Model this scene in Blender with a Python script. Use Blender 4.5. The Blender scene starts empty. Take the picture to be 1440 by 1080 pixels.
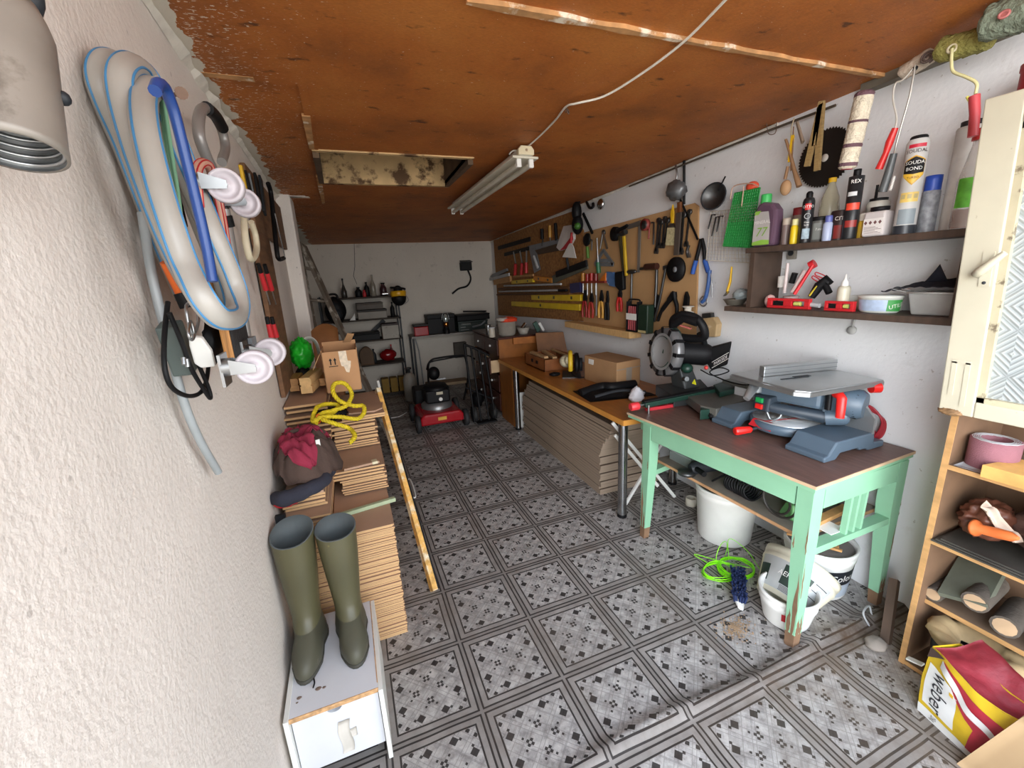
import bpy, math, random
from mathutils import Vector as V, Matrix, Euler, noise
R = math.radians
rnd = random.Random(11)
SC = bpy.context.scene
COL = SC.collection
PI = math.pi

# ---------------------------------------------------------------- camera solved from the floor pattern
F, YAW, PIT, ROL = 593.425, .360367, .248870, -.0514784
CAM = V((-.5986, -1.52216, 1.53881))
def _basis():
    cy, sy, cp, sp = math.cos(YAW), math.sin(YAW), math.cos(PIT), math.sin(PIT)
    fw = V((sy*cp, cy*cp, -sp)); r = V((cy, -sy, 0)); u = r.cross(fw)
    c, s = math.cos(ROL), math.sin(ROL)
    return c*r + s*u, -s*r + c*u, fw
CR, CU, CF = _basis()
def _ray(u, v): return CF + CR*((u-720)/F) - CU*((v-540)/F)
# where a measured sight line meets a wall, a depth plane, a height
def ax(u, v, x): d = _ray(u, v); return CAM + d*((x-CAM.x)/d.x)
def ay(u, v, y): d = _ray(u, v); return CAM + d*((y-CAM.y)/d.y)
def az(u, v, z): d = _ray(u, v); return CAM + d*((z-CAM.z)/d.z)
def pj(p):
    d = V(p)-CAM; z = d.dot(CF)
    return 720+F*d.dot(CR)/z, 540-F*d.dot(CU)/z
def dep(p): return (V(p)-CAM).dot(CF)
def yfor(u, x, z, lo=-1.45, hi=5):
    s = 1 if pj((x, lo, z))[0] > u else -1
    for _ in range(40):
        m = (lo+hi)/2
        if s*(pj((x, m, z))[0]-u) > 0: lo = m
        else: hi = m
    return lo
def xfor(u, y, z):
    lo, hi = -3, 3
    for _ in range(40):
        m = (lo+hi)/2
        if pj((m, y, z))[0] < u: lo = m
        else: hi = m
    return lo
def zfor(v, x, y):
    lo, hi = -.2, 2.6
    for _ in range(40):
        m = (lo+hi)/2
        if pj((x, y, m))[1] > v: lo = m
        else: hi = m
    return lo

# ---------------------------------------------------------------- materials
def lin(h):
    h = h.lstrip('#'); c = [int(h[i:i+2], 16)/255 for i in (0, 2, 4)]
    return tuple((x/12.92 if x <= .04045 else ((x+.055)/1.055)**2.4) for x in c)
_mats = {}
def mt(h, rough=.55, metal=0., var=.12, sc=9., bump=0., bs=60., trans=0., alpha=1., dirt=None, dsc=4., damt=.5, stretch=None, spec=.5, sheen=0.):
    """one procedural surface: base colour with soft variation, optional patches of a second colour, optional bump"""
    key = (h, rough, metal, var, sc, bump, bs, trans, alpha, dirt, dsc, damt, stretch, spec)
    if key in _mats: return _mats[key]
    m = bpy.data.materials.new('m_%d' % len(_mats)); m.use_nodes = True
    nt = m.node_tree; N = nt.nodes; L = nt.links; b = N['Principled BSDF']
    c = lin(h)
    b.inputs['Roughness'].default_value = rough; b.inputs['Metallic'].default_value = metal
    b.inputs['Specular IOR Level'].default_value = spec
    if trans: b.inputs['Transmission Weight'].default_value = trans; b.inputs['IOR'].default_value = 1.2
    if alpha < 1: b.inputs['Alpha'].default_value = alpha
    tc = N.new('ShaderNodeTexCoord'); vec = tc.outputs['Object']
    if stretch:
        mp = N.new('ShaderNodeMapping'); mp.inputs['Scale'].default_value = stretch
        L.new(vec, mp.inputs['Vector']); vec = mp.outputs['Vector']
    n = N.new('ShaderNodeTexNoise'); n.inputs['Scale'].default_value = sc; n.inputs['Detail'].default_value = 5
    L.new(vec, n.inputs['Vector'])
    r = N.new('ShaderNodeValToRGB')
    r.color_ramp.elements[0].position = .3; r.color_ramp.elements[1].position = .7
    r.color_ramp.elements[0].color = tuple(x*(1-var) for x in c)+(1,); r.color_ramp.elements[1].color = tuple(min(1, x*(1+var)) for x in c)+(1,)
    L.new(n.outputs['Fac'], r.inputs['Fac']); out = r.outputs['Color']
    if dirt:
        n2 = N.new('ShaderNodeTexNoise'); n2.inputs['Scale'].default_value = dsc; n2.inputs['Detail'].default_value = 7; n2.inputs['Roughness'].default_value = .65
        L.new(vec, n2.inputs['Vector'])
        r2 = N.new('ShaderNodeValToRGB'); r2.color_ramp.elements[0].position = 1-damt-.02; r2.color_ramp.elements[1].position = 1-damt+.06
        L.new(n2.outputs['Fac'], r2.inputs['Fac'])
        mx = N.new('ShaderNodeMix'); mx.data_type = 'RGBA'; mx.inputs[7].default_value = lin(dirt)+(1,)
        L.new(r2.outputs['Color'], mx.inputs[0]); L.new(out, mx.inputs[6]); out = mx.outputs[2]
    L.new(out, b.inputs['Base Color'])
    if bump:
        n3 = N.new('ShaderNodeTexNoise'); n3.inputs['Scale'].default_value = bs; n3.inputs['Detail'].default_value = 4
        L.new(vec, n3.inputs['Vector'])
        bp = N.new('ShaderNodeBump'); bp.inputs['Strength'].default_value = bump; bp.inputs['Distance'].default_value = .01
        L.new(n3.outputs['Fac'], bp.inputs['Height']); L.new(bp.outputs['Normal'], b.inputs['Normal'])
    _mats[key] = m
    return m

# ---------------------------------------------------------------- mesh builder
class MB:
    def __init__(s): s.v = []; s.f = []; s.mi = []; s.sm = []; s.m = 0
    def add(s, vs, fs, smooth=False):
        o = len(s.v); s.v += [V(p) for p in vs]
        for f in fs: s.f.append([i+o for i in f]); s.mi.append(s.m); s.sm.append(smooth)
        return s
    def box(s, c, d, rot=None):
        c = V(c); h = V(d)/2
        vs = [V((x*h.x, y*h.y, z*h.z)) for z in (-1, 1) for y in (-1, 1) for x in (-1, 1)]
        if rot is not None: vs = [rot @ p for p in vs]
        return s.add([c+p for p in vs], [(0, 2, 3, 1), (4, 5, 7, 6), (0, 1, 5, 4), (1, 3, 7, 5), (3, 2, 6, 7), (2, 0, 4, 6)])
    def bx(s, x0, x1, y0, y1, z0, z1): return s.box(((x0+x1)/2, (y0+y1)/2, (z0+z1)/2), (abs(x1-x0), abs(y1-y0), abs(z1-z0)))
    def hexa(s, p):  # eight corners: bottom four then top four, both counter-clockwise
        return s.add(p, [(3, 2, 1, 0), (4, 5, 6, 7), (0, 1, 5, 4), (1, 2, 6, 5), (2, 3, 7, 6), (3, 0, 4, 7)])
    def beam(s, p0, p1, w, t, up=(0, 0, 1)):  # a straight bar of section w x t
        p0, p1 = V(p0), V(p1); d = (p1-p0).normalized(); a = d.cross(V(up))
        if a.length < 1e-4: a = d.cross(V((0, 1, 0)))
        a.normalize(); b = a.cross(d); a *= w/2; b *= t/2
        return s.hexa([p0-a-b, p0+a-b, p0+a+b, p0-a+b, p1-a-b, p1+a-b, p1+a+b, p1-a+b])
    def tube(s, path, r, n=8, closed=False, flat=1.):
        P = [V(p) for p in path]; k = len(P); rs = r if isinstance(r, (list, tuple)) else [r]*k
        T = []
        for i in range(k):
            a = P[(i-1) % k] if closed or i else P[0]; b = P[(i+1) % k] if closed or i < k-1 else P[-1]
            t = (b-a); T.append(t.normalized() if t.length > 1e-9 else V((0, 0, 1)))
        nn = T[0].orthogonal().normalized(); vs = []
        for i in range(k):
            if i:
                q = T[i-1].rotation_difference(T[i]); nn = q @ nn
            nn = (nn-T[i]*nn.dot(T[i])).normalized(); bb = T[i].cross(nn)
            for j in range(n):
                a = 2*PI*j/n; vs.append(P[i]+rs[i]*(nn*math.cos(a)+bb*math.sin(a)*flat))
        fs = []
        for i in range(k if closed else k-1):
            for j in range(n):
                a, b = i*n, ((i+1) % k)*n
                fs.append((a+j, a+(j+1) % n, b+(j+1) % n, b+j))
        s.add(vs, fs, True)
        if not closed:
            s.add(vs[:n], [tuple(range(n))[::-1]]); s.add(vs[-n:], [tuple(range(n))])
        return s
    def cyl(s, p0, p1, r0, r1=None, n=16): return s.tube([p0, p1], [r0, r0 if r1 is None else r1], n)
    def lathe(s, prof, M=None, n=24, a0=0, a1=2*PI, capb=True, capt=True):
        full = abs(a1-a0-2*PI) < 1e-6; k = n if full else n+1; M = M or Matrix()
        vs = [M @ V((r*math.cos(a0+(a1-a0)*j/n), r*math.sin(a0+(a1-a0)*j/n), z)) for r, z in prof for j in range(k)]
        fs = [(i*k+j, i*k+(j+1) % k, (i+1)*k+(j+1) % k, (i+1)*k+j) for i in range(len(prof)-1) for j in range(n)]
        s.add(vs, fs, True)
        if full and capb: s.add(vs[:k], [tuple(range(k))[::-1]])
        if full and capt: s.add(vs[-k:], [tuple(range(k))])
        return s
    def prism(s, pts, vec):  # a planar outline pushed along vec
        n = len(pts); a = [V(p) for p in pts]; vec = V(vec); b = [p+vec for p in a]
        s.add(a+b, [tuple(range(n))[::-1], tuple(range(n, 2*n))]+[(i, (i+1) % n, (i+1) % n+n, i+n) for i in range(n)])
        return s
    def sph(s, c, r, nu=16, nv=10, f=None, M=None):
        r = V((r, r, r)) if isinstance(r, (int, float)) else V(r); c = V(c); vs = []
        for i in range(nv+1):
            t = PI*i/nv
            for j in range(nu):
                a = 2*PI*j/nu; d = V((math.sin(t)*math.cos(a), math.sin(t)*math.sin(a), -math.cos(t)))
                k = 1+(f(d) if f else 0)
                p = V((d.x*r.x*k, d.y*r.y*k, d.z*r.z*k)); vs.append(c+(M @ p if M else p))
        return s.add(vs, [(i*nu+j, i*nu+(j+1) % nu, (i+1)*nu+(j+1) % nu, (i+1)*nu+j) for i in range(nv) for j in range(nu)], True)
    def grid(s, fn, nu, nv, smooth=True):
        vs = [V(fn(i/nu, j/nv)) for j in range(nv+1) for i in range(nu+1)]; k = nu+1
        return s.add(vs, [(j*k+i, j*k+i+1, (j+1)*k+i+1, (j+1)*k+i) for j in range(nv) for i in range(nu)], smooth)
    def slab(s, fn, nu, nv, t):  # a sheet with thickness: fn(u,v) -> point, t = thickness vector or number along the sheet's normal
        g = MB(); g.grid(fn, nu, nv); P = g.v; k = nu+1; Q = []
        for j in range(nv+1):
            for i in range(k):
                if isinstance(t, (int, float)):
                    a = P[j*k+min(i+1, nu)]-P[j*k+max(i-1, 0)]; b = P[min(j+1, nv)*k+i]-P[max(j-1, 0)*k+i]; d = a.cross(b)
                    Q.append(P[j*k+i]+(d.normalized() if d.length > 1e-12 else V((0, 0, 1)))*t)
                else: Q.append(P[j*k+i]+V(t))
        n = len(P); fs = [tuple(f[::-1]) for f in g.f]+[tuple(i+n for i in f) for f in g.f]
        for j in range(nv): fs += [(j*k, (j+1)*k, (j+1)*k+n, j*k+n), (j*k+nu+n, (j+1)*k+nu+n, (j+1)*k+nu, j*k+nu)]
        for i in range(nu): fs += [(i+n, i+1+n, i+1, i), (nv*k+i, nv*k+i+1, nv*k+i+1+n, nv*k+i+n)]
        return s.add(P+Q, fs, True)
    def text(s, body, size, fn):
        """lettering: fn maps (x, y) of the laid-out text (centred) to a point"""
        cu = bpy.data.curves.new('tmp', 'FONT'); cu.body = body; cu.size = size; cu.align_x = 'CENTER'; cu.align_y = 'CENTER'; cu.resolution_u = 2
        ob = bpy.data.objects.new('tmp', cu); COL.objects.link(ob); dg = bpy.context.evaluated_depsgraph_get(); dg.update()
        me = bpy.data.meshes.new_from_object(ob.evaluated_get(dg))
        s.add([fn(p.co.x, p.co.y) for p in me.vertices], [tuple(f.vertices) for f in me.polygons])
        bpy.data.objects.remove(ob); bpy.data.curves.remove(cu); bpy.data.meshes.remove(me)
        return s
    def mesh(s, name, mats, inv=None):
        me = bpy.data.meshes.new(name)
        me.from_pydata([inv @ p if inv else p for p in s.v], [], s.f)
        for m in (mats if isinstance(mats, (list, tuple)) else [mats]): me.materials.append(m)
        me.polygons.foreach_set('material_index', s.mi); me.polygons.foreach_set('use_smooth', s.sm); me.update()
        return me

def _mods(o, bev, sub, w=None):
    if bev:
        b = o.modifiers.new('b', 'BEVEL'); b.width = bev; b.segments = 2; b.limit_method = 'ANGLE'; b.angle_limit = R(40)
    if sub:
        b = o.modifiers.new('s', 'SUBSURF'); b.levels = sub; b.render_levels = sub
    return o
ROOT = {}
def thing(name, label, cat, loc=(0, 0, 0), rz=0., group=None, rot=None):
    """a thing: an Empty at its base that parents its parts"""
    o = bpy.data.objects.new(name, None); o.empty_display_size = .05; COL.objects.link(o)
    o.rotation_euler = rot if rot is not None else (0, 0, rz); o.location = loc
    o['label'] = label; o['category'] = cat
    if group: o['group'] = group
    M = Matrix.Translation(V(loc)) @ o.rotation_euler.to_matrix().to_4x4(); ROOT[o.name] = M
    return o
def part(name, mb, mats, parent, w=True, bev=0, sub=0, label=None):
    """a part (or sub-part) as one mesh; w: its mesh is given in world coordinates, else in the thing's own"""
    M = ROOT[parent.name]
    o = bpy.data.objects.new(name, mb.mesh(name, mats, M.inverted() if w else None)); COL.objects.link(o); o.parent = parent
    ROOT[o.name] = M
    if label: o['label'] = label
    return _mods(o, bev, sub)
def one(name, label, cat, mb, mats, group=None, bev=0, sub=0, kind=None):
    """a thing that is a single mesh, origin at its base"""
    xs = [[p[i] for p in mb.v] for i in range(3)]
    c = V(((min(xs[0])+max(xs[0]))/2, (min(xs[1])+max(xs[1]))/2, min(xs[2])))
    M = Matrix.Translation(c)
    o = bpy.data.objects.new(name, mb.mesh(name, mats, M.inverted())); COL.objects.link(o); o.location = c; ROOT[o.name] = M
    o['label'] = label; o['category'] = cat
    if group: o['group'] = group
    if kind: o['kind'] = kind
    return _mods(o, bev, sub)
def struct(name, mb, mats, bev=0):
    o = bpy.data.objects.new(name, mb.mesh(name, mats)); COL.objects.link(o); o['kind'] = 'structure'
    return _mods(o, bev, 0)
def dup(root, loc, rot=None, label=None, group=None, scale=None):
    r = root.copy(); COL.objects.link(r); r.location = loc
    if rot is not None: r.rotation_euler = rot
    if scale is not None: r.scale = scale
    if label: r['label'] = label
    if group: r['group'] = group
    for ch in list(root.children):
        c = ch.copy(); COL.objects.link(c); c.parent = r
        for g in ch.children:
            d = g.copy(); COL.objects.link(d); d.parent = c
    return r
def smoothpath(P, k=6, closed=False):
    P = [V(p) for p in P]; n = len(P); out = []
    for i in range(n if closed else n-1):
        p0 = P[(i-1) % n] if closed or i else P[0]*2-P[1]; p1 = P[i]; p2 = P[(i+1) % n]
        p3 = P[(i+2) % n] if closed or i < n-2 else P[-1]*2-P[-2]
        for j in range(k):
            t = j/k; out.append(.5*((2*p1)+(p2-p0)*t+(2*p0-5*p1+4*p2-p3)*t*t+(3*p1-p0-3*p2+p3)*t**3))
    if not closed: out.append(P[-1])
    return out
def fbm(p, s=1.): return noise.fractal(V(p)*s, 1, 2, 4)
def rotz(a): return Matrix.Rotation(a, 3, 'Z')
def frame(o, x, y):  # 4x4 whose local x and y point along the given directions
    x = V(x).normalized(); z = x.cross(V(y)).normalized(); y = z.cross(x)
    M = Matrix((x, y, z)).transposed().to_4x4(); M.translation = V(o); return M

# common surfaces
BLK = mt('0f0f11', .55, spec=.25); DKG = mt('2a2d31', .5, spec=.3); GRY = mt('7c8084', .5); LGR = mt('b4b7b8', .5)
WHT = mt('e6e5e0', .5, var=.05); CRM = mt('ded7c2', .5); RED = mt('b7232b', .45); YEL = mt('e0b21c', .5); ORG = mt('d9641f', .5)
BLU = mt('2d56a5', .5); GRN = mt('1f7a3d', .5); DGN = mt('17402f', .45); STEEL = mt('a7a9aa', .32, 1.); DSTEEL = mt('5b5c5c', .42, .9)
CHROME = mt('c9cacb', .16, 1.); WOOD = mt('b98a55', .6, stretch=(3, 3, 18), var=.2); LWOOD = mt('d2ab74', .6, var=.18, stretch=(4, 22, 4)); DWOOD = mt('4c3626', .6, var=.2)
RUST = mt('6b5344', .7, .3, var=.3); CLEAR = mt('eef1f0', .12, trans=.0, alpha=.35); CARD = mt('b58b62', .8, var=.06)
# ================================================================ the room
XR, XL, YB, YF = 1.56, -.95, 4.8, -1.78
def ceil_z(y): return 2.235-.034*y

def nm(nt, op, a, b=None, c=None):
    n = nt.nodes.new('ShaderNodeMath'); n.operation = op
    for i, x in enumerate((a, b, c)):
        if x is None: continue
        if isinstance(x, (int, float)): n.inputs[i].default_value = x
        else: nt.links.new(x, n.inputs[i])
    return n.outputs[0]
def newmat(name):
    m = bpy.data.materials.new(name); m.use_nodes = True
    return m, m.node_tree, m.node_tree.nodes['Principled BSDF']
def nnoise(nt, vec, sc, det=5, rough=.55):
    n = nt.nodes.new('ShaderNodeTexNoise'); n.inputs['Scale'].default_value = sc; n.inputs['Detail'].default_value = det; n.inputs['Roughness'].default_value = rough
    nt.links.new(vec, n.inputs['Vector']); return n.outputs['Fac']
def nramp(nt, fac, stops):
    r = nt.nodes.new('ShaderNodeValToRGB'); e = r.color_ramp.elements
    while len(e) < len(stops): e.new(.5)
    for el, (p, c) in zip(e, stops): el.position = p; el.color = (c if isinstance(c, tuple) else (c, c, c))+(1,)
    nt.links.new(fac, r.inputs['Fac']); return r.outputs['Color']
def nmix(nt, fac, a, b, mode='MIX'):
    n = nt.nodes.new('ShaderNodeMix'); n.data_type = 'RGBA'; n.blend_type = mode
    for i, x in ((0, fac), (6, a), (7, b)):
        if isinstance(x, (int, float)): n.inputs[i].default_value = x
        elif isinstance(x, tuple): n.inputs[i].default_value = x+(1,)
        else: nt.links.new(x, n.inputs[i])
    return n.outputs[2]
def nvec(nt, scale=None, rot=None, src='Object'):
    tc = nt.nodes.new('ShaderNodeTexCoord'); v = tc.outputs[src]
    if scale or rot:
        mp = nt.nodes.new('ShaderNodeMapping')
        if scale: mp.inputs['Scale'].default_value = scale
        if rot: mp.inputs['Rotation'].default_value = rot
        nt.links.new(v, mp.inputs['Vector']); v = mp.outputs['Vector']
    return v
def nbump(nt, b, h, st, dist=.01):
    n = nt.nodes.new('ShaderNodeBump'); n.inputs['Strength'].default_value = st; n.inputs['Distance'].default_value = dist
    nt.links.new(h, n.inputs['Height']); nt.links.new(n.outputs['Normal'], b.inputs['Normal'])

def wall_mat(name, base, dark, bst=.35, bsc=90, stain=.3):
    m, nt, b = newmat(name); v = nvec(nt)
    c = nramp(nt, nnoise(nt, v, 3, 6), [(.3, tuple(x*.93 for x in base)), (.7, base)])
    st = nramp(nt, nnoise(nt, v, 7, 8, .7), [(.62, 0.), (.78, stain)])
    c = nmix(nt, st, c, dark)
    sp = nramp(nt, nnoise(nt, v, 42, 3), [(.70, 0.), (.745, .55)])
    c = nmix(nt, sp, c, dark)
    nt.links.new(c, b.inputs['Base Color']); b.inputs['Roughness'].default_value = .9; b.inputs['Specular IOR Level'].default_value = .25
    h = nm(nt, 'ADD', nnoise(nt, v, bsc, 4), nm(nt, 'MULTIPLY', nnoise(nt, v, 6, 3), 2.))
    nbump(nt, b, h, bst, .012); return m
M_WL = wall_mat('plaster_left', lin('e2dad2'), lin('a29a94'), .3, 95, .15)
M_WR = wall_mat('plaster_right', lin('e2e3e4'), lin('9a9084'), .14, 50, .3)
M_WB = wall_mat('plaster_back', lin('cfc8bd'), lin('6a5f55'), .3, 40, .55)

# the linoleum: a square repeat with double border lines and a checked field
def lino():
    m, nt, b = newmat('lino'); v = nvec(nt)
    sx = nt.nodes.new('ShaderNodeSeparateXYZ'); nt.links.new(v, sx.inputs[0])
    A = lambda o, a, bb=None: nm(nt, o, a, bb)
    wob = A('MULTIPLY', A('SUBTRACT', nnoise(nt, v, 4, 2), .5), .02)
    X = A('ADD', A('MULTIPLY', sx.outputs[0], 3.), wob); Y = A('ADD', A('MULTIPLY', sx.outputs[1], 3.), wob)
    s = A('SUBTRACT', A('FRACT', A('ADD', X, 10.)), .5); t = A('SUBTRACT', A('FRACT', A('ADD', Y, 10.)), .5)
    e = A('SUBTRACT', .5, A('MAXIMUM', A('ABSOLUTE', s), A('ABSOLUTE', t)))       # distance to the repeat's edge
    def line(d, c, w): return A('LESS_THAN', A('ABSOLUTE', A('SUBTRACT', d, c)), w)
    dark = A('MAXIMUM', line(e, .027, .0105), line(e, .105, .0092))
    inside = A('GREATER_THAN', e, .118)
    p = A('MULTIPLY', A('ADD', s, t), .7071); q = A('MULTIPLY', A('SUBTRACT', s, t), .7071)
    ap, aq = A('ABSOLUTE', p), A('ABSOLUTE', q); M_ = A('MAXIMUM', ap, aq); n_ = A('MINIMUM', ap, aq)
    def sq(cm, cn, h): return A('LESS_THAN', A('MAXIMUM', A('ABSOLUTE', A('SUBTRACT', M_, cm)), A('ABSOLUTE', A('SUBTRACT', n_, cn))), h)
    big = A('MAXIMUM', A('MAXIMUM', sq(.315, .124, .037), sq(.465, .05, .021)), A('MAXIMUM', sq(.36, .075, .014), sq(.39, .165, .013)))
    a_, b_ = A('ABSOLUTE', A('SUBTRACT', M_, .1)), A('ABSOLUTE', A('SUBTRACT', n_, .1)); u_, v_ = A('MAXIMUM', a_, b_), A('MINIMUM', a_, b_)
    flower = A('LESS_THAN', A('MAXIMUM', A('ABSOLUTE', A('SUBTRACT', u_, .029)), v_), .0155)
    flower = A('MAXIMUM', flower, sq(.185, .1, .012))
    # thin criss-cross threads of the checked field
    def thread(z, per, off, w): return A('LESS_THAN', A('ABSOLUTE', A('SUBTRACT', A('FRACT', A('ADD', A('DIVIDE', z, per), off+10.)), .5)), w)
    thr = A('MAXIMUM', A('MAXIMUM', thread(p, .124, .5, .035), thread(q, .124, .5, .035)), A('MAXIMUM', thread(p, .198, .3, .02), thread(q, .198, .3, .02)))
    chk = A('MULTIPLY', A('GREATER_THAN', A('FRACT', A('ADD', A('DIVIDE', p, .14), 10.)), .5), A('GREATER_THAN', A('FRACT', A('ADD', A('DIVIDE', q, .14), 10.)), .5))
    base = nramp(nt, nnoise(nt, v, 10, 6, .65), [(.3, lin('827c77')), (.7, lin('9f9a95'))])
    field = nramp(nt, nnoise(nt, v, 24, 5, .7), [(.32, lin('7f7b78')), (.5, lin('aaa6a2')), (.72, lin('c6c3be'))])
    field = nmix(nt, A('MULTIPLY', chk, .35), field, lin('8f8c8a'))
    field = nmix(nt, A('MULTIPLY', thr, .45), field, lin('6f6c6a'))
    c = nmix(nt, inside, base, field)
    ink = lin('262221')
    c = nmix(nt, A('MULTIPLY', A('MULTIPLY', inside, A('MAXIMUM', big, flower)), .93), c, ink)
    c = nmix(nt, A('MULTIPLY', dark, .93), c, ink)
    c = nmix(nt, A('MULTIPLY', A('LESS_THAN', e, .0175), .35), c, lin('6d6864'))
    # trodden-in dirt
    dirt = nramp(nt, nnoise(nt, v, 2.2, 8, .65), [(.5, 0.), (.75, .5)])
    c = nmix(nt, dirt, c, lin('6a5d50'))
    # grime gathered along the fold and towards the cabinet
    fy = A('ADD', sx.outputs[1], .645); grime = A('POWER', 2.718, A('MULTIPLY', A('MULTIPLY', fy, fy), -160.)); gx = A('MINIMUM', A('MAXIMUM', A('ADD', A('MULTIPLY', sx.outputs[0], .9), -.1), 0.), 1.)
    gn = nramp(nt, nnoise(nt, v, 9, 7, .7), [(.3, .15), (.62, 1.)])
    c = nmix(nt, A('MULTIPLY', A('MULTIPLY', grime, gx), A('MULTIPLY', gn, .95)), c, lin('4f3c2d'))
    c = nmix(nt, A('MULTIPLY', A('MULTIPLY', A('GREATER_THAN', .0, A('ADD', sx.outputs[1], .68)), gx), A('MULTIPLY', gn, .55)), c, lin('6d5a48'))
    nt.links.new(c, b.inputs['Base Color'])
    rr = nramp(nt, nnoise(nt, v, 6, 6, .6), [(.3, .34), (.7, .6)]); nt.links.new(rr, b.inputs['Roughness'])
    b.inputs['Specular IOR Level'].default_value = .35
    return m
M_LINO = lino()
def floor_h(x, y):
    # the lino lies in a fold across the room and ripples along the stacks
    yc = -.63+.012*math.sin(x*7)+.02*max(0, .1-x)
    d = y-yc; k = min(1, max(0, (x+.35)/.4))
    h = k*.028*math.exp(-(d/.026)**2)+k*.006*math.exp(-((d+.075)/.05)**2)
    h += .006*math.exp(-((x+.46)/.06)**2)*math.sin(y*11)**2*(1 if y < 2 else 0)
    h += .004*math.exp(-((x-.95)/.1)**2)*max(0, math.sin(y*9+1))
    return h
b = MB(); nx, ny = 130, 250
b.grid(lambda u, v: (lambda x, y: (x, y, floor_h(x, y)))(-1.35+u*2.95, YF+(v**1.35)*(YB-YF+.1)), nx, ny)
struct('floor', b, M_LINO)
b = MB(); b.bx(-1.4, 1.66, YF, YB+.1, -.12, -.006); struct('floor_slab', b, mt('8a8782', .9))

# walls
b = MB()
def wl(u, v):
    y = YF+u*(2.0-YF); z = v*2.42
    return (XL+.0025*fbm((y, z, 0), 2.2), y, z)
b.grid(lambda u, v: wl(u, 1-v), 70, 44); b.bx(XL-.2, XL-.02, YF, 2.0, 0, 2.42); struct('wall_left', b, M_WL)
b = MB(); b.grid(lambda u, v: (XR+.0025*fbm((YF+u*6.6, v*2.4, 3), 2.), YF+u*(YB-YF), v*2.42), 110, 44)
b.bx(XR+.02, XR+.2, YF, YB+.2, 0, 2.42); struct('wall_right', b, M_WR)
b = MB(); b.bx(-1.45, XR+.2, YB, YB+.2, 0, 2.42); struct('wall_back', b, M_WB)
b = MB(); b.bx(-1.45, -1.25, 1.9, YB, 0, 2.42); struct('wall_recess', b, M_WB)
# the white pillar at the end of the left wall
b = MB(); b.bx(-1.3, -.858, 1.98, 2.24, 0, 2.42); struct('wall_pillar', b, wall_mat('pillar_paint', lin('e4ddd6'), lin('5a524c'), .3, 50, .2), bev=.012)

# ceiling boards
def ceiling_mat():
    m, nt, b = newmat('hardboard'); v = nvec(nt)
    c = nramp(nt, nnoise(nt, v, 2.6, 7, .6), [(.25, lin('7d4a24')), (.5, lin('ad6429')), (.78, lin('c07a38'))])
    fine = nramp(nt, nnoise(nt, nvec(nt, (30, 120, 1)), 3, 4), [(.3, .8), (.7, 1.1)])
    c = nmix(nt, 1., c, fine, 'MULTIPLY')
    st = nramp(nt, nnoise(nt, nvec(nt, (4, 9, 1)), 2.2, 6, .6), [(.62, 0.), (.70, .8)])
    c = nmix(nt, st, c, lin('3a2014'))
    # white plaster flecks, thickest along the left wall
    sx = nt.nodes.new('ShaderNodeSeparateXYZ'); nt.links.new(v, sx.inputs[0])
    near = nramp(nt, nm(nt, 'ADD', sx.outputs[0], 1.), [(.0, .16), (.12, .12), (.45, .02), (1., .0)])
    fl = nm(nt, 'GREATER_THAN', nm(nt, 'ADD', nnoise(nt, nvec(nt, (22, 55, 1), (0, 0, .5)), 3, 3), near), .735)
    c = nmix(nt, nm(nt, 'MULTIPLY', fl, .8), c, lin('e5d8c4'))
    edge = nm(nt, 'GREATER_THAN', nm(nt, 'SUBTRACT', nm(nt, 'MULTIPLY', nnoise(nt, v, 9, 5), .14), nm(nt, 'ADD', sx.outputs[0], .95)), .03)
    c = nmix(nt, edge, c, lin('d6d0c2'))
    nt.links.new(c, b.inputs['Base Color']); b.inputs['Roughness'].default_value = .62
    nbump(nt, b, nnoise(nt, v, 40, 4), .15); return m
M_CE = ceiling_mat()
HX0, HX1, HY0, HY1 = -.62, .155, 1.0, 1.6
def cpanel(name, x0, x1, y0, y1, drop=0., mat=None):
    b = MB(); z0, z1 = ceil_z(y0)-drop, ceil_z(y1)-drop
    b.hexa([(x0, y0, z0), (x1, y0, z0), (x1, y1, z1), (x0, y1, z1), (x0, y0, z0+.02+drop), (x1, y0, z0+.02+drop), (x1, y1, z1+.02+drop), (x0, y1, z1+.02+drop)])
    return struct(name, b, mat or M_CE)
xa, xb = -1.3, XR+.02
for nm_, a in {'ceiling': (xa, xb, YF, -.275, 0), 'ceiling.001': (-.5, xb, -.275, .28, .004), 'ceiling.002': (xa, -.5, -.275, .29, .009), 'ceiling.003': (xa, -.65, .29, 2.25, 0),
               'ceiling.004': (-.65, HX0, .29, 2.25, .008), 'ceiling.005': (HX1, xb, .28, 2.25, .004), 'ceiling.006': (HX0, HX1, .28, HY0, .004), 'ceiling.007': (HX0, HX1, HY1, 2.25, .004), 'ceiling.008': (xa, xb, 2.25, YB+.05, 0)}.items(): cpanel('ceiling', *a)
M_HW = mt('c9a878', .8, var=.3, sc=5, dirt='5c4128', dsc=7, damt=.47)
b = MB(); zt = ceil_z(1.3)
b.bx(HX0-.03, HX1+.03, HY1-.012, HY1+.03, ceil_z(1.6)-.012, zt+.2); b.bx(HX0-.03, HX1+.03, HY0-.03, HY0, zt+.0, zt+.2)
struct('trim_hatch', b, M_HW)
b = MB(); b.bx(HX0-.03, HX0, HY0, HY1, zt-.025, zt+.2); b.bx(HX1, HX1+.03, HY0, HY1, zt-.025, zt+.2); b.bx(HX0-.03, HX1+.03, HY0-.03, HY1+.03, zt+.2, zt+.22)
struct('trim_hatch_sides', b, mt('5d4a38', .85, var=.3))
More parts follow.
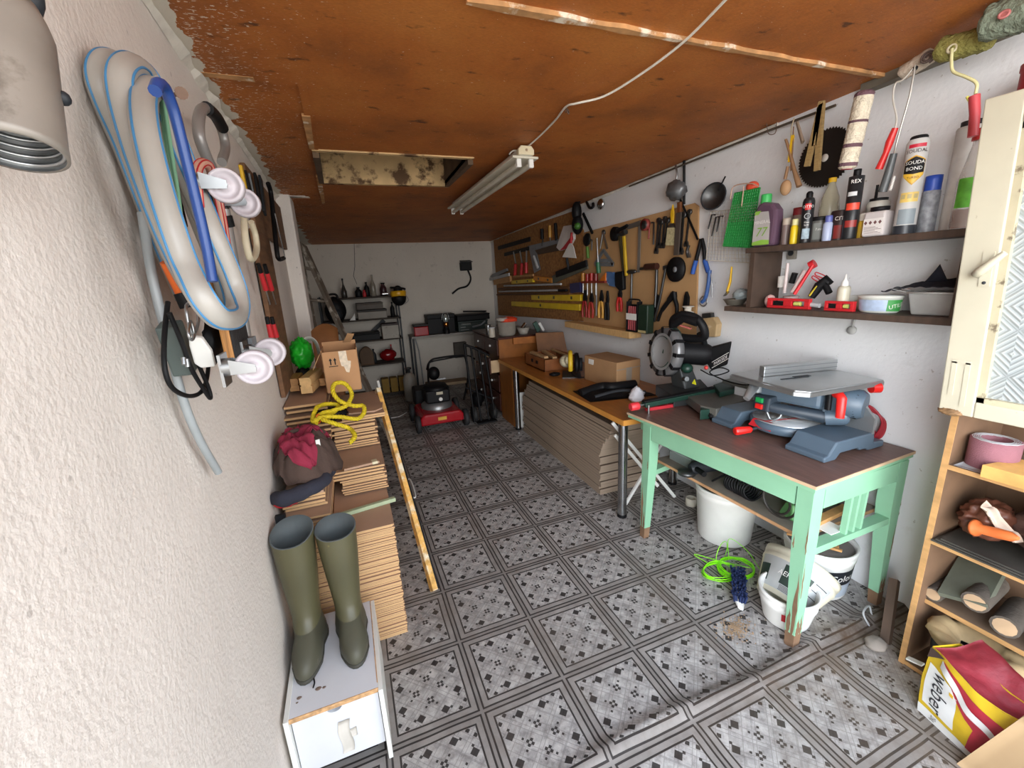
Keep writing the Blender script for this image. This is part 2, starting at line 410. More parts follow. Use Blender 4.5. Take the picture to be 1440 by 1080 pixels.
# pale splintered seam across the ceiling
M_SP = mt('b98a5a', .8, var=.3, sc=20, dirt='e8dcc8', dsc=9, damt=.42)
b = MB()
xs = [-.2+i*.06 for i in range(30)]
for i in range(len(xs)-1):
    w0, w1 = .006+.016*abs(fbm((xs[i], 0, 0), 5)), .006+.016*abs(fbm((xs[i+1], 0, 0), 5)); z = ceil_z(-.275)-.012
    b.hexa([(xs[i], -.275-w0, z), (xs[i+1], -.275-w1, z), (xs[i+1], -.275+w1, z), (xs[i], -.275+w0, z), (xs[i], -.275-w0, z+.02), (xs[i+1], -.275-w1, z+.02), (xs[i+1], -.275+w1, z+.02), (xs[i], -.275+w0, z+.02)])
struct('trim_seam', b, M_SP)
b = MB(); z = ceil_z(.28)-.01; b.hexa([(-.93, .262, z), (-.78, .262, z), (-.78, .298, z), (-.93, .292, z), (-.93, .262, z+.012), (-.78, .262, z+.012), (-.78, .298, z+.012), (-.93, .292, z+.012)])
for y0, y1, w in ((.55, .95, .022), (1.45, 2.2, .02)):
    b.hexa([(-.66, y0, ceil_z(y0)-.012), (-.65+w, y0, ceil_z(y0)-.012), (-.65+w*.6, y1, ceil_z(y1)-.012), (-.66, y1, ceil_z(y1)-.012), (-.66, y0, ceil_z(y0)), (-.65+w, y0, ceil_z(y0)), (-.65+w*.6, y1, ceil_z(y1)), (-.66, y1, ceil_z(y1))])
struct('trim_lath', b, M_SP)
# ragged white plaster bead where the ceiling meets the walls
def bead(name, x, side, y0, y1, w):
    b = MB(); n = int((y1-y0)/.03)
    for i in range(n):
        ya, yb_ = y0+(y1-y0)*i/n, y0+(y1-y0)*(i+1)/n
        wa, wb = [w*(.5+.9*abs(fbm((q, x, 2), 6))) for q in (ya, yb_)]
        za, zb = ceil_z(ya)-.011, ceil_z(yb_)-.011
        b.hexa([(x, ya, za-wa*.8), (x, ya, za-wa*.8), (x, yb_, zb-wb*.8), (x, yb_, zb-wb*.8), (x, ya, za+.01), (x+side*wa, ya, za), (x+side*wb, yb_, zb), (x, yb_, zb+.01)])
    struct(name, b, mt('d8d3c8', .9, var=.12, sc=20))
bead('trim_plaster_left', XL+.001, 1, YF, 1.98, .024)
bead('trim_plaster_right', XR-.001, -1, .2, YB, .022)
b = MB()
for i in range(9):
    x = -.87+i*.018; z = ceil_z(1.95)-.01
    L_ = .04+.09*rnd.random(); y = 1.98+rnd.uniform(-.02, .05); b.bx(-.86, -.86+L_, y, y+.012, z-.002, z+.001)
struct('trim_paint_smear', b, mt('ded8cc', .9))

# cable conduit / dark batten along the top of the right wall, near the doorway
b = MB(); b.hexa([(XR-.05, YF, ceil_z(YF)-.035), (XR, YF, ceil_z(YF)-.035), (XR, -.2, ceil_z(-.2)-.035), (XR-.05, -.2, ceil_z(-.2)-.035), (XR-.05, YF, ceil_z(YF)), (XR, YF, ceil_z(YF)), (XR, -.2, ceil_z(-.2)), (XR-.05, -.2, ceil_z(-.2))])
struct('trim_right', b, mt('6c6558', .8, var=.25))

# ground outside the open doorway
b = MB(); b.bx(-6, 7, -9, YF, -.1, -.012); struct('ground', b, mt('a59c8e', .9, var=.15))

# ---------------------------------------------------------------- light: daylight through the open doorway behind the camera
W = bpy.data.worlds.new('sky'); SC.world = W; W.use_nodes = True
wn = W.node_tree; bg = wn.nodes['Background']
tc = wn.nodes.new('ShaderNodeTexCoord'); sp_ = wn.nodes.new('ShaderNodeSeparateXYZ'); wn.links.new(tc.outputs['Generated'], sp_.inputs[0])
skyc = nramp(wn, sp_.outputs[2], [(.0, (.97, .96, .95)), (.3, (.88, .94, 1.)), (.75, (.45, .56, .72)), (1., (.4, .5, .7))])
dt = wn.nodes.new('ShaderNodeVectorMath'); dt.operation = 'DOT_PRODUCT'; dt.inputs[1].default_value = V((-.8, -.56, .2)).normalized(); wn.links.new(tc.outputs['Generated'], dt.inputs[0])
gl = nm(wn, 'POWER', nm(wn, 'MAXIMUM', dt.outputs['Value'], 0.), 3.)
wn.links.new(skyc, bg.inputs['Color']); wn.links.new(nm(wn, 'ADD', nm(wn, 'MULTIPLY', gl, 8.), 4.1), bg.inputs['Strength'])
ld = bpy.data.lights.new('doorway_portal', 'AREA'); ld.shape = 'RECTANGLE'; ld.size = 2.5; ld.size_y = 2.3
lo = bpy.data.objects.new('doorway_portal', ld); COL.objects.link(lo); lo.location = ((XL+XR)/2, YF+.005, 1.14); lo.rotation_euler = (R(90), 0, 0)
ld.cycles.is_portal = True
sd = bpy.data.lights.new('sun', 'SUN'); sd.energy = 6.; sd.angle = R(1); sd.color = (1, .93, .82)
so = bpy.data.objects.new('sun', sd); COL.objects.link(so); so.rotation_euler = (R(-20), R(-38), 0)

cd = bpy.data.cameras.new('camera'); co = bpy.data.objects.new('camera', cd); COL.objects.link(co)
cd.sensor_width = 36; cd.lens = F/1440*36; cd.clip_start = .02
Mc = Matrix((CR, CU, -CF)).transposed().to_4x4(); Mc.translation = CAM; co.matrix_world = Mc
SC.camera = co
SC.view_settings.view_transform = 'Standard'; SC.view_settings.look = 'None'; SC.view_settings.gamma = 1; SC.view_settings.use_curve_mapping = False
SC.view_settings.exposure = .38
SC.cycles.max_bounces = 10; SC.cycles.diffuse_bounces = 8; SC.cycles.caustics_reflective = False; SC.cycles.caustics_refractive = False
# ================================================================ left wall and what hangs on it
def wp(pts, x): return [ax(u, v, x) for u, v in pts]
def wpx(pts): return [ax(u, v, x) for u, v, x in pts]
def stripes(P, r, angs, sr, closed=False):
    out = []
    for a in angs:
        Q = []
        for i, p in enumerate(P):
            t = (P[min(i+1, len(P)-1)]-P[max(i-1, 0)]).normalized(); c = V((.5, -.8, .1)); c = (c-t*c.dot(t)).normalized()
            Q.append(p+(Matrix.Rotation(a, 3, t) @ c)*r)
        out.append(Q)
    return out
def hose(name, label, P, r, m, sm, angs, sr, cat='hose', n=14):
    t = thing(name, label, cat, P[0]); b = MB(); b.tube(P, r, n); part('hose_wall', b, m, t)
    if angs:
        b = MB()
        for Q in stripes(P, r*.97, angs, sr): b.tube(Q, sr, 6)
        part('stripe', b, sm, t, label='blue stripes' if sm is BLU2 else None)
    return t
BLU2 = mt('3f7fae', .45); M_HOSE = mt('a6a29b', .35, var=.08)
P = smoothpath(wpx([(262, 420, -.905), (232, 350, -.915), (205, 280, -.92), (180, 215, -.925), (152, 150, -.925), (140, 108, -.925), (150, 88, -.92), (172, 95, -.92), (210, 140, -.905), (246, 215, -.88), (279, 300, -.84), (315, 395, -.82),
    (322, 440, -.825), (300, 440, -.84), (268, 400, -.865), (240, 345, -.87), (212, 275, -.875), (188, 205, -.88), (171, 140, -.885), (170, 104, -.885), (186, 92, -.885), (207, 110, -.88), (232, 165, -.86), (262, 240, -.84), (297, 325, -.81), (330, 405, -.795),
    (332, 442, -.79), (310, 447, -.79), (285, 420, -.80), (262, 375, -.82), (240, 315, -.83), (220, 250, -.84), (204, 180, -.85), (202, 138, -.86), (214, 124, -.865), (226, 140, -.87), (238, 180, -.875)]), 8)
hose('suction_hose', 'thick grey spiral hose with blue stripes coiled on the nail in the left wall', P, .0195, M_HOSE, BLU2, (.75, -1.15), .0022)
P = smoothpath(wp([(200, 300), (213, 383), (233, 467), (257, 560), (280, 617), (307, 664)], -.925), 8)
hose('clear_tube', 'thin grey plastic tube hanging below the coiled hose and curling off the wall', P, .008, mt('9aa0a2', .3), None, None, 0, 'tube')
b = MB(); p0, p1 = ax(203, 143, -.955), ax(255, 131, -.775); b.cyl(p0, p1, .003, n=8); d = (p1-p0).normalized(); b.cyl(p1, p1+d*.003, .008, n=12)
one('wall_nail', 'long rusty nail sticking out of the left wall above the coiled hose', 'nail', b, RUST)
b = MB(); P = smoothpath(wp([(218, 128), (222, 118), (230, 121), (238, 138), (247, 165), (262, 225), (280, 300), (291, 350), (299, 396)], -.775), 5); b.tube(P, .007, 10)
one('blue_saw_bow', 'bent blue metal tube hooked over the nail in front of the grey hose', 'saw frame', b, mt('1e3f7e', .35))
b = MB()
for k in range(3): b.tube(smoothpath(wp([(227+k*2, 142), (233+k*3, 200), (243+k*3, 262), (250+k*2, 300)], -.855+.004*k), 5), .0035, 6)
one('green_rope', 'looped green cord hanging from the nail beside the blue tube', 'cord', b, mt('6d9a7c', .8))
b = MB()
for k in range(9):
    o = k*3; b.tube(smoothpath(wp([(214+o*.4, 150), (207+o, 190), (212+o, 240), (228+o, 290), (246+o*.6, 318), (252, 280), (238, 215), (222+o*.3, 160)], -.905+.004*(k % 4)), 5), .005, 6)
one('black_cable_coil', 'coil of thin black cable hanging inside the grey hose loops', 'cable', b, BLK)
b = MB(); b.cyl(ax(236, 368, -.89), ax(257, 412, -.885), .0125, n=12)
t = thing('orange_pole', 'orange handle with a black end poking out behind the grey hose', 'handle', ax(247, 390, -.89)); part('grip', b, ORG, t)
b = MB(); b.cyl(ax(257, 412, -.885), ax(266, 432, -.88), .015, n=12); part('end_cap', b, BLK, t, label='black end')
# grey tubular handle with black grip
P = smoothpath(wp([(312, 228), (317, 206), (309, 176), (292, 153), (281, 160), (280, 190), (291, 222), (304, 250), (315, 290), (324, 340), (336, 410), (346, 470), (352, 512)], -.865), 6)
t = thing('bent_tube', 'grey bent tube handle with a black grip hanging near the ceiling on the left wall', 'handle', P[-1]); b = MB(); b.tube(P, .0125, 12); part('tube', b, mt('8d8a87', .35, .3), t)
b = MB(); b.tube(smoothpath(wp([(291, 152), (303, 163), (313, 180)], -.86), 5), .0155, 12); part('grip', b, BLK, t, label='black foam grip')
b = MB(); b.tube(wp([(318, 304), (322, 318)], -.862), .0145, 12); part('clamp', b, BLK, t)
# red and white banded loop
P = smoothpath(wp([(279, 292), (276, 245), (284, 230), (295, 236), (303, 268), (311, 305), (317, 342)], -.82), 6)
t = thing('striped_hose', 'red and white striped soft hose loop behind the upper castors', 'hose', P[0]); b = MB(); b.tube(P, .0085, 12); part('hose_wall', b, mt('cfa18c', .5), t)
b = MB()
for Q in stripes(P, .0084, (-1.3, -.2, .9), .0014): b.tube(Q, .0014, 6)
part('stripe', b, RED, t, label='red stripes')
# dolly board hung on edge: plywood with castors on its face
XD = -.775
c0, c1, c2, c3 = ax(318, 262, XD), ax(345, 286, XD), ax(358, 516, XD), ax(380, 495, XD)
y0 = ax(320, 490, -.843).y; y1 = max(c1.y, c3.y)+.04; z0 = c2.z-.02; z1 = c0.z+.035
t = thing('furniture_dolly', 'plywood furniture dolly with four white castors hung on edge on the left wall', 'dolly', (-.87, (y0+y1)/2, z0))
b = MB(); b.bx(-.852, -.834, y0, y1, z0, z1); part('board', b, mt('c48a4e', .6, stretch=(60, 2, 2), sc=3, var=.35), t, bev=.003)
b = MB(); b.bx(-.834, -.829, y0+.002, y1, z0, z1); part('grip_mat', b, mt('232122', .8, bump=.3, bs=120), t, label='black anti-slip facing')
M_WHL = mt('bdb5ba', .35, var=.04)
for c, r in ((c0, .03), (c1, .03), (c2, .032), (c3, .032)):
    pb = MB(); pb.box((-.826, c.y+.01, c.z), (.005, .05, .06)); pb.cyl((-.826, c.y, c.z+.005), (-.81, c.y, c.z+.005), .017, n=16)
    for s in (-1, 1): pb.prism([(-.812, c.y+s*.015, c.z+.02), (-.812, c.y+s*.015, c.z-.008), (XD+.004, c.y+s*.015, c.z-.007), (XD+.005, c.y+s*.015, c.z+.007)], (0, s*.002, 0))
    q = part('castor', pb, STEEL, t)
    wb = MB(); Mx = Matrix.Translation(c) @ Matrix.Rotation(PI/2, 4, 'X')
    wb.lathe([(.004, -.013), (r*.28, -.0135), (r*.34, -.007), (r*.74, -.007), (r*.80, -.0115), (r*.97, -.0115), (r*1.02, -.006), (r*1.02, .006), (r*.97, .0115), (r*.80, .0115), (r*.74, .007), (r*.34, .007), (r*.28, .0135), (.004, .013)], Mx, 24); part('wheel', wb, M_WHL, q, label='white plastic wheel')
    ab = MB(); ab.cyl(c+V((0, -.018, 0)), c+V((0, .018, 0)), .006, n=8); part('axle', ab, STEEL, q)
b = MB(); p = ax(350, 490, -.835); b.box(p, (.03, .05, .055)); part('bracket', b, GRY, t, label='grey bracket')
# plugs, clip and black flex below the hose
t = thing('extension_flex', 'black flex looped below the hose with a dark grey socket block', 'cable', ax(250, 500, -.90))
b = MB()
b.tube(smoothpath(wp([(236, 425), (231, 475), (232, 520), (244, 547), (268, 557), (286, 547), (293, 515), (290, 480)], -.895), 6), .0042, 8)
b.tube(smoothpath(wp([(238, 440), (255, 480), (270, 520), (288, 550), (296, 560), (293, 545), (278, 510)], -.885), 6), .0042, 8); part('flex', b, BLK, t)
b = MB(); M = frame(ax(250, 490, -.905), (0, .3, -1), (1, 0, 0)); b.box((0, 0, 0), (.1, .035, .04)); b.v = [M @ p for p in b.v]; part('socket_block', b, mt('4f5a57', .5), t, bev=.004)
b = MB(); b.cyl(ax(262, 505, -.88), ax(264, 516, -.88), .004, n=8); b.cyl(ax(258, 503, -.88), ax(259, 513, -.88), .004, n=8); part('prong', b, STEEL, t)
b = MB(); M = frame(ax(284, 492, -.865), (0, .25, -1), (1, 0, .1)); b.prism([(-.045, -.015, 0), (-.02, -.02, 0), (.03, -.022, 0), (.045, -.01, 0), (.045, .022, 0), (.0, .024, 0), (-.04, .012, 0)], (0, 0, .018)); b.v = [M @ (p*.72) for p in b.v]
one('white_plug', 'white plastic plug hanging on the black flex below the hose', 'plug', b, WHT, bev=.003)
b = MB(); q = smoothpath(wp([(262, 430), (275, 428), (279, 452), (272, 470), (266, 458)], -.855), 4, True); b.tube(q, .0028, 8, True); b.tube(smoothpath(wp([(268, 452), (273, 470), (270, 478), (265, 470)], -.852), 4, True), .0025, 8, True)
one('snap_hook', 'bright steel snap hook hanging at the bottom of the hose coil', 'hook', b, STEEL)
b = MB(); b.sph(ax(300, 480, -.88), (.015, .05, .045), 14, 9, lambda d: .35*fbm(d, 2.)); one('black_pouch', 'crumpled black pouch between the hose coil and the dolly board', 'pouch', b, BLK)
# worn metal canister with threaded mouth, close to the lens
cc = ax(12, 120, -.87); axis = (ax(10, 195, -.87)-ax(-8, 40, -.87)).normalized(); Mq = axis.to_track_quat('Z', 'Y').to_matrix().to_4x4(); Mq.translation = cc
rr = .036
t = thing('metal_canister', 'scuffed grey metal canister with a threaded open mouth high on the left wall', 'canister', cc)
M_CAN = mt('8c857c', .45, .25, var=.2, dirt='5e564c', dsc=6, damt=.4)
b = MB(); b.lathe([(.001, -.085), (rr*.75, -.085), (rr*.9, -.07), (rr, -.055), (rr, .055), (rr*1.01, .058), (rr*1.01, .066), (rr*.93, .066)], Mq, 40, capt=False); part('body', b, M_CAN, t)
b = MB(); b.lathe([(rr*.93, .066), (rr*.92, .0), (.001, .0)], Mq, 40, capb=False)
for k in range(6): b.tube([Mq @ V((rr*.9*math.cos(a), rr*.9*math.sin(a), .06-k*.0085)) for a in [q*PI/20 for q in range(40)]], .0022, 6, True)
part('thread', b, STEEL, t, label='bright screw thread')
b = MB(); b.sph(Mq @ V((rr*.3, -rr*.3, .002)), .007, 10, 6); b.sph(Mq @ V((rr*.93, -rr*.35, -.0)), .007, 10, 6); part('rivet', b, DKG, t)
b = MB(); b.tube(smoothpath([Mq @ V((-.01, -.02, -.075)), Mq @ V((.02, -.012, -.10)), Mq @ V((.012, .0, -.16)), Mq @ V((-.02, .0, -.19))], 5), .006, 8, flat=1.6); part('strap', b, DKG, t, label='dark strap')
b = MB(); b.cyl(Mq @ V((-.012, 0, -.135)), Mq @ V((-.012, 0, -.084)), .02, .024, 16); part('cap', b, mt('6fae2c', .5), t, label='green cap')
one('canister_hanger', 'flat iron bracket holding the metal canister on the left wall', 'bracket', MB().bx(XL-.005, -.915, cc.y-.03, cc.y+.0, cc.z+.0, cc.z+.02), RUST)

# wooden tool boards on the far part of the left wall
M_TB = mt('6f4f35', .75, stretch=(3, 3, 14), sc=2.5, var=.3)
b = MB(); b.bx(-.945, -.925, .70, 1.12, 1.03, 1.80); b.bx(-.945, -.925, .78, 1.95, 1.80, 2.08); t = one('tool_board', 'brown wooden tool board on the left wall in front of the pillar', 'tool board', b, M_TB, bev=.003)
def chisel(u0, v0, u1, v1, x, lab):
    a, c = ax(u0, v0, x), ax(u1, v1, x); d = c-a
    t = thing('screwdriver', lab, 'screwdriver', a, group='red screwdrivers on the left board')
    b = MB(); b.cyl(a+d*.2, a+d*.62, .009, .011, 10); part('handle', b, RED, t)
    b = MB(); b.cyl(a, a+d*.2, .008, .009, 10); part('cap', b, BLK, t); b = MB(); b.cyl(a+d*.62, c, .003, n=8); part('shaft', b, STEEL, t)
chisel(363, 371, 380, 428, -.9, 'red handled screwdriver in the upper pair on the left board, nearer the hose')
chisel(372, 372, 388, 428, -.9, 'red handled screwdriver in the upper pair on the left board, nearer the pillar')
chisel(375, 446, 386, 490, -.9, 'red handled screwdriver in the lower pair on the left board, nearer the hose')
chisel(382, 446, 393, 490, -.9, 'red handled screwdriver in the lower pair on the left board, nearer the pillar')
P = smoothpath(wp([(343, 305), (345, 335), (351, 362), (357, 362), (361, 350), (359, 330), (353, 312)], -.885), 6)
b = MB(); b.tube(P, .011, 10); one('cream_flex_loop', 'thick cream flex hanging in a loop below the upper castors', 'cable', b, mt('d8cfb4', .5))
for (u0, v0, u1, v1), w, m, lab in (((338, 232, 346, 270), .03, YEL, 'yellow strip ruler hanging at the top of the left board'), ((344, 240, 352, 272), .035, BLK, 'black file hanging beside the yellow strip on the left board'), ((350, 243, 357, 276), .035, DSTEEL, 'grey steel file hanging among black tools on the left board'), ((359, 245, 366, 288), .05, BLK, 'wide black tool hanging highest on the left board'), ((366, 250, 372, 300), .05, DKG, 'long dark rasp hanging next to the bow saw on the left board')):
    a, c = ax(u0, v0, -.905), ax(u1, v1, -.905)
    b = MB(); b.beam(a, c, w, .012, (1, 0, 0)); one('hanging_file', lab, 'file', b, m, bev=.003)
t = thing('bow_saw', 'bow saw with a black tube frame and bright toothed blade against the pillar', 'saw', ax(390, 360, -.85))
P = smoothpath(wp([(377, 258), (381, 272), (385, 310), (389, 350), (392, 364), (399, 363)], -.875), 5); b = MB(); b.tube(P, .011, 10); part('frame', b, BLK, t)
b = MB(); A, B_ = ax(386, 300, -.855), ax(400, 362, -.855); n = 22
pts = []; d = (B_-A); side = V((0, .03, 0))
for i in range(n): pts += [A+d*(i/n)+side*.6, A+d*((i+.5)/n)+side]
b.prism([A]+pts+[B_], (.003, 0, 0)); part('blade', b, STEEL, t)
# ================================================================ white drawer box with boots
M_MEL = mt('d9dbe0', .45, var=.03); M_CHIP = mt('c39a6d', .8, var=.35, sc=60)
bx0, bx1, by0, by1, bh = -.938, -.653, -.36, .06, .29
t = thing('drawer_unit', 'low white drawer unit with chipped edges standing under the rubber boots', 'drawer unit', (-.8, -.15, 0))
b = MB(); b.m = 0; b.bx(bx0+.014, bx1-.014, by0+.012, by1, bh-.016, bh); b.m = 1; b.bx(bx0+.014, bx1-.014, by0+.009, by0+.012, bh-.016, bh); b.bx(bx1-.016, bx1-.0135, by0+.03, by1, bh-.014, bh+.0012); part('top_panel', b, [M_MEL, M_CHIP], t)
for x, m in ((bx0, 0), (bx1-.014, 0)):
    b = MB(); b.bx(x, x+.014, by0, by1, 0, bh+(.004 if x < -.8 else -.002)); part('side_panel', b, mt('e2e2dc', .45, var=.03), t, bev=.001)
b = MB(); dy = by0+.02; x0, x1 = bx0+.017, bx1-.017; xc = (x0+x1)/2-.005; zt = bh-.02
pts = [(x0, dy, .055), (x1, dy, .055), (x1, dy, zt)]+[(xc+.024*math.cos(a), dy, zt-.022*math.sin(a)) for a in [PI*k/10 for k in range(11)]]+[(x0, dy, zt)]
b.prism(pts, (0, .014, 0)); q = part('drawer', b, M_MEL, t)
b = MB()
b.slab(lambda u, v: (xc+.0+u*.035+.012*math.sin(v*7)*.3, dy-.0015-.001*math.sin(u*9), .075+v*.13), 4, 8, .0008); b.slab(lambda u, v: (xc+.032+u*.02, dy-.0012, .125+v*.035+u*.004), 3, 3, .0008); part('tape', b, mt('cfcac0', .6), q, label='torn strip of beige tape')
b = MB(); b.bx(xc-.03, xc+.03, dy+.0145, dy+.0155, zt-.03, zt+.002); part('notch_shade', b, BLK, t, label='black plate for the shade in the finger notch'); b = MB(); b.bx(bx0+.014, bx1-.014, dy+.016, by1-.01, .06, .07); part('drawer_floor', b, BLK, t); b = MB(); b.bx(bx0+.014, bx1-.014, by1-.012, by1, 0, bh-.017); part('back_panel', b, M_MEL, t)  # black plate paints the shade seen through the finger notch
b = MB()
for x, y, r in ((-.90, -.285, .008), (-.845, -.275, .01), (-.828, -.278, .006), (-.905, -.30, .004)): b.sph((x, y, bh+.0008), (r, r*.7, .0008), 10, 6, lambda d: .4*fbm(d, 2))
one('mud_crumbs', 'dried mud crumbs on the white drawer unit in front of the boots', 'mud', b, mt('7d6a5e', .9), kind='stuff')
M_BOOT = mt('55523a', .4, var=.14, sc=5, dirt='8a7e4c', dsc=24, damt=.3); M_BTD = mt('4b4a3c', .55, var=.1, dirt='6a6656', dsc=20, damt=.35); M_BIN = mt('5a6264', .7)
def boot(label, x, y, rz, h, lean, top):
    """one wellington: level slices from the sole up; toe along -y"""
    t = thing('rubber_boot', label, 'boot', (x, y, bh), rz, 'pair of rubber boots')
    #      z    toe    heel  half-width  centre-x
    S = [(.012, -.178, .075, .047), (.022, -.182, .077, .048), (.045, -.178, .075, .047), (.06, -.165, .072, .045), (.075, -.142, .068, .043), (.09, -.112, .064, .041), (.105, -.085, .06, .040), (.125, -.066, .057, .040), (.15, -.058, .055, .041), (.2, -.058, .056, .045), (.26, -.062, .06, .05), (.33, -.066, .064, .055), (.40, -.07, .067, .0585), (h, -.072, .068, .06)]
    def ring(z, toe, heel, w, n=28, sh=0.):
        out = []; f = min(1, max(0, (z-.12)/.3)); ox, oy = lean[0]*f*f, lean[1]*f*f
        for k in range(n):
            a = 2*PI*k/n; c, s_ = math.cos(a), math.sin(a); L = heel if s_ > 0 else -toe
            yy = L*s_; ww = w
            if s_ < 0 and toe < -.09: ww = w*(1-.16*math.sin(min(1, -yy/.09)*PI)*(1 if -yy < .09 else 0))*(1 if -yy < .1 else (1.05-.1*(-yy-.1)/.08))
            zz = z+(top*s_*(1 if z > .4 else 0))
            out.append(V((c*ww*1.15*abs(c)**(-.12 if abs(c) > .05 else 0)+ox, yy*1.06+oy, zz)))
        return out
    def loft(rings, b, flip=False):
        n = len(rings[0]); vs = [p for r_ in rings for p in r_]
        fs = [(i*n+j, i*n+(j+1) % n, (i+1)*n+(j+1) % n, (i+1)*n+j) for i in range(len(rings)-1) for j in range(n)]
        b.add(vs, fs, True)
    b = MB(); loft([ring(*s) for s in S if s[0] >= .10], b); part('shaft', b, M_BOOT, t, w=False)
    b = MB(); loft([ring(*s) for s in S if s[0] <= .105], b); part('foot', b, M_BTD, t, w=False)
    b = MB(); loft([ring(h, -.072, .068, .06), ring(h+.003, -.069, .065, .057), ring(h-.05, -.064, .06, .052), ring(.25, -.05, .05, .042), ring(.12, -.04, .04, .03)], b); b.add(ring(.12, -.04, .04, .03), [tuple(range(28))]); part('lining', b, M_BIN, t, w=False, label='grey lining')
    b = MB(); loft([ring(0, -.176, .072, .044), ring(.003, -.183, .078, .049), ring(.014, -.184, .079, .0495), ring(.016, -.18, .076, .047)], b); b.add(ring(0, -.176, .072, .044), [tuple(range(28))[::-1]]); part('sole', b, mt('3c3b33', .7), t, w=False, label='dark sole')
boot('olive rubber boot on the white drawer unit, standing nearer the wall', -.876, -.055, R(-3), .44, (.0, .015), .02)
boot('olive rubber boot on the white drawer unit, standing nearer the aisle', -.738, -.06, R(4), .42, (-.0, .02), .012)
b = MB(); b.tube(smoothpath([(-.862, -.228, bh+.003), (-.858, -.25, bh+.003), (-.861, -.268, bh+.003)], 4), .0022, 6); one('black_twig', 'small black twig lying between the boot toes', 'twig', b, BLK)

# ================================================================ stacks of hardboard sheets along the left wall
M_HB = mt('b4937a', .75, var=.1, sc=4); M_HE = mt('d0a878', .75, var=.3, sc=2.2, stretch=(1, 1, 60))
def sheet(w, d, h, group, label):
    b = MB(); b.m = 0; b.bx(-w/2, w/2, 0, d, h-.0006, h); b.bx(-w/2, w/2, .001, d, 0, .0006); b.m = 1; b.bx(-w/2, w/2, 0, d, .0006, h-.0006)
    o = bpy.data.objects.new('hardboard_sheet', b.mesh('hardboard_sheet', [M_HB, M_HE])); COL.objects.link(o)
    o['label'] = label; o['category'] = 'board'; o['group'] = group; return o
def pile(x0, x1, y, d, z0, z1, h, gap, jit, group, label, skew=0., top=None):
    w = x1-x0; o = sheet(w, d, h, group, label); n = max(1, int((z1-z0)/(h+gap))); gap = (z1-z0)/n-h
    for i in range(n):
        p = o if i == 0 else o.copy()
        if i: COL.objects.link(p)
        p.location = ((x0+x1)/2+rnd.uniform(-jit, jit), y+rnd.uniform(-jit, jit)*1.2, z0+i*(h+gap)); p.rotation_euler = (0, 0, skew+rnd.uniform(-1, 1)*jit)
        if i == n-1 and top: p['label'] = top; del p['group']
G = 'hardboard sheets stacked along the left wall'
pile(-.775, -.535, .15, .9, 0, .555, .0068, .0004, .004, 'sheets of the tall front stack', 'brown hardboard sheet in the tall neat stack behind the white drawer unit')
pile(-.73, -.525, .49, .6, .566, .655, .008, .002, .008, 'sheets of the second step', 'brown hardboard sheet in the low stack behind the mint strip', top='overhanging hardboard sheet right above the low stack behind the mint strip')
pile(-.765, -.535, .455, .7, .656, .70, .010, .002, .012, 'sheets of the third step', 'brown hardboard sheet in the step under the taped offcut')
pile(-.75, -.535, .735, .5, .702, .86, .009, .0035, .010, 'sheets of the fourth step', 'brown hardboard sheet in the loose stack below the yellow rope')
pile(-.70, -.49, .70, .5, .864, .888, .010, .001, .012, 'sheets over the fourth step', 'wide hardboard sheet overhanging the loose stack below the yellow rope', skew=.03)
b = MB(); b.prism([(-.66, .73, .889), (-.53, .71, .889), (-.49, .75, .889), (-.478, .86, .889), (-.66, .9, .889)], (0, 0, .008)); one('board_offcut', 'hardboard offcut with a cut corner lying in front of the cardboard box', 'board', b, M_HB)
pile(-.935, -.785, .13, .9, 0, .63, .0068, .0006, .004, 'sheets of the stack by the wall', 'brown hardboard sheet in the narrow stack between the boots and the wall')
pile(-.932, -.765, .10, .5, .632, .70, .009, .002, .012, 'sheets of the wall stack step', 'wide hardboard sheet on top of the narrow stack by the wall')
pile(-.925, -.775, .16, .5, .702, .765, .011, .003, .006, 'pale edged boards', 'thick pale edged board in the short pile below the folded jacket')
b = MB(); b.prism([(-.91, .15, .766), (-.775, .14, .766), (-.775, .24, .766), (-.8, .235, .766), (-.805, .2, .766), (-.85, .2, .766), (-.86, .32, .766), (-.91, .33, .766)], (0, 0, .009)); one('notched_board', 'notched hardboard piece lying in front of the folded jacket', 'board', b, M_HB)
pile(-.94, -.755, .70, .5, .72, 1.0, .012, .014, .012, 'sheets of the far wall stack', 'dark edged hardboard sheet in the loose stack under the wooden blocks')
b = MB(); M = frame((-.63, .475, .703), (1, .12, 0), (0, 1, 0)); b.box((0, 0, .006), (.16, .03, .01)); b.v = [M @ p for p in b.v]
t = thing('taped_offcut', 'narrow wood offcut with a patch of cream tape on the third step of sheets', 'offcut', (-.63, .475, .70)); part('offcut', b, M_HB, t)
b = MB(); b.box((.06, 0, .0065), (.025, .032, .0125)); b.v = [M @ p for p in b.v]; part('tape', b, mt('ddd2b0', .6), t, label='cream tape')
b = MB(); a_, c_ = V((-.77, .30, .565)), V((-.505, .345, .565)); b.beam(a_, c_, .022, .018); one('mint_lath', 'thin pale green painted lath lying across the front stack', 'lath', b, mt('a9b795', .7), bev=.002)
b = MB(); b.beam((-.93, .08, .0), (-.94, .12, .72), .05, .02, (0, 1, 0)); one('dark_board_edge', 'dark board standing upright against the wall beside the sheets', 'board', b, DKG)
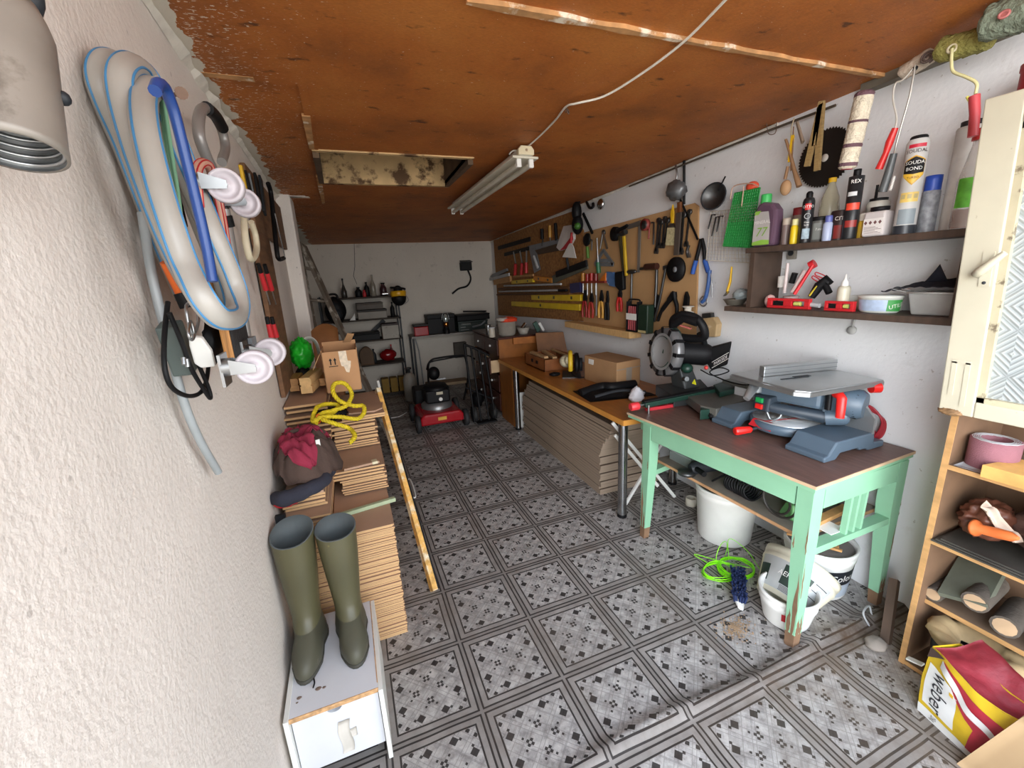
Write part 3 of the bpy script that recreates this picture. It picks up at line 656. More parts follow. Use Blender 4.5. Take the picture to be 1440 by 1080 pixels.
# leaning chipboard strip with worn white coating
bot = V((-.375, .345, .012)); top = ay(531, 548, 1.12)
t = thing('leaning_strip', 'long chipboard strip with worn white edge leaning on the hardboard stacks', 'strip', bot)
b = MB(); b.beam(bot, top, .05, .026, (1, .3, 0)); part('strip', b, mt('d9a85a', .7, var=.3, sc=30, dirt='e8dfc4', dsc=5, damt=.5), t)
b = MB(); off = V((.018, .006, 0)); b.beam(bot+off, top+off, .045, .008, (1, .3, 0)); part('facing', b, BLK, t, label='black strip for the shadow line')  # thin black strip draws the shadow line beside the chipboard
# pale panel with a handle standing behind the strip
t = thing('cupboard_door', 'narrow white cupboard door with a bow handle leaning behind the chipboard strip', 'door', (-.39, 1.3, 0))
b = MB(); b.beam((-.36, 1.22, .0), (-.46, 1.5, .88), .02, .016, (1, 0, 0)); b.beam((-.375, 1.02, .0), (-.45, 1.22, .62), .016, .02, (1, 0, 0)); part('panel', b, mt('c9c8c0', .5), t)
b = MB(); h0, h1 = ax(571, 676, -.36), ax(578, 699, -.36); o_ = V((.03, -.01, .005)); b.tube(smoothpath([h0, h0+o_, h1+o_, h1], 5), .0055, 8); part('handle', b, WHT, t, label='white bow handle')
# ---- on top of the stacks
def folded(b, c, rad, seed, amp=.28, fr=1.6, nu=40, nv=26, M=None):
    def f(d):
        q = V((d.x*fr+seed, d.y*fr, d.z*fr)); r_ = 1-abs(noise.noise(q*1.3))*2
        return amp*(r_*.5+.5*noise.noise(q*2.9))
    b.sph(c, rad, nu, nv, f, M)
M_JK = mt('4d3d36', .95, var=.15, bump=.2, bs=150); M_JR = mt('8e2740', .9, var=.12, bump=.2, bs=150)
t = thing('work_jacket', 'crumpled brown and crimson work jacket heaped on the sheets by the wall', 'jacket', (-.85, .28, .78))
def drape(x, y):  # height of the heap over the sheets
    r2 = ((x+.842)/.13)**2+((y-.33)/.2)**2
    h = .115*max(0, 1-r2**2.2)
    return .782+h*(1+.3*noise.noise(V((x*16, y*16, 1)))+.42*(1-2.2*abs(noise.noise(V((x*17+y*9, y*15-x*7, 5)))))+.06*(1-2*abs(noise.noise(V((x*34, y*36, 2))))))
def jsheet(x0, x1, y0, y1, lift, t_, nu=36, nv=36, sk=0.):
    def f(u, v):
        a, r_ = 2*u-1, 2*v-1; m = max(abs(a), abs(r_)); l = math.hypot(a, r_) or 1; a, r_ = a*m/l, r_*m/l
        x = (x0+x1)/2+(x1-x0)/2*a+.012*noise.noise(V((u*4, v*4, lift*90))); y = (y0+y1)/2+(y1-y0)/2*r_+sk*a
        return (max(x, -.938), y, drape(x, y)+lift)
    return f
b = MB(); b.slab(jsheet(-.955, -.712, .14, .53, .004, .01), 44, 44, .01); part('body', b, M_JK, t)
b = MB(); b.slab(jsheet(-.925, -.785, .17, .36, .021, .006, sk=-.05), 34, 34, .006); b.slab(jsheet(-.885, -.74, .29, .47, .023, .006, sk=.04), 34, 30, .006); b.slab(jsheet(-.93, -.86, .38, .50, .018, .006), 16, 16, .006); part('lining', b, M_JR, t, label='crimson lining')
b = MB(); p = smoothpath([V((-.91, .36, drape(-.91, .36)+.025)), V((-.88, .32, drape(-.88, .32)+.03)), V((-.83, .37, drape(-.83, .37)+.034)), V((-.79, .36, drape(-.79, .36)+.03)), V((-.76, .40, drape(-.76, .4)+.028))], 6); b.tube(p, .008, 8); part('collar', b, M_JK, t)
b = MB(); b.box((-.775, .235, drape(-.775, .235)+.028), (.016, .003, .03), rotz(.4)); part('care_label', b, WHT, t, label='white label')
b = MB(); P = smoothpath([(-.935, .12, .79), (-.90, .09, .795), (-.84, .105, .80), (-.78, .16, .80), (-.755, .26, .80)], 6); b.tube(P, [.026+.008*noise.noise(p*25) for p in P], 16)
one('navy_garment', 'rolled navy garment edge showing below the brown jacket', 'garment', b, mt('2b2c38', .95, var=.15, bump=.2, bs=150))
b = MB(); folded(b, (-.90, .1, .772), (.035, .02, .012), 4, .4, 2); one('red_rag', 'small red rag poking out under the navy garment', 'rag', b, RED)
# yellow rope
M_ROPE = mt('d3bd1e', .7, var=.25, sc=60)
kz = .905
P = smoothpath([(-.80, .50, .93), (-.78, .56, .96), (-.72, .62, .955), (-.66, .66, .96), (-.63, .72, 1.0), (-.655, .75, 1.05), (-.70, .74, 1.06), (-.715, .70, 1.03), (-.69, .67, .985), (-.63, .67, .95), (-.585, .68, .94), (-.585, .64, .915), (-.62, .60, .90), (-.69, .57, .93), (-.77, .53, .955), (-.81, .52, .945), (-.79, .60, .985), (-.75, .68, .975), (-.70, .70, .955), (-.72, .62, .945), (-.77, .53, .95), (-.72, .50, .925), (-.66, .50, .89), (-.64, .44, .87), (-.66, .39, .86)], 7)
t = thing('yellow_rope', 'loosely bundled yellow rope lying on the stacks in front of the cardboard box', 'rope', (-.72, .6, .9)); b = MB()
for k in range(3):
    Q = []; L = 0
    for i, p in enumerate(P):
        if i: L += (p-P[i-1]).length
        tt = (P[min(i+1, len(P)-1)]-P[max(i-1, 0)]).normalized(); nn = tt.cross(V((.3, .2, 1))).normalized(); a = L/.045*2*PI+k*2*PI/3
        Q.append(p+(Matrix.Rotation(a, 3, tt) @ nn)*.0055)
    b.tube(Q, .0066, 7)
part('rope', b, M_ROPE, t); b = MB(); b.tube([V((-.785, .53, .95))+.021*V((math.cos(a)*.4, math.cos(a)*.5, math.sin(a))) for a in [k*.5236 for k in range(12)]], .003, 6, True); part('binding', b, ORG, t)
b = MB(); folded(b, (-.74, .70, .915), (.07, .05, .03), 7, .35, 2); one('black_rag', 'black rag lying under the yellow rope', 'rag', b, BLK)
# cardboard box with arrows and tape
x0, x1, y0, y1, z0, z1 = -.752, -.575, .86, 1.06, .985, 1.205
t = thing('cardboard_box', 'open cardboard box with two arrows and torn tape on the hardboard stacks', 'box', ((x0+x1)/2, (y0+y1)/2, z0))
b = MB(); w = .004
b.bx(x0, x1, y0, y0+w, z0, z1); b.bx(x0, x1, y1-w, y1, z0, z1+.03); b.bx(x0, x0+w, y0, y1, z0, z1+.01); b.bx(x1-w, x1, y0, y1, z0, z1+.01); b.bx(x0, x1, y0, y1, z0, z0+w); part('carton', b, mt('b98c62', .8, var=.06), t)
b = MB(); b.hexa([(x0, y0+.02, z1), (x0-.004, y0+.02, z1), (x0-.004, y1-.03, z1), (x0, y1-.03, z1), (x0-.05, y0+.03, z1-.09), (x0-.054, y0+.03, z1-.09), (x0-.054, y1-.03, z1-.09), (x0-.05, y1-.03, z1-.09)]); part('flap', b, CARD, t)
b = MB(); b.hexa([(-.64, y1-.01, z1+.02), (-.6, y1-.02, z1+.02), (-.6, y1-.015, z1+.02), (-.64, y1-.005, z1+.02), (-.61, y1-.06, z1+.075), (-.575, y1-.07, z1+.07), (-.575, y1-.065, z1+.07), (-.61, y1-.055, z1+.075)]); part('flap', b, CARD, t)
b = MB(); ye = y0-.0012
for k in (0, 1):
    xc = -.712+k*.022; b.prism([(xc-.003, ye, 1.135), (xc+.003, ye, 1.135), (xc+.003, ye, 1.158), (xc+.008, ye, 1.158), (xc, ye, 1.172), (xc-.008, ye, 1.158), (xc-.003, ye, 1.158)], (0, .001, 0))
b.bx(-.723, -.678, ye, ye+.001, 1.125, 1.129); part('arrow_print', b, BLK, t, label='black arrow print')
b = MB(); P = [(-.668, 1.204), (-.63, 1.204), (-.628, 1.15), (-.612, 1.147), (-.618, 1.115), (-.628, 1.085), (-.642, 1.09), (-.65, 1.12), (-.662, 1.125), (-.667, 1.16)]; b.prism([(x, ye, z) for x, z in P], (0, .001, 0)); part('tape', b, mt('dccbb2', .45, var=.2, sc=40), t, label='torn packing tape')
# profiled wooden blocks
def moulding(lab, p0, p1, s, m=LWOOD):
    b = MB(); M = frame(p0, V(p1)-V(p0), V((0, 0, 1)).cross(V(p1)-V(p0))); L = (V(p1)-V(p0)).length
    pr = [(-.5, 0), (.5, 0), (.5, .45), (.38, .5), (.5, .58), (.5, 1), (-.36, 1), (-.5, .9), (-.5, .6), (-.4, .5), (-.5, .4)]
    b.prism([(0, y*s, z*s*1.5) for y, z in pr], (L, 0, 0)); b.v = [M @ p for p in b.v]; one('wood_block', lab, 'wood block', b, m, group=None)
moulding('pale profiled wooden block whose cut end faces the doorway, beside the cardboard box', (-.845, .84, 1.005), (-.80, 1.1, 1.005), .055)
moulding('wooden block lying behind the profiled block, closer to the wall', (-.91, .93, 1.005), (-.90, 1.1, 1.005), .045, WOOD)
moulding('wooden block squeezed between the profiled block and the cardboard box', (-.775, .98, 1.005), (-.765, 1.15, 1.005), .028, WOOD)
t = thing('green_bag', 'crumpled bright green plastic bag in front of the pillar', 'bag', (-.90, 1.2, 1.1)); b = MB(); folded(b, (-.872, 1.17, 1.17), (.055, .07, .08), 3, .35, 2.2); part('bag', b, mt('1fae2a', .35, var=.25, sc=20), t)
b = MB(); folded(b, (-.88, 1.16, 1.05), (.04, .04, .045), 9, .15, 2); one('dark_ball', 'dark lump of cloth under the green plastic bag', 'cloth', b, BLK)
# leather/wood pieces behind the box
b = MB(); M = frame((-.80, 1.5, 1.0), (.9, .1, .2), (0, .3, 1)); b.grid(lambda u, v: M @ V(((u-.5)*.2, v*.3, .02*math.sin(u*3))), 6, 6); b2 = MB()
b2.slab(lambda u, v: V((-.86+u*.16+v*.03, 1.5+.05*u, v*1.30-.04*(2*u-1)**2*v)), 10, 8, V((0, .03, 0))); one('orange_cushion', 'orange brown padded panel standing behind the cardboard box', 'cushion', b2, mt('8d5a32', .6, var=.2))
b = MB(); P = smoothpath([(-.85, 1.19, 1.005), (-.85, 1.2, 1.22), (-.82, 1.2, 1.25), (-.79, 1.2, 1.22), (-.78, 1.2, 1.15)], 6); b.tube(P, .016, 8, flat=.25); one('white_strap_loop', 'pale plastic handle loop standing behind the cardboard box', 'loop', b, mt('b5b0aa', .5))
# ================================================================ the dark far end
YS = 4.45
def sx(u, z, y=YS): return xfor(u, y, z)
M_SHF = mt('3b332c', .8, var=.2)
t = thing('shelf_unit', 'dark metal shelving unit full of bottles and boxes against the back wall', 'shelving', (-.3, 4.62, 0))
SZ = [1.375, 1.085, .805, .47, .045]
for z in SZ:
    b = MB(); b.bx(-.92, .08, YS, 4.78, z-.02, z); part('shelf', b, M_SHF, t)
for x, y in ((.06, YS), (.06, 4.76), (-.92, YS), (-.92, 4.76)):
    b = MB(); b.bx(x, x+.022, y, y+.022, 0, 1.40); part('post', b, DKG, t)
def bottle(lab, u, z, h, r, m, capm=None, y=4.58, neck=.35, nr=.3, group=None, kind='bottle', x=None):
    x = sx(u, z, y) if x is None else x
    t = thing(kind, lab, 'bottle', (x, y, z+.001)); b = MB(); hb = h*(1-neck)
    b.lathe([(r*.9, 0), (r, r*.15), (r, hb*.85), (r*.85, hb), (r*nr, hb+h*neck*.5), (r*nr, h*.94)], n=16); part('body', b, m, t, w=False)
    b = MB(); b.lathe([(r*nr*1.25, h*.9), (r*nr*1.25, h), (.001, h)], n=12, capb=False); part('cap', b, capm or BLK, t, w=False)
    return t
bottle('slim dark bottle with a long tapered neck on the top back shelf', 485, 1.375, .25, .035, mt('3a3530', .3), DKG, neck=.6, nr=.25)
bottle('squat black bottle on the top back shelf beside the tapered one', 505, 1.375, .13, .045, BLK, DKG, nr=.4)
bottle('red bottle standing in front of the black bottle on the top back shelf', 513, 1.375, .09, .022, RED, RED, y=4.5, nr=.6)
bottle('black bottle with sloping shoulders behind the red bottle on the back shelf', 517, 1.375, .19, .035, BLK, BLK, nr=.3, y=4.64)
bottle('tall cloudy bottle with a pump top on the top back shelf', 526, 1.375, .28, .035, mt('8b8578', .25), mt('9a9488', .5), nr=.3, neck=.45)
bottle('dark maroon jug at the end of the bottles on the top back shelf', 540, 1.375, .17, .045, mt('3a1c22', .4), BLK, nr=.5, y=4.66)
b = MB(); b.cyl((sx(538, 1.40), 4.5, 1.40), (sx(546, 1.4), 4.5, 1.40), .018, n=12); one('chrome_torch', 'small shiny chrome torch lying on the top back shelf by the face shield', 'torch', b, CHROME)
# face shield
c = ay(560, 412, 4.40)
t = thing('face_shield', 'yellow and black face shield hanging on the corner of the back shelves', 'face shield', c); b = MB()
b.sph(c+V((0, 0, .0)), (.105, .10, .10), 22, 14); b.v = [p if p.z < c.z+.03 else V((p.x, p.y, c.z+.03)) for p in b.v]; part('brow_guard', b, mt('d9a41c', .35), t, label='yellow brow guard')
b = MB(); b.sph(c+V((0, -.012, -.06)), (.098, .1, .11), 20, 12); b.v = [V((p.x, p.y, min(p.z, c.z-.035-.35*abs(p.x-c.x)*.3))) for p in b.v]; part('visor', b, BLK, t)
b = MB(); b.tube([c+V((.09*math.cos(a), .09*math.sin(a), .045+.03*abs(math.sin(a/2)))) for a in [k*PI/12 for k in range(24)]], .014, 8, True); b.sph(c+V((0, 0, .03)), (.06, .06, .07), 14, 8); part('headband', b, BLK, t)
b = MB(); b.tube(smoothpath([c+V((.085, -.02, -.02)), c+V((.12, -.03, -.10)), c+V((.06, -.05, -.15))], 5), .004, 6); part('strap', b, GRY, t)
# backpack sprayer
c = ay(472, 437, 4.38)
t = thing('rucksack', 'black rucksack hanging from the left end of the back shelves', 'bag', c); b = MB(); b.sph(c, (.115, .09, .16), 20, 14, lambda d: .12*(abs(d.x)**4+abs(d.z)**4)+.05*fbm(d, 2)); part('body', b, BLK, t)
b = MB(); b.tube(smoothpath([c+V((-.06, -.02, .14)), c+V((-.05, -.02, .20)), c+V((.03, -.02, .2)), c+V((.05, -.02, .14))], 6), .014, 8); part('handle', b, BLK, t); b = MB(); b.sph(c+V((0, -.06, -.04)), (.08, .05, .08), 16, 10); part('pocket', b, DKG, t)
def crate(name, lab, cat, x0, x1, y0, y1, z0, z1, m, lidm=None, bev=.006, group=None):
    t = thing(name, lab, cat, ((x0+x1)/2, (y0+y1)/2, z0), group=group); b = MB(); b.bx(x0, x1, y0, y1, z0, z1-(z1-z0)*.2); part('body', b, m, t, bev=bev)
    b = MB(); b.bx(x0-.004, x1+.004, y0-.004, y1+.004, z1-(z1-z0)*.2, z1); part('lid', b, lidm or m, t, bev=bev); return t
z = 1.086
crate('storage_box', 'long grey storage box with a dark lid on the second back shelf', 'box', sx(504, z), sx(545, z), 4.46, 4.7, z, z+.12, mt('7c756a', .5), mt('2a2624', .6))
crate('storage_box', 'wide grey tray box lying on the dark lidded storage box', 'box', sx(504, z), sx(541, z), 4.48, 4.7, z+.124, z+.21, mt('544c44', .6))
b = MB(); b.prism([(sx(492, z), 4.46, z+.0), (sx(500, z), 4.46, z), (sx(500, z), 4.46, z+.09), (sx(498, z), 4.46, z+.06)], (0, .01, 0)); one('paper_scraps', 'white torn paper leaning against the grey storage box', 'paper', b, WHT)
bottle('dark shiny sided bottle below the face shield on the back shelves', 553, z, .2, .03, BLK, BLK, y=4.5)
z = .806
crate('tool_case', 'black power tool case lying on the third back shelf', 'case', sx(497, z), sx(535, z), 4.46, 4.7, z, z+.10, BLK)
b = MB(); b.beam((sx(519, .9), 4.74, .84), (sx(543, 1.05), 4.74, 1.03), .05, .02, (0, 1, 0)); one('slanting_bar', 'dark flat bar slanting between the back shelves above the tool case', 'bar', b, DKG)
x0, x1 = sx(539, z, 4.42), sx(562, z, 4.42)
t = thing('grey_box', 'pale grey cardboard box overhanging the third back shelf', 'box', ((x0+x1)/2, 4.5, z)); b = MB(); b.bx(x0, x1, 4.42, 4.62, z, z+.175); part('carton', b, mt('a9a49a', .7, dirt='857f76', dsc=12, damt=.4), t, bev=.003)
b = MB(); b.bx(x0+.004, x1-.004, 4.415, 4.625, z+.176, z+.2); part('lid', b, mt('3a2c28', .6), t)
z = .471
b = MB(); x0, x1 = sx(537, z), sx(559, z); b.sph(((x0+x1)/2, 4.55, z+.098), ((x1-x0)/2, .08, .08), 18, 12, lambda d: .15*fbm(d, 2.)+.1*abs(d.x)**3); t = one('red_pump', 'glossy red round machine on the fourth back shelf', 'pump', b, mt('7d1016', .2))
bottle('red bottle standing beside the round red machine on the back shelf', 552, z, .22, .03, mt('7d1016', .3), RED, y=4.66)
bottle('dark bottle behind the brown cushion on the fourth back shelf', 527, z, .19, .035, DKG, BLK, y=4.6)
b = MB(); b.slab(lambda u, v: V((sx(508, z)+(sx(527, z)-sx(508, z))*u, 4.44+.02*v, z+.002+.25*v*(1-.35*(2*u-1)**2*v))), 12, 10, V((0, .05, 0))); one('arched_board', 'round topped brown wooden panel leaning on the fourth back shelf', 'panel', b, mt('5a4430', .7))
z = .046
for i, (ua, ub) in enumerate(((536, 546), (548, 558), (560, 569))):
    x0, x1 = sx(ua, .3), sx(ub, .3); b = MB(); b.bx(x0, x1, 4.46, 4.6, .047, .047+.2); one('yellow_carton', ['yellow brown carton at the left of the row on the lowest back shelf', 'yellow brown carton in the middle of the row on the lowest back shelf', 'yellow carton at the shelf post on the lowest back shelf'][i], 'carton', b, mt('8a6a24', .7), bev=.003, group='cartons on the lowest back shelf')
# wall box with cable
c = ay(655, 375, 4.76)
t = thing('wall_socket', 'black hinged socket box with a curved cable on the back wall', 'socket', c); b = MB(); b.bx(c.x-.085, c.x+.085, 4.72, 4.80, c.z-.055, c.z+.065); part('housing', b, BLK, t, bev=.01)
b = MB(); b.hexa([(c.x-.095, 4.70, c.z+.06), (c.x+.095, 4.70, c.z+.06), (c.x+.08, 4.79, c.z+.085), (c.x-.08, 4.79, c.z+.085), (c.x-.095, 4.70, c.z+.068), (c.x+.095, 4.70, c.z+.068), (c.x+.08, 4.79, c.z+.093), (c.x-.08, 4.79, c.z+.093)]); part('flap', b, DKG, t)
b = MB(); b.tube(smoothpath([c+V((.03, 0, -.05)), ay(662, 392, 4.77), ay(657, 402, 4.77), ay(645, 406, 4.77), ay(636, 413, 4.77)], 6), .013, 8); part('cable', b, BLK, t)
b = MB()
b.tube([ay(498, 342, 4.795), ay(499, 375, 4.795), ay(497, 388, 4.795), ay(502, 400, 4.795)], .003, 5); one('wall_crack', 'thin dark crack line running down the back wall to the bottles', 'wire', b, DKG)  # thin dark tube added to draw a crack in the wall
# work table with cases
zt = .80
t = thing('metal_table', 'grey metal frame table under the black cases at the back wall', 'table', (.8, 4.6, 0)); b = MB(); b.bx(.19, 1.5, 4.4, 4.78, zt-.025, zt); part('table_top', b, mt('8a8680', .6), t)
for x in (.2, 1.46):
    for y in (4.41, 4.74): b = MB(); b.bx(x, x+.025, y, y+.025, 0, zt-.025); part('leg', b, DKG, t)
b = MB(); b.tube([(.235, 4.40, .77), (.27, 4.40, .6), (.29, 4.4, .02)], .008, 6); part('brace', b, GRY, t)
yb = 4.45
def X_(u, z=.8): return xfor(u, yb, z)
crate('red_tin', 'red tin at the left end of the metal table', 'tin', X_(583), X_(603), 4.42, 4.6, zt, zt+.16, mt('a01820', .35), mt('1e1614', .5), bev=.012)
crate('black_case', 'large black tool case standing on the metal table behind the lantern', 'case', X_(604), X_(642), 4.5, 4.72, zt, zt+.27, BLK)
t = crate('green_case', 'dark green tool case with white lettering on the metal table', 'case', X_(645), X_(686), 4.44, 4.7, zt, zt+.15, mt('1c2b26', .5))
b = MB(); b.text('PARKSIDE', .035, lambda x, y: (X_(656)+x*.9, 4.437, zt+.105+y)); b.bx(X_(648), X_(655), 4.436, 4.438, zt+.062, zt+.07); b.bx(X_(648), X_(660), 4.436, 4.438, zt+.025, zt+.03); part('lettering', b, mt('9a9a96', .6), t)
crate('black_case', 'flat black case lying on top of the green tool case', 'case', X_(645), X_(690), 4.46, 4.7, zt+.152, zt+.24, BLK)
b = MB(); b.beam((X_(655), 4.5, zt+.285), (X_(688), 4.55, zt+.26), .03, .02); one('black_bar', 'black bar lying on the flat black case', 'bar', b, BLK)
b = MB(); b.tube(smoothpath([(X_(664), 4.42, zt+.06), (X_(675), 4.42, zt+.08), (X_(682), 4.42, zt+.13)], 5), .014, 8); one('silver_nozzle', 'bent silver pipe lying in front of the green tool case', 'pipe', b, GRY)
x = xfor(629, 4.38, zt)
t = thing('lantern', 'bright brass and glass lantern on the front edge of the metal table', 'lantern', (x, 4.41, zt))
b = MB(); b.lathe([(.045, 0), (.045, .06), (.035, .07), (.03, .1)], n=16); part('base', b, BLK, t, w=False); b = MB(); b.lathe([(.03, .1), (.038, .12), (.038, .15), (.03, .165)], n=16); part('burner', b, mt('c98a4a', .2, 1.), t, w=False, label='brass burner')
b = MB(); b.lathe([(.03, .165), (.04, .2), (.03, .25), (.012, .275)], n=16); part('globe', b, mt('b9c4c0', .08, .6), t, w=False); b = MB(); b.tube([(.05*math.cos(a), 0, .2+.11*math.sin(a)) for a in [k*PI/10 for k in range(11)]], .003, 6); part('bail', b, STEEL, t, w=False)
b = MB(); p = ay(648, 490, 4.76); b.bx(p.x-.11, p.x+.08, 4.70, 4.79, p.z-.13, p.z+.1); one('grey_board', 'grey board leaning on the back wall below the metal table top', 'board', b, mt('4c463f', .7), bev=.004)
# gas bottle
c = az(579, 568, 0.0); x, y = .02, 3.85
t = thing('gas_bottle', 'off white gas bottle standing between the back shelves and the mower', 'gas bottle', (xfor(578, 4.05, .1), 4.05, 0)); b = MB(); b.lathe([(.06, 0), (.085, .02), (.085, .30), (.06, .36), (.025, .38)], n=20); part('body', b, mt('8f897e', .5, var=.15), t, w=False)
b = MB(); b.lathe([(.02, .375), (.02, .43), (.04, .43), (.04, .45), (.001, .45)], n=12); b.cyl((-.05, 0, .44), (.03, 0, .44), .01, n=8); part('valve', b, DSTEEL, t, w=False)
# mower
M_MR = mt('a3101c', .25, var=.08); ax0, ax1, my = -.03, .42, 2.68
t = thing('lawn_mower', 'red lawn mower with a black engine parked at the far end of the aisle', 'lawn mower', (.2, 2.95, 0))
b = MB(); prof = [(-.235, .07), (.235, .07), (.235, .15), (.2, .19), (-.2, .19), (-.235, .15)]
xc = (ax0+ax1)/2
b.prism([(xc+.0+p*.98, my+.02, z+.0) for p, z in prof], (0, .5, 0)); part('deck', b, M_MR, t, bev=.02)
b = MB(); b.lathe([(.17, 0), (.17, .04), (.13, .07)], Matrix.Translation((xc, my+.3, .188)), 24); part('engine_base', b, mt('8b8c8c', .4, .7), t, label='grey cast engine base')
b = MB(); b.bx(xc-.13, xc+.13, my+.16, my+.44, .26, .40); b.sph((xc, my+.3, .40), (.14, .15, .06), 18, 10); part('engine_cover', b, BLK, t, bev=.02)
b = MB(); b.bx(xc-.02, xc+.05, my+.152, my+.158, .355, .385); part('engine_plate', b, mt('b7b09a', .5), t); b = MB(); b.cyl((xc+.02, my+.14, .305), (xc+.02, my+.16, .305), .02, n=14); b2 = part('fuel_cap', b, WHT, t)
b = MB(); b.bx(xc-.05, xc+.04, my+.012, my+.018, .115, .15); part('deck_sticker', b, mt('d6a63a', .5), t, label='yellow sticker')
for x, y in ((ax0-.03, my+.06), (ax1+.03, my+.06), (ax0-.03, my+.5), (ax1+.03, my+.5)):
    s = 1 if x > xc else -1; b = MB(); r = .09 if y < my+.2 else .1; Mx = Matrix.Translation((x, y, r)) @ Matrix.Rotation(PI/2, 4, 'Y'); b.lathe([(r*.5, -.022), (r, -.022), (r*1.03, 0), (r, .022), (r*.5, .022)], Mx, 24); q = part('wheel', b, mt('2a2a2b', .7), t)
    b = MB(); b.lathe([(.01, -.024), (r*.5, -.02), (r*.5, .02), (.01, .024)], Mx, 18); part('hub', b, GRY, q)
h = [ay(604, 560, 3.2), ay(602, 520, 3.45), ay(606, 507, 3.5), ay(620, 503, 3.5), ay(645, 500, 3.5), ay(654, 503, 3.5), ay(658, 530, 3.4), ay(652, 562, 3.2)]
b = MB(); b.tube(smoothpath(h, 5), .012, 8); b.tube(smoothpath([ay(600, 520, 3.5), ay(604, 510, 3.55), ay(625, 505, 3.55), ay(656, 500, 3.55), ay(668, 505, 3.5)], 5), .009, 8); part('handle', b, BLK, t)
b = MB(); p = ay(610, 525, 3.3); b.sph(p, (.07, .07, .08), 14, 10); part('grass_bag', b, BLK, t); b = MB(); b.bx(xc-.2, xc+.2, my+.5, my+.75, .15, .35); part('rear_flap', b, BLK, t, bev=.02); b = MB(); b.bx(xc+.06, xc+.16, my+.48, my+.49, .44, .452); part('lever', b, LGR, t)
# trestle with plank behind the mower
t = thing('trestle', 'low dark trestle carrying a pale plank behind the mower', 'trestle', (.4, 3.9, 0)); p0, p1 = ay(602, 545, 3.9), ay(660, 538, 3.9)
b = MB(); b.hexa([p0, p1, p1+V((0, .2, 0)), p0+V((0, .2, 0)), p0+V((0, 0, .035)), p1+V((0, 0, .035)), p1+V((0, .2, .035)), p0+V((0, .2, .035))]); part('plank', b, mt('8a7458', .7), t)
for q in (p0, p1): b = MB(); b.beam((q.x, 4.0, 0), (q.x, 4.0, q.z), .04, .1, (0, 1, 0)); part('leg', b, DWOOD, t)
# sack truck / folded frame
t = thing('sack_truck', 'black tube sack truck standing in front of the dark drawers', 'sack truck', (.66, 2.72, 0)); b = MB()
A = [(653, 484, 598), (662, 487, 596), (673, 492, 594), (682, 497, 592)]
rails = []
for u, v0, v1 in A:
    p = ay(u, v0, 2.78); q = ay(u+15, v1, 2.70); q.z = max(q.z, .03); b = MB(); b.tube([p, q], .012, 8); part('rail', b, BLK, t)
b = MB(); b.tube([ay(652, 484, 2.78), ay(668, 490, 2.78), ay(688, 500, 2.78)], .013, 8); part('crossbar', b, BLK, t); b = MB(); b.tube([ay(655, 545, 2.75), ay(690, 560, 2.75)], .011, 8); part('crossbar', b, BLK, t)
b = MB(); p = V((.56, 2.69, .02)); q = V((.78, 2.69, .02)); b.beam(p, q, .1, .012); part('toe_plate', b, BLK, t)
for s in (p, q): b = MB(); Mx = Matrix.Translation((s.x, s.y+.09, .09)) @ Matrix.Rotation(PI/2, 4, 'Y'); b.lathe([(.04, -.02), (.088, -.02), (.09, 0), (.088, .02), (.04, .02)], Mx, 20); part('wheel', b, mt('232323', .7), t)
b = MB(); b.sph(ay(672, 560, 3.05), (.07, .07, .10), 16, 10, lambda d: .25*fbm(d, 2)); one('black_sack', 'slumped black sack behind the rails of the sack truck', 'sack', b, BLK)
# ladder behind the pillar
M_LAD = mt('6d6256', .75, var=.2, dirt='b9b4a8', dsc=9, damt=.44)
t = thing('step_ladder', 'paint splashed wooden ladder leaning behind the white pillar', 'ladder', (-.8, 2.6, 0))
S = []
for (u0, v0, y0), (u1, v1, y1) in (((417, 338, 2.95), (446, 490, 2.62)), ((426, 345, 3.0), (492, 490, 2.66))):
    p, q = ay(u0, v0, y0), ay(u1, v1, y1); d = (q-p)/(q.z-p.z); e = p+d*(-p.z+.0); S.append((p, e)); b = MB(); b.beam(p, e, .095, .03, (1, -.4, 0)); part('stile', b, M_LAD, t)
for k in range(6):
    f = .12+k*.15; b = MB(); p, q = S[0][0].lerp(S[0][1], f), S[1][0].lerp(S[1][1], f); b.tube([p, q], .014, 8); part('rung', b, M_LAD, t)
# odds and ends seen on the floor at the back
b = MB(); b.tube(smoothpath([az(545, 588, .006), az(560, 586, .006), az(572, 580, .006)], 5), .004, 6); one('white_flex', 'short white flex lying on the dark floor left of the mower', 'cable', b, WHT)
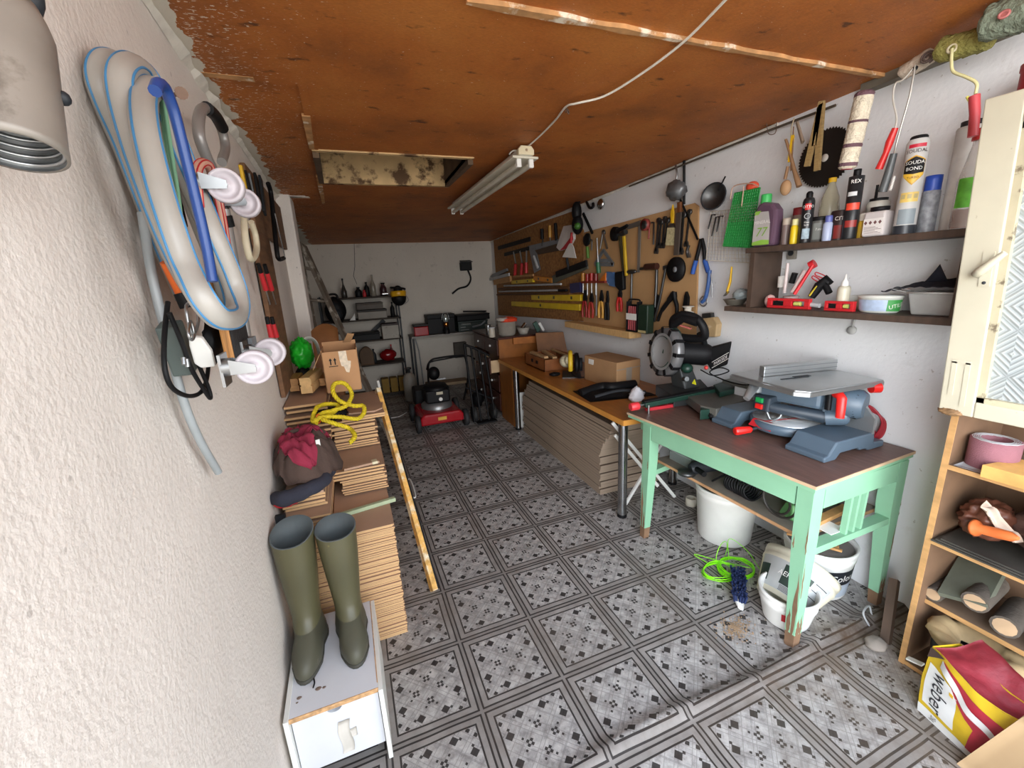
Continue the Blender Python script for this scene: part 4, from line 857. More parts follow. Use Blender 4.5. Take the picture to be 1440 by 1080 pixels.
# ================================================================ chest of drawers, bench, plank stack
M_CH = mt('8f5620', .45, var=.25, sc=4, stretch=(2, 8, 2)); M_CHD = mt('421d12', .35, var=.2)
t = thing('chest_of_drawers', 'brown chest with dark drawer fronts and white knobs behind the bench', 'chest of drawers', (1.15, 3.2, 0))
cx0, cx1, cy0, cy1, cz = .90, 1.50, 2.80, 3.75, .90
b = MB(); b.bx(cx0, cx1, cy0, cy0+.02, 0, cz); part('side_panel', b, M_CH, t); b = MB(); b.bx(cx0, cx1, cy1-.02, cy1, 0, cz); part('side_panel', b, M_CH, t)
b = MB(); b.bx(cx0-.015, cx1, cy0-.01, cy1+.01, cz-.022, cz); part('top_panel', b, M_CHD, t); b = MB(); b.bx(cx0+.02, cx1, cy0+.02, cy1-.02, .02, cz-.03); part('carcass', b, M_CHD, t)
for i, (z0, z1) in enumerate(((.70, .87), (.5, .68), (.28, .48), (.06, .26))):
    for j, (y0, y1) in enumerate(((2.83, 3.27), (3.29, 3.73))):
        o = .1 if (i, j) == (1, 0) else 0.
        b = MB(); b.m = 0; b.bx(cx0-.012-o, cx0+.006-o, y0, y1, z0, z1)
        if o: b.m = 1; b.bx(cx0-o, cx0+.02, y0+.01, y0+.02, z0+.01, z1-.03); b.bx(cx0-o, cx0+.02, y1-.02, y1-.01, z0+.01, z1-.03); b.bx(cx0-o, cx0+.02, y0+.02, y1-.02, z0+.01, z0+.015)
        q = part('drawer', b, [M_CHD, mt('c8ab84', .6)], t, bev=.002)
        b = MB(); b.sph((cx0-.024-o, (y0+y1)/2, (z0+z1)/2), (.012, .014, .014), 12, 8); part('knob', b, WHT, q, label='white knob')
# clutter on the chest
z = cz+.001
c = (xfor(714, 2.93, z), 2.95, z)
t = thing('plastic_tub', 'clear plastic tub with an orange cloth on the chest of drawers', 'tub', c); b = MB(); b.lathe([(.085, 0), (.1, .02), (.112, .15), (.118, .155), (.112, .155), (.1, .03), (.001, .02)], n=26); part('tub', b, mt('b7b0a4', .2, alpha=.55), t, w=False)
b = MB(); folded(b, V(c)+V((.03, 0, .165)), (.085, .06, .035), 12, .4, 2.2); one('orange_cloth', 'bright orange red cloth lying on the clear plastic tub', 'cloth', b, mt('d5401c', .7))
b = MB(); b.lathe([(.06, .15), (.075, .18), (.05, .19)], Matrix.Translation((c[0]-.04, c[1]+.02, z+.01)), 16); one('clear_cover', 'clear plastic lid resting in the tub on the chest', 'lid', b, mt('c9c4ba', .2, alpha=.6))
bottle('white tin with a dark emblem on the near corner of the chest of drawers', 692, z, .11, .035, mt('b9b2a4', .4), LGR, y=2.9, neck=.12, nr=.9, kind='tin')
bottle('short silver tin behind the white tin on the chest of drawers', 687, z, .12, .03, STEEL, STEEL, y=3.1, neck=.12, nr=.9, kind='tin')
x = xfor(737, 2.93, z)
t = thing('grey_bowl', 'grey plastic bowl of fittings on the chest of drawers', 'bowl', (x, 2.95, z)); b = MB(); b.lathe([(.05, 0), (.075, .07), (.07, .07), (.045, .01), (.001, .01)], n=20); part('bowl', b, mt('9b958c', .5), t, w=False)
b = MB(); b.cyl((x-.02, 2.94, z+.06), (x+.03, 2.95, z+.11), .022, n=14); one('chrome_fitting', 'shiny pipe fitting lying in the grey bowl on the chest', 'pipe fitting', b, CHROME)
x = xfor(757, 2.93, z); b = MB(); b.beam((x-.05, 2.92, z+.12), (x-.0, 2.92, z+.01), .05, .03, (0, 1, 0)); one('green_tube', 'dark green tube leaning beside the grey bowl on the chest', 'tube', b, mt('3f5a50', .5), bev=.006)
b = MB(); b.beam((x+.005, 2.91, z+.11), (x+.06, 2.91, z+.012), .03, .012, (0, 1, 0)); one('white_tube', 'white tube slanting beside the green tube on the chest', 'tube', b, WHT, bev=.003)
p0, p1 = ay(722, 481, 2.76), ay(776, 479, 2.76); b = MB(); b.hexa([(p0.x, 2.755, .82), (p1.x, 2.755, .80), (p1.x, 2.775, .80), (p0.x, 2.775, .82), (p0.x, 2.755, .89), (p1.x, 2.755, .885), (p1.x, 2.775, .885), (p0.x, 2.775, .89)]); one('orange_board', 'orange stained board fixed along the near end of the chest', 'board', b, mt('a8652a', .6, var=.3, dirt='d9a86a', dsc=8, damt=.35), bev=.002)
# bench
M_BT = mt('a2652c', .35, var=.2, sc=3, stretch=(8, 2, 2)); bz = .675
t = thing('workbench', 'long brown workbench on chrome legs along the right wall', 'workbench', (1.18, 1.6, 0))
b = MB(); b.hexa([(.848, .47, bz-.035), (1.545, .44, bz-.035), (1.545, 2.76, bz-.035), (.872, 2.76, bz-.035), (.848, .47, bz), (1.545, .44, bz), (1.545, 2.76, bz), (.872, 2.76, bz)]); part('table_top', b, [M_BT], t, bev=.004)
b = MB(); b.m = 0; b.beam((.846, .469, bz-.0175), (.870, 2.76, bz-.0175), .002, .034); b.beam((.848, .468, bz-.0175), (1.545, .438, bz-.0175), .002, .034); part('edge_strip', b, mt('cf9042', .4, var=.12), t, label='lighter orange edge')
for x, y in ((.885, .52), (.90, 2.33), (1.47, .72), (1.47, 2.4)):
    b = MB(); b.cyl((x, y, .02), (x, y, bz-.036), .029, n=20); q = part('leg', b, mt('b7b8b8', .18, 1.), t, label='chrome leg'); b = MB(); b.cyl((x, y, 0), (x, y, .02), .031, n=20); part('foot', b, BLK, q)
b = MB(); b.bx(.89, .91, 2.42, 2.785, 0, bz-.04); b2 = part('end_panel', b, M_CH, t)
# grey planks stacked under the bench
M_PL = mt('9a8876', .75, var=.2, sc=2.5, stretch=(1, 1, 30)); M_PT = mt('6e6053', .75, var=.15)
o = None; zz = 0.002
for i in range(27):
    h = .0205; L = 1.46; w = .50
    if o is None:
        b = MB(); b.m = 0; b.bx(0, w, 0, L, 0, h*.93); b.m = 1; b.bx(.001, w-.001, .001, L-.001, h*.93, h*.98); o = bpy.data.objects.new('grey_plank', b.mesh('grey_plank', [M_PL, M_PT])); COL.objects.link(o)
        o['label'] = 'grey brown laminate plank in the stack under the workbench'; o['category'] = 'plank'; o['group'] = 'planks stacked under the workbench'; p = o
    else: p = o.copy(); COL.objects.link(p)
    y = .81+rnd.uniform(-.012, .012)-(.0 if i < 16 else (i-15)*.012); x = .905+rnd.uniform(-.004, .004)+max(0, i-20)*.004
    p.location = (x, y, zz); p.rotation_euler = (0, 0, R(-1.2)+rnd.uniform(-.006, .006)); zz += h
    if i == 26: p['label'] = 'topmost grey laminate plank in the stack under the workbench'; del p['group']
b = MB(); b.bx(.93, 1.3, 2.36, 2.37, 0, .38); one('white_board', 'white panel standing between the chrome leg and the plank stack', 'panel', b, WHT)
t = thing('folding_stand', 'white metal folding stand with crossed bars behind the front chrome leg', 'stand', (1.15, .56, 0))
for (a, c) in (((.86, .60, .62), (1.35, .56, .0)), ((.87, .585, .54), (1.2, .56, .12)), ((1.4, .6, .60), (.98, .62, .0))):
    b = MB(); b.beam(a, c, .02, .012, (0, 1, 0)); part('bar', b, WHT, t)
# things on the bench
z = bz+.001
M_TR = mt('8a5228', .6, var=.25)
p = az(737, 513, z); q = az(775, 541, z)
t = thing('wooden_toolbox', 'low orange brown wooden toolbox full of offcuts on the far bench', 'toolbox', (1.12, 2.1, z))
x0, x1, y0, y1 = 1.02, 1.38, 1.90, 2.36
b = MB(); b.bx(x0, x0+.015, y0, y1, z, z+.11); b.bx(x1-.015, x1, y0, y1, z, z+.11); b.bx(x0, x1, y0, y0+.015, z, z+.11); b.bx(x0, x1, y1-.015, y1, z, z+.11); b.bx(x0, x1, y0, y1, z, z+.01); part('box', b, M_TR, t)
b = MB(); b.bx(x0-.004, x0, y0+.15, y0+.19, z+.05, z+.08); part('latch', b, BLK, t); b = MB(); b.bx(x0-.004, x0, y1-.2, y1-.16, z+.05, z+.08); part('latch', b, BLK, t)
for i, (a, c, lab) in enumerate((((1.07, 1.97, z+.12), (1.08, 2.33, z+.118), 'pale offcut lying along the open edge of the wooden toolbox'), ((1.14, 1.93, z+.115), (1.2, 2.3, z+.12), 'short pale offcut in the middle of the wooden toolbox'), ((1.25, 1.9, z+.13), (1.32, 2.35, z+.115), 'round stick lying across the wall end of the wooden toolbox'))):
    b = MB(); b.beam(a, c, .04, .02) if i < 2 else b.cyl(a, c, .014, n=10); one('wood_offcut', lab, 'offcut', b, mt('b9966a', .7, var=.2))
b = MB(); b.hexa([(1.25, 2.54, z), (1.54, 2.4, z), (1.545, 2.43, z), (1.26, 2.57, z), (1.27, 2.64, z+.26), (1.535, 2.5, z+.26), (1.54, 2.52, z+.26), (1.28, 2.66, z+.26)]); one('brown_board', 'square brown board leaning on the wall at the far end of the bench', 'board', b, mt('7c5230', .6, var=.2), bev=.002)
# circular saw
c = V((1.19, 1.69, z)); ang = R(-28)
t = thing('circular_saw', 'yellow and white circular saw with a black guard standing on the bench', 'circular saw', c, R(62)); M4 = None
b = MB(); b.bx(-.15, .13, -.07, .09, 0, .006); part('base_plate', b, DSTEEL, t, w=False)
Mx = Matrix.Translation((.01, -.035, .085)) @ Matrix.Rotation(PI/2, 4, 'X')
b = MB(); b.lathe([(.02, -.02), (.1, -.018), (.105, 0), (.1, .018), (.02, .022)], Mx, 30, a0=R(-25), a1=R(205)); part('blade_guard', b, BLK, t, w=False)
b = MB(); b.lathe([(.002, -.002), (.085, -.002), (.085, .002), (.002, .002)], Mx, 36); part('blade', b, STEEL, t, w=False)
b = MB(); b.lathe([(.02, .02), (.06, .024), (.06, .05), (.002, .05)], Mx, 20); part('guard_cover', b, DKG, t, w=False)
b = MB(); b.sph((.02, .055, .115), (.075, .06, .055), 18, 12); b.sph((-.05, .035, .135), (.06, .035, .045), 16, 10); part('motor', b, mt('d8d2b4', .4), t, w=False, label='cream motor housing')
b = MB(); b.tube(smoothpath([(.05, .02, .16), (-.01, .02, .20), (-.09, .02, .185), (-.13, .02, .12), (-.12, .02, .06)], 6), .02, 12); part('handle', b, mt('d9b52a', .45), t, w=False, label='yellow handle')
b = MB(); b.tube(smoothpath([(-.12, .02, .06), (-.17, .0, .03), (-.2, -.04, .015), (-.17, -.09, .01)], 6), .005, 6); part('flex', b, BLK, t, w=False)
b = MB(); folded(b, (1.03, 1.72, z+.016), (.045, .04, .015), 5, .3, 2); one('dark_glove', 'small dark crumpled rag lying in front of the toolbox on the bench', 'rag', b, BLK)
# cardboard carton
x0, x1, y0, y1 = 1.20, 1.45, 1.06, 1.50
t = thing('closed_carton', 'closed brown carton with grey tape standing on the bench against the wall', 'carton', ((x0+x1)/2, 1.3, z))
b = MB(); ang = 0; zt = z+.205
b.hexa([(x0-.02, y1-.03, z), (x0+.01, y0, z), (x1, y0+.035, z), (x1-.03, y1, z), (x0-.02, y1-.03, zt), (x0+.01, y0, zt), (x1, y0+.035, zt), (x1-.03, y1, zt)]); part('carton', b, mt('a5805a', .8, var=.06), t, bev=.004)
b = MB(); xm = (x0+x1)/2; b.hexa([(xm-.02, y0+.0125, z), (xm+.035, y0+.02, z), (xm+.035, y0+.021, z), (xm-.02, y0+.0135, z), (xm-.02, y0+.0095, zt-.05), (xm+.035, y0+.0175, zt-.05), (xm+.035, y0+.021, zt-.05), (xm-.02, y0+.0135, zt-.05)]); b.hexa([(x0+.011, y0-.0012, zt-.06), (x1, y0+.0335, zt-.06), (x1, y0+.036, zt-.06), (x0+.011, y0+.0012, zt-.06), (x0+.011, y0-.0012, zt-.054), (x1, y0+.0335, zt-.054), (x1, y0+.036, zt-.054), (x0+.011, y0+.0012, zt-.054)]); part('tape', b, mt('8d8478', .5), t, label='grey tape')
b = MB(); b.hexa([(x0-.0195, y1-.16, zt-.06), (x0-.0185, y1-.09, zt-.06), (x0-.016, y1-.09, zt-.06), (x0-.016, y1-.16, zt-.06)]+[(x0-.019+.0085, y1-.16, zt-.02)]*0+[(x0-.0135, y1-.16, zt-.02), (x0-.0185, y1-.09, zt-.02), (x0-.012, y1-.09, zt-.02), (x0-.012, y1-.16, zt-.02)]); part('sticker', b, WHT, t, label='white sticker')
# black bag
t = thing('black_tool_bag', 'flat black cloth bag lying across the front end of the bench', 'bag', (1.15, .86, z))
A = [az(805, 550, z), az(830, 566, z), az(925, 556, z), az(882, 544, z)]
b = MB(); b.slab(lambda u, v: (A[0].lerp(A[1], v)).lerp(A[3].lerp(A[2], v), u)+V((0, 0, .002+.03*max(0, (1-(2*u-1)**6)*(1-(2*v-1)**6))*(1+.5*noise.noise(V((u*7, v*4, 2)))))), 26, 14, V((0, 0, -.0015))); part('body', b, BLK, t)
b = MB(); b.tube(smoothpath([A[0].lerp(A[1], .5)+V((0, 0, .03)), A[0].lerp(A[2], .35)+V((0, 0, .05)), A[0].lerp(A[2], .5)+V((0, 0, .055)), A[3].lerp(A[2], .3)+V((0, 0, .045))], 6), [.03]*19, 10, flat=.5); part('flap', b, BLK, t); b = MB(); b.tube(smoothpath([A[1]+V((.05, .02, .03)), A[1].lerp(A[2], .5)+V((0, .05, .05)), A[2]+V((-.08, .03, .03))], 6), .012, 8, flat=.4); part('strap', b, DKG, t)
b = MB(); folded(b, (0, 0, 0), (.05, .035, .045), 21, .5, 2.6, 26, 18); cA = az(900, 563, z); b.v = [V((p.x+cA.x-.02, p.y+cA.y+.01, max(z, z+.03+p.z*1.1*(1.2-abs(p.x)*9)))) for p in b.v]; one('white_tissue', 'crumpled white tissue between the bench and the green table', 'tissue', b, mt('d9d8dc', .9, var=.03))
# ================================================================ mint green table
M_MINT = mt('88ba98', .5, var=.08, sc=5, dirt='7a6650', dsc=16, damt=.24); M_BARE = mt('7d6048', .8, var=.3)
M_LAM = mt('6a5148', .42, var=.22, sc=4, stretch=(14, 1.6, 1)); tz = .745
TN, TF, TFR, TNR = V((.902, -.614, 0)), V((.838, .42, 0)), V((1.545, .44, 0)), V((1.548, -.59, 0))
t = thing('green_table', 'old mint green wooden table with chipped paint and a brown top', 'table', (1.2, -.1, 0))
def Z(p, z): return V((p.x, p.y, z))
b = MB(); b.hexa([Z(p, tz-.012) for p in (TN, TNR, TFR, TF)]+[Z(p, tz) for p in (TN, TNR, TFR, TF)]); part('table_top', b, M_LAM, t, bev=.002)
b = MB(); b.beam(Z(TN, tz-.007), Z(TF, tz-.007), .004, .012); b.beam(Z(TN, tz-.007), Z(TNR, tz-.007), .004, .012); part('edge_strip', b, mt('c9ab8a', .6, var=.2), t, label='pale wood edge')
b = MB(); k = .012; b.hexa([V((p.x+dx, p.y+dy, tz-.03)) for p, dx, dy in ((TN, .004, .004), (TNR, 0, .004), (TFR, 0, -.004), (TF, .004, -.004))]+[V((p.x+dx, p.y+dy, tz-.0125)) for p, dx, dy in ((TN, .004, .004), (TNR, 0, .004), (TFR, 0, -.004), (TF, .004, -.004))]); part('sub_top', b, M_MINT, t)
def leg(x, y, sx_, sy_):
    """square leg, straight at the rail then tapering to a bare wooden foot; sx_, sy_ point into the table"""
    def ring(z, w): return [V((x, y, z)), V((x+sx_*w, y, z)), V((x+sx_*w, y+sy_*w, z)), V((x, y+sy_*w, z))]
    b = MB(); S = [(.0, .036, 1), (.055, .039, 1), (.07, .040, 0), (.50, .060, 0), (tz-.03, .062, 0)]
    for (z0, w0, m0), (z1, w1, m1) in zip(S, S[1:]):
        b.m = m0; o = len(b.v); r0, r1 = ring(z0, w0), ring(z1, w1); q = r0+r1
        if sx_*sy_ < 0: q = r0[::-1]+r1[::-1]
        b.hexa(q)
    b.m = 1
    def flake(face, u, z, w_, h_):  # a thin ragged patch of bare wood on one face of the leg
        n = 9; L_, R_ = [], []
        for k in range(n+1):
            f = k/n; ww = w_*math.sin(PI*min(1, .12+f*.95))*(.7+.6*rnd.random()); uu = u+.004*noise.noise(V((z*9+f*5, u, 3)))
            L_.append((uu-ww/2, z+h_*f)); R_.append((uu+ww/2, z+h_*f))
        pts = L_+R_[::-1]
        b.prism([V((x+sx_*q, y-sy_*.0008, zz)) if face else V((x-sx_*.0008, y+sy_*q, zz)) for q, zz in pts], V((0, sy_*.0006, 0)) if face else V((sx_*.0006, 0, 0)))
    for a_ in ((0, .012, .06, .016, .30), (0, .03, .06, .014, .12), (1, .014, .06, .02, .09), (1, .030, .06, .012, .10), (0, .05, .45, .006, .06), (1, .006, .25, .007, .16), (0, .002, .45, .005, .13)): flake(*a_)
    part('leg', b, [M_MINT, M_BARE], t)
leg(.912, -.604, 1, 1); leg(.856, .30, 1, -1); leg(1.505, -.595, -1, 1); leg(1.50, .40, -1, -1)
# long flake on the front leg
def rail(a, c, h=.085, th=.02):
    b = MB(); b.beam((a[0], a[1], tz-.03-h/2), (c[0], c[1], tz-.03-h/2), th, h); part('rail', b, M_MINT, t)
rail((.925, -.535), (.87, .235)); rail((.98, -.592), (1.44, -.585)); rail((.925, .395), (1.44, .395)); rail((1.49, -.53), (1.49, .33))
b = MB(); b.beam((.955, -.575, .44), (1.45, -.57, .44), .045, .03); part('stretcher', b, M_MINT, t); b = MB(); b.beam((.9, .27, .42), (1.45, .37, .42), .045, .03); part('stretcher', b, M_MINT, t)
for x in (1.17, 1.215, 1.262): b = MB(); b.beam((x, -.578, .455), (x, -.582, tz-.112), .022, .014, (1, 0, 0)); part('slat', b, M_MINT, t)
sz = .456
b = MB(); b.m = 0; b.hexa([(1.0, -.52, sz-.014), (1.50, -.52, sz-.014), (1.50, .32, sz-.014), (.985, .34, sz-.014), (1.0, -.52, sz), (1.50, -.52, sz), (1.50, .32, sz), (.985, .34, sz)]); b.m = 1; b.beam((1.0, -.521, sz-.007), (.985, .34, sz-.007), .004, .0145); b.beam((1.0, -.522, sz-.007), (1.5, -.522, sz-.007), .004, .0145); part('under_shelf', b, [mt('857b70', .85, var=.2), mt('c0946a', .7, var=.25)], t, label='dusty under-shelf')

# ================================================================ grey-blue mitre saw with its flat top table
z = tz+.001
M_SB = mt('50606e', .4, var=.06); M_SD = mt('2f3943', .45); M_AL = mt('b9bcbd', .3, .85, var=.06); M_ALD = mt('8f9496', .35, .8)
M_KR = mt('dd2520', .35, var=.05)
t = thing('mitre_saw', 'grey blue mitre saw with a flat aluminium table on top, red handle towards the aisle', 'mitre saw', (1.3, -.2, z))
def wing(y0, y1, s):
    b = MB(); x0, x1 = 1.13, 1.49
    prof = [(x0-.02, 0), (x0+.05, 0), (x0+.075, .025), (x0+.19, .025), (x0+.2, .012), (x1-.12, .012), (x1-.1, 0), (x1, 0), (x1, .028), (x1-.07, .032), (x1-.075, .078), (x0+.045, .078), (x0+.005, .028), (x0-.02, .022)]
    b.prism([(x, y0, z+h) for x, h in prof], (0, y1-y0, 0)); return b
part('base', wing(-.505, -.335, 1), M_SB, t, bev=.006); part('base', wing(-.055, .07, 1), M_SB, t, bev=.006)
b = MB(); C_ = V((1.305, -.2, 0)); b.lathe([(.135, .02), (.158, .03), (.158, .066), (.15, .07)], Matrix.Translation((C_.x, C_.y, z)), 40); part('turntable_rim', b, M_SB, t)
b = MB(); b.lathe([(.146, .066), (.148, .072), (.001, .072)], Matrix.Translation((C_.x, C_.y, z)), 40, capb=False); part('turntable', b, mt('d4d8da', .25, .6), t, label='bright turntable plate')
b = MB(); b.prism([V((1.165, -.19, z+.0728)), V((1.165, -.18, z+.0728)), V((1.42, -.245, z+.0728)), V((1.42, -.255, z+.0728))], (0, 0, .001)); part('kerf_plate', b, mt('b3202a', .4), t, label='red kerf plate')
b = MB(); b.prism([V((1.148, -.235, z+.04)), V((1.145, -.12, z+.04)), V((1.165, -.13, z+.072)), V((1.17, -.22, z+.072))], (.012, 0, 0)); part('pointer', b, RED, t)
b = MB(); p0, p1 = V((1.15, -.165, z+.035)), V((1.12, -.155, z+.03)); b.cyl(p0, p1, .008, n=10); q = part('lock_rod', b, DKG, t)
d = V((-.95, .3, -.05)).normalized(); Mx = d.to_track_quat('Z', 'Y').to_matrix().to_4x4(); Mx.translation = p1+d*-.005
b = MB(); b.lathe([(.010, 0), (.017, .01), (.018, .03), (.021, .07), (.019, .082), (.012, .084)], Mx, 8); part('knob', b, M_KR, t, bev=.002, label='red clamping knob')
# fences
for y0, y1, h0, h1 in ((-.505, -.27, .10, .125), (-.125, .06, .10, .105)):
    b = MB(); b.prism([(1.395, y0, z+.07), (1.395, y1, z+.07), (1.395, y1, z+.07+h1), (1.395, y0+.05, z+.07+h1), (1.395, y0, z+.07+h0*.7)], (.014, 0, 0)); part('fence', b, M_AL, t)
# head: switch box, handle, motor
b = MB(); b.hexa([(1.17, -.19, z+.115), (1.17, -.115, z+.115), (1.25, -.105, z+.11), (1.25, -.2, z+.11), (1.175, -.195, z+.185), (1.175, -.11, z+.185), (1.25, -.105, z+.195), (1.25, -.2, z+.195)]); part('switch_box', b, M_SD, t, bev=.008)
for k, (zz, m, lab) in enumerate(((.168, mt('1d9a50', .4), 'green start button'), (.137, M_KR, 'red stop button'))):
    b = MB(); b.box((1.167, -.15, z+zz), (.012, .036, .024)); part('button', b, m, t, bev=.003, label=lab)
b = MB(); H0, H1 = V((1.215, -.215, z+.135)), V((1.315, -.36, z+.12)); b.tube([V((1.20, -.17, z+.14)), H0, H0.lerp(H1, .5), H1], [.026, .025, .027, .03], 14); part('handle', b, M_SD, t, label='dark grip')
b = MB(); b.tube([H1, H1+V((.03, -.045, .01)), H1+V((.09, -.02, .03))], [.036, .042, .03], 14); b.hexa([(1.29, -.36, z+.10), (1.33, -.42, z+.10), (1.42, -.37, z+.10), (1.38, -.3, z+.10), (1.3, -.35, z+.19), (1.33, -.4, z+.19), (1.42, -.36, z+.19), (1.38, -.3, z+.19)]); part('gear_case', b, M_SB, t, bev=.008)
b = MB(); b.tube(smoothpath([V((1.20, -.165, z+.115)), V((1.205, -.19, z+.075)), V((1.22, -.22, z+.095)), V((1.23, -.22, z+.12))], 5), .006, 8); part('trigger_guard', b, M_ALD, t)
b = MB(); Mx = frame((1.26, -.14, z+.205), (.25, -.9, -.02), (.9, .25, 0)); b.box((.09, 0, 0), (.26, .11, .085)); b.v = [Mx @ p for p in b.v]; part('arm_cover', b, M_SB, t, bev=.018)
A, B_ = V((1.335, -.30, z+.20)), V((1.385, -.47, z+.19)); b = MB(); b.tube([A, A.lerp(B_, .5), B_.lerp(A, .1), B_], [.062, .066, .064, .052], 20); part('motor', b, M_SB, t)
b = MB()
for k in range(9): a = k*.22-.9; p = B_+V((-.066*math.cos(a), .012+.0*k, .066*math.sin(a))); b.beam(p+V((0, .03, 0)), p+V((.0, -.005, 0)), .004, .004)
part('vent', b, BLK, t)
b = MB(); b.tube([V((1.29, -.395, z+.245)), V((1.27, -.43, z+.245)), V((1.265, -.445, z+.235)), V((1.268, -.446, z+.15))], [.016, .019, .018, .016], 10, flat=.7); part('lever', b, M_KR, t, label='red lever')
b = MB(); b.tube([V((1.28, -.385, z+.25)), V((1.275, -.39, z+.17))], .02, 10, flat=.6); part('lever_bracket', b, BLK, t)
b = MB(); b.cyl((1.42, -.46, z+.262), (1.45, -.475, z+.262), .022, n=14); part('knob', b, M_KR, t)
b = MB(); b.cyl((1.20, -.105, z+.195), (1.20, -.105, z+.262), .026, n=18); part('post', b, mt('8d9499', .2, .3), t); b = MB(); b.cyl((1.20, -.105, z+.262), (1.20, -.105, z+.28), .03, n=18); part('collar', b, M_KR, t, label='red collar')
b = MB(); b.tube([az(1062, 541, 1.0), az(1056, 550, .99), az(1049, 561, .965)], [.022, .02, .014], 12, flat=.6); part('spout', b, M_AL, t)
pz = tz+.288
Q = [az(1028, 528, pz), az(1117, 552, pz), az(1140, 554, pz), az(1243, 537, pz), az(1178, 523, pz), az(1068, 520, pz)]
Q = [V((min(p.x, 1.53), p.y, pz)) for p in Q]
b = MB(); b.prism(Q, (0, 0, .009)); part('top_table', b, M_AL, t, bev=.004, label='flat aluminium top table')
b = MB()
for i, j in ((0, 1), (1, 2), (2, 3)): b.beam(Q[i]+V((.006, .006, -.008)), Q[j]+V((.006, .006, -.008)), .01, .016)
part('table_lip', b, M_AL, t)
b = MB(); f0, f1 = az(1074, 530, pz+.01), az(1178, 519, pz+.01); f1.x = min(f1.x, 1.5); d = (f1-f0).normalized(); n_ = V((-d.y, d.x, 0)); 
b.hexa([f0, f1, f1+n_*.03, f0+n_*.03, f0+V((0, 0, .047)), f1+V((0, 0, .047)), f1+n_*.03+V((0, 0, .047)), f0+n_*.03+V((0, 0, .047))]); part('rip_fence', b, M_AL, t, bev=.002)
b = MB(); k = n_*-.008
for zz in (.014, .034): b.beam(f0+n_*-.0005+V((0, 0, zz)), f1+n_*-.0005+V((0, 0, zz)), .001, .003)
part('fence_groove', b, M_ALD, t)
b = MB(); c0 = f0+n_*-.06+d*.03; b.prism([c0+V((0, 0, .0)), c0+d*.14, c0+d*.14+n_*-.008, c0+n_*-.008], (0, 0, .0015)); b.prism([c0+d*.08+n_*.02, c0+d*.16+n_*.02, c0+d*.16+n_*.0, c0+d*.08+n_*.0], (0, 0, .0012)); part('slot', b, DKG, t)
b = MB()
for k in range(4):
    o = k*.006; b.tube(smoothpath([(1.40, -.42, z+.14+o), (1.47, -.44, z+.15+o), (1.52-o, -.48, z+.10), (1.52-o, -.47+o, z+.02), (1.48, -.40, z+.015+o), (1.49, -.43, z+.05), (1.51-o, -.46, z+.04+o), (1.46, -.41, z+.06)], 6), .005, 7)
part('power_flex', b, mt('8f1d28', .45), t, label='dark red power flex')
b = MB(); b.text('78', .02, lambda x, y: V((1.394, -.35-x, z+.16+y))); part('lettering', b, WHT, t)

# ================================================================ dark green sliding mitre saw behind it
M_PG = mt('17352b', .4); M_PD = mt('2b2d2d', .5); M_PT_ = mt('6b6a64', .45, .5, var=.12)
t = thing('sliding_saw', 'dark green sliding mitre saw with a looped black handle on the green table', 'mitre saw', (1.25, .3, z))
def quad(px, zt, th, m, name, lab=None, bev=.004):
    P = [az(u, v, zt) for u, v in px]; P = [V((min(p.x, 1.535), p.y, zt)) for p in P]; b = MB(); b.prism([p-V((0, 0, th)) for p in P], (0, 0, th)); return part(name, b, m, t, bev=bev, label=lab)
quad([(922, 541), (985, 533), (1000, 549), (948, 557)], tz+.075, .07, M_PD, 'base')
quad([(960, 552), (1012, 540), (1062, 552), (1050, 562), (1008, 575), (985, 570)], tz+.07, .05, M_PT_, 'table')
quad([(985, 566), (1010, 566), (1010, 574), (985, 577)], tz+.06, .055, M_PG, 'table_front')
quad([(1003, 541), (1018, 536), (1040, 545), (1012, 552)], tz+.10, .03, M_PG, 'side_cover')
e0, e1 = az(905, 569, tz+.05), az(1004, 549, tz+.075); b = MB(); b.beam(e0, e1, .05, .028); part('rail', b, M_PG, t, bev=.004); b = MB(); b.beam(e0+V((0, .004, .017)), e1+V((0, .004, .017)), .03, .008); part('rail_groove', b, BLK, t)
d = (e1-e0).normalized(); b = MB(); b.cyl(e0-d*.03, e0, .006, n=10); b.cyl(e0+d*.03+V((-.012, -.02, 0)), e0+d*.03+V((-.012, -.02, -.05)), .007, n=10); part('pin', b, STEEL, t)
b = MB(); b.tube([e0-d*.085, e0-d*.08, e0-d*.035, e0-d*.03], [.02, .024, .024, .017], 8); part('end_knob', b, mt('c9333a', .45), t, bev=.003, label='red end knob')
b = MB(); f0, f1 = az(908, 578, z), az(958, 571, z); b.beam(f0+V((0, 0, .01)), f1+V((0, 0, .012)), .02, .018); part('foot', b, mt('b82a34', .5), t, label='red foot')
b = MB(); Mx = Matrix(); p0 = az(981, 566, tz+.058); p1 = az(1000, 568, tz+.058)
dd = (p1-p0).normalized(); b.text('PARKSIDE', .022, lambda x, y: (p0+p1)/2+dd*x*.8+V((-.012, -.02, 0))+V((0, 0, y))); part('lettering', b, WHT, t)
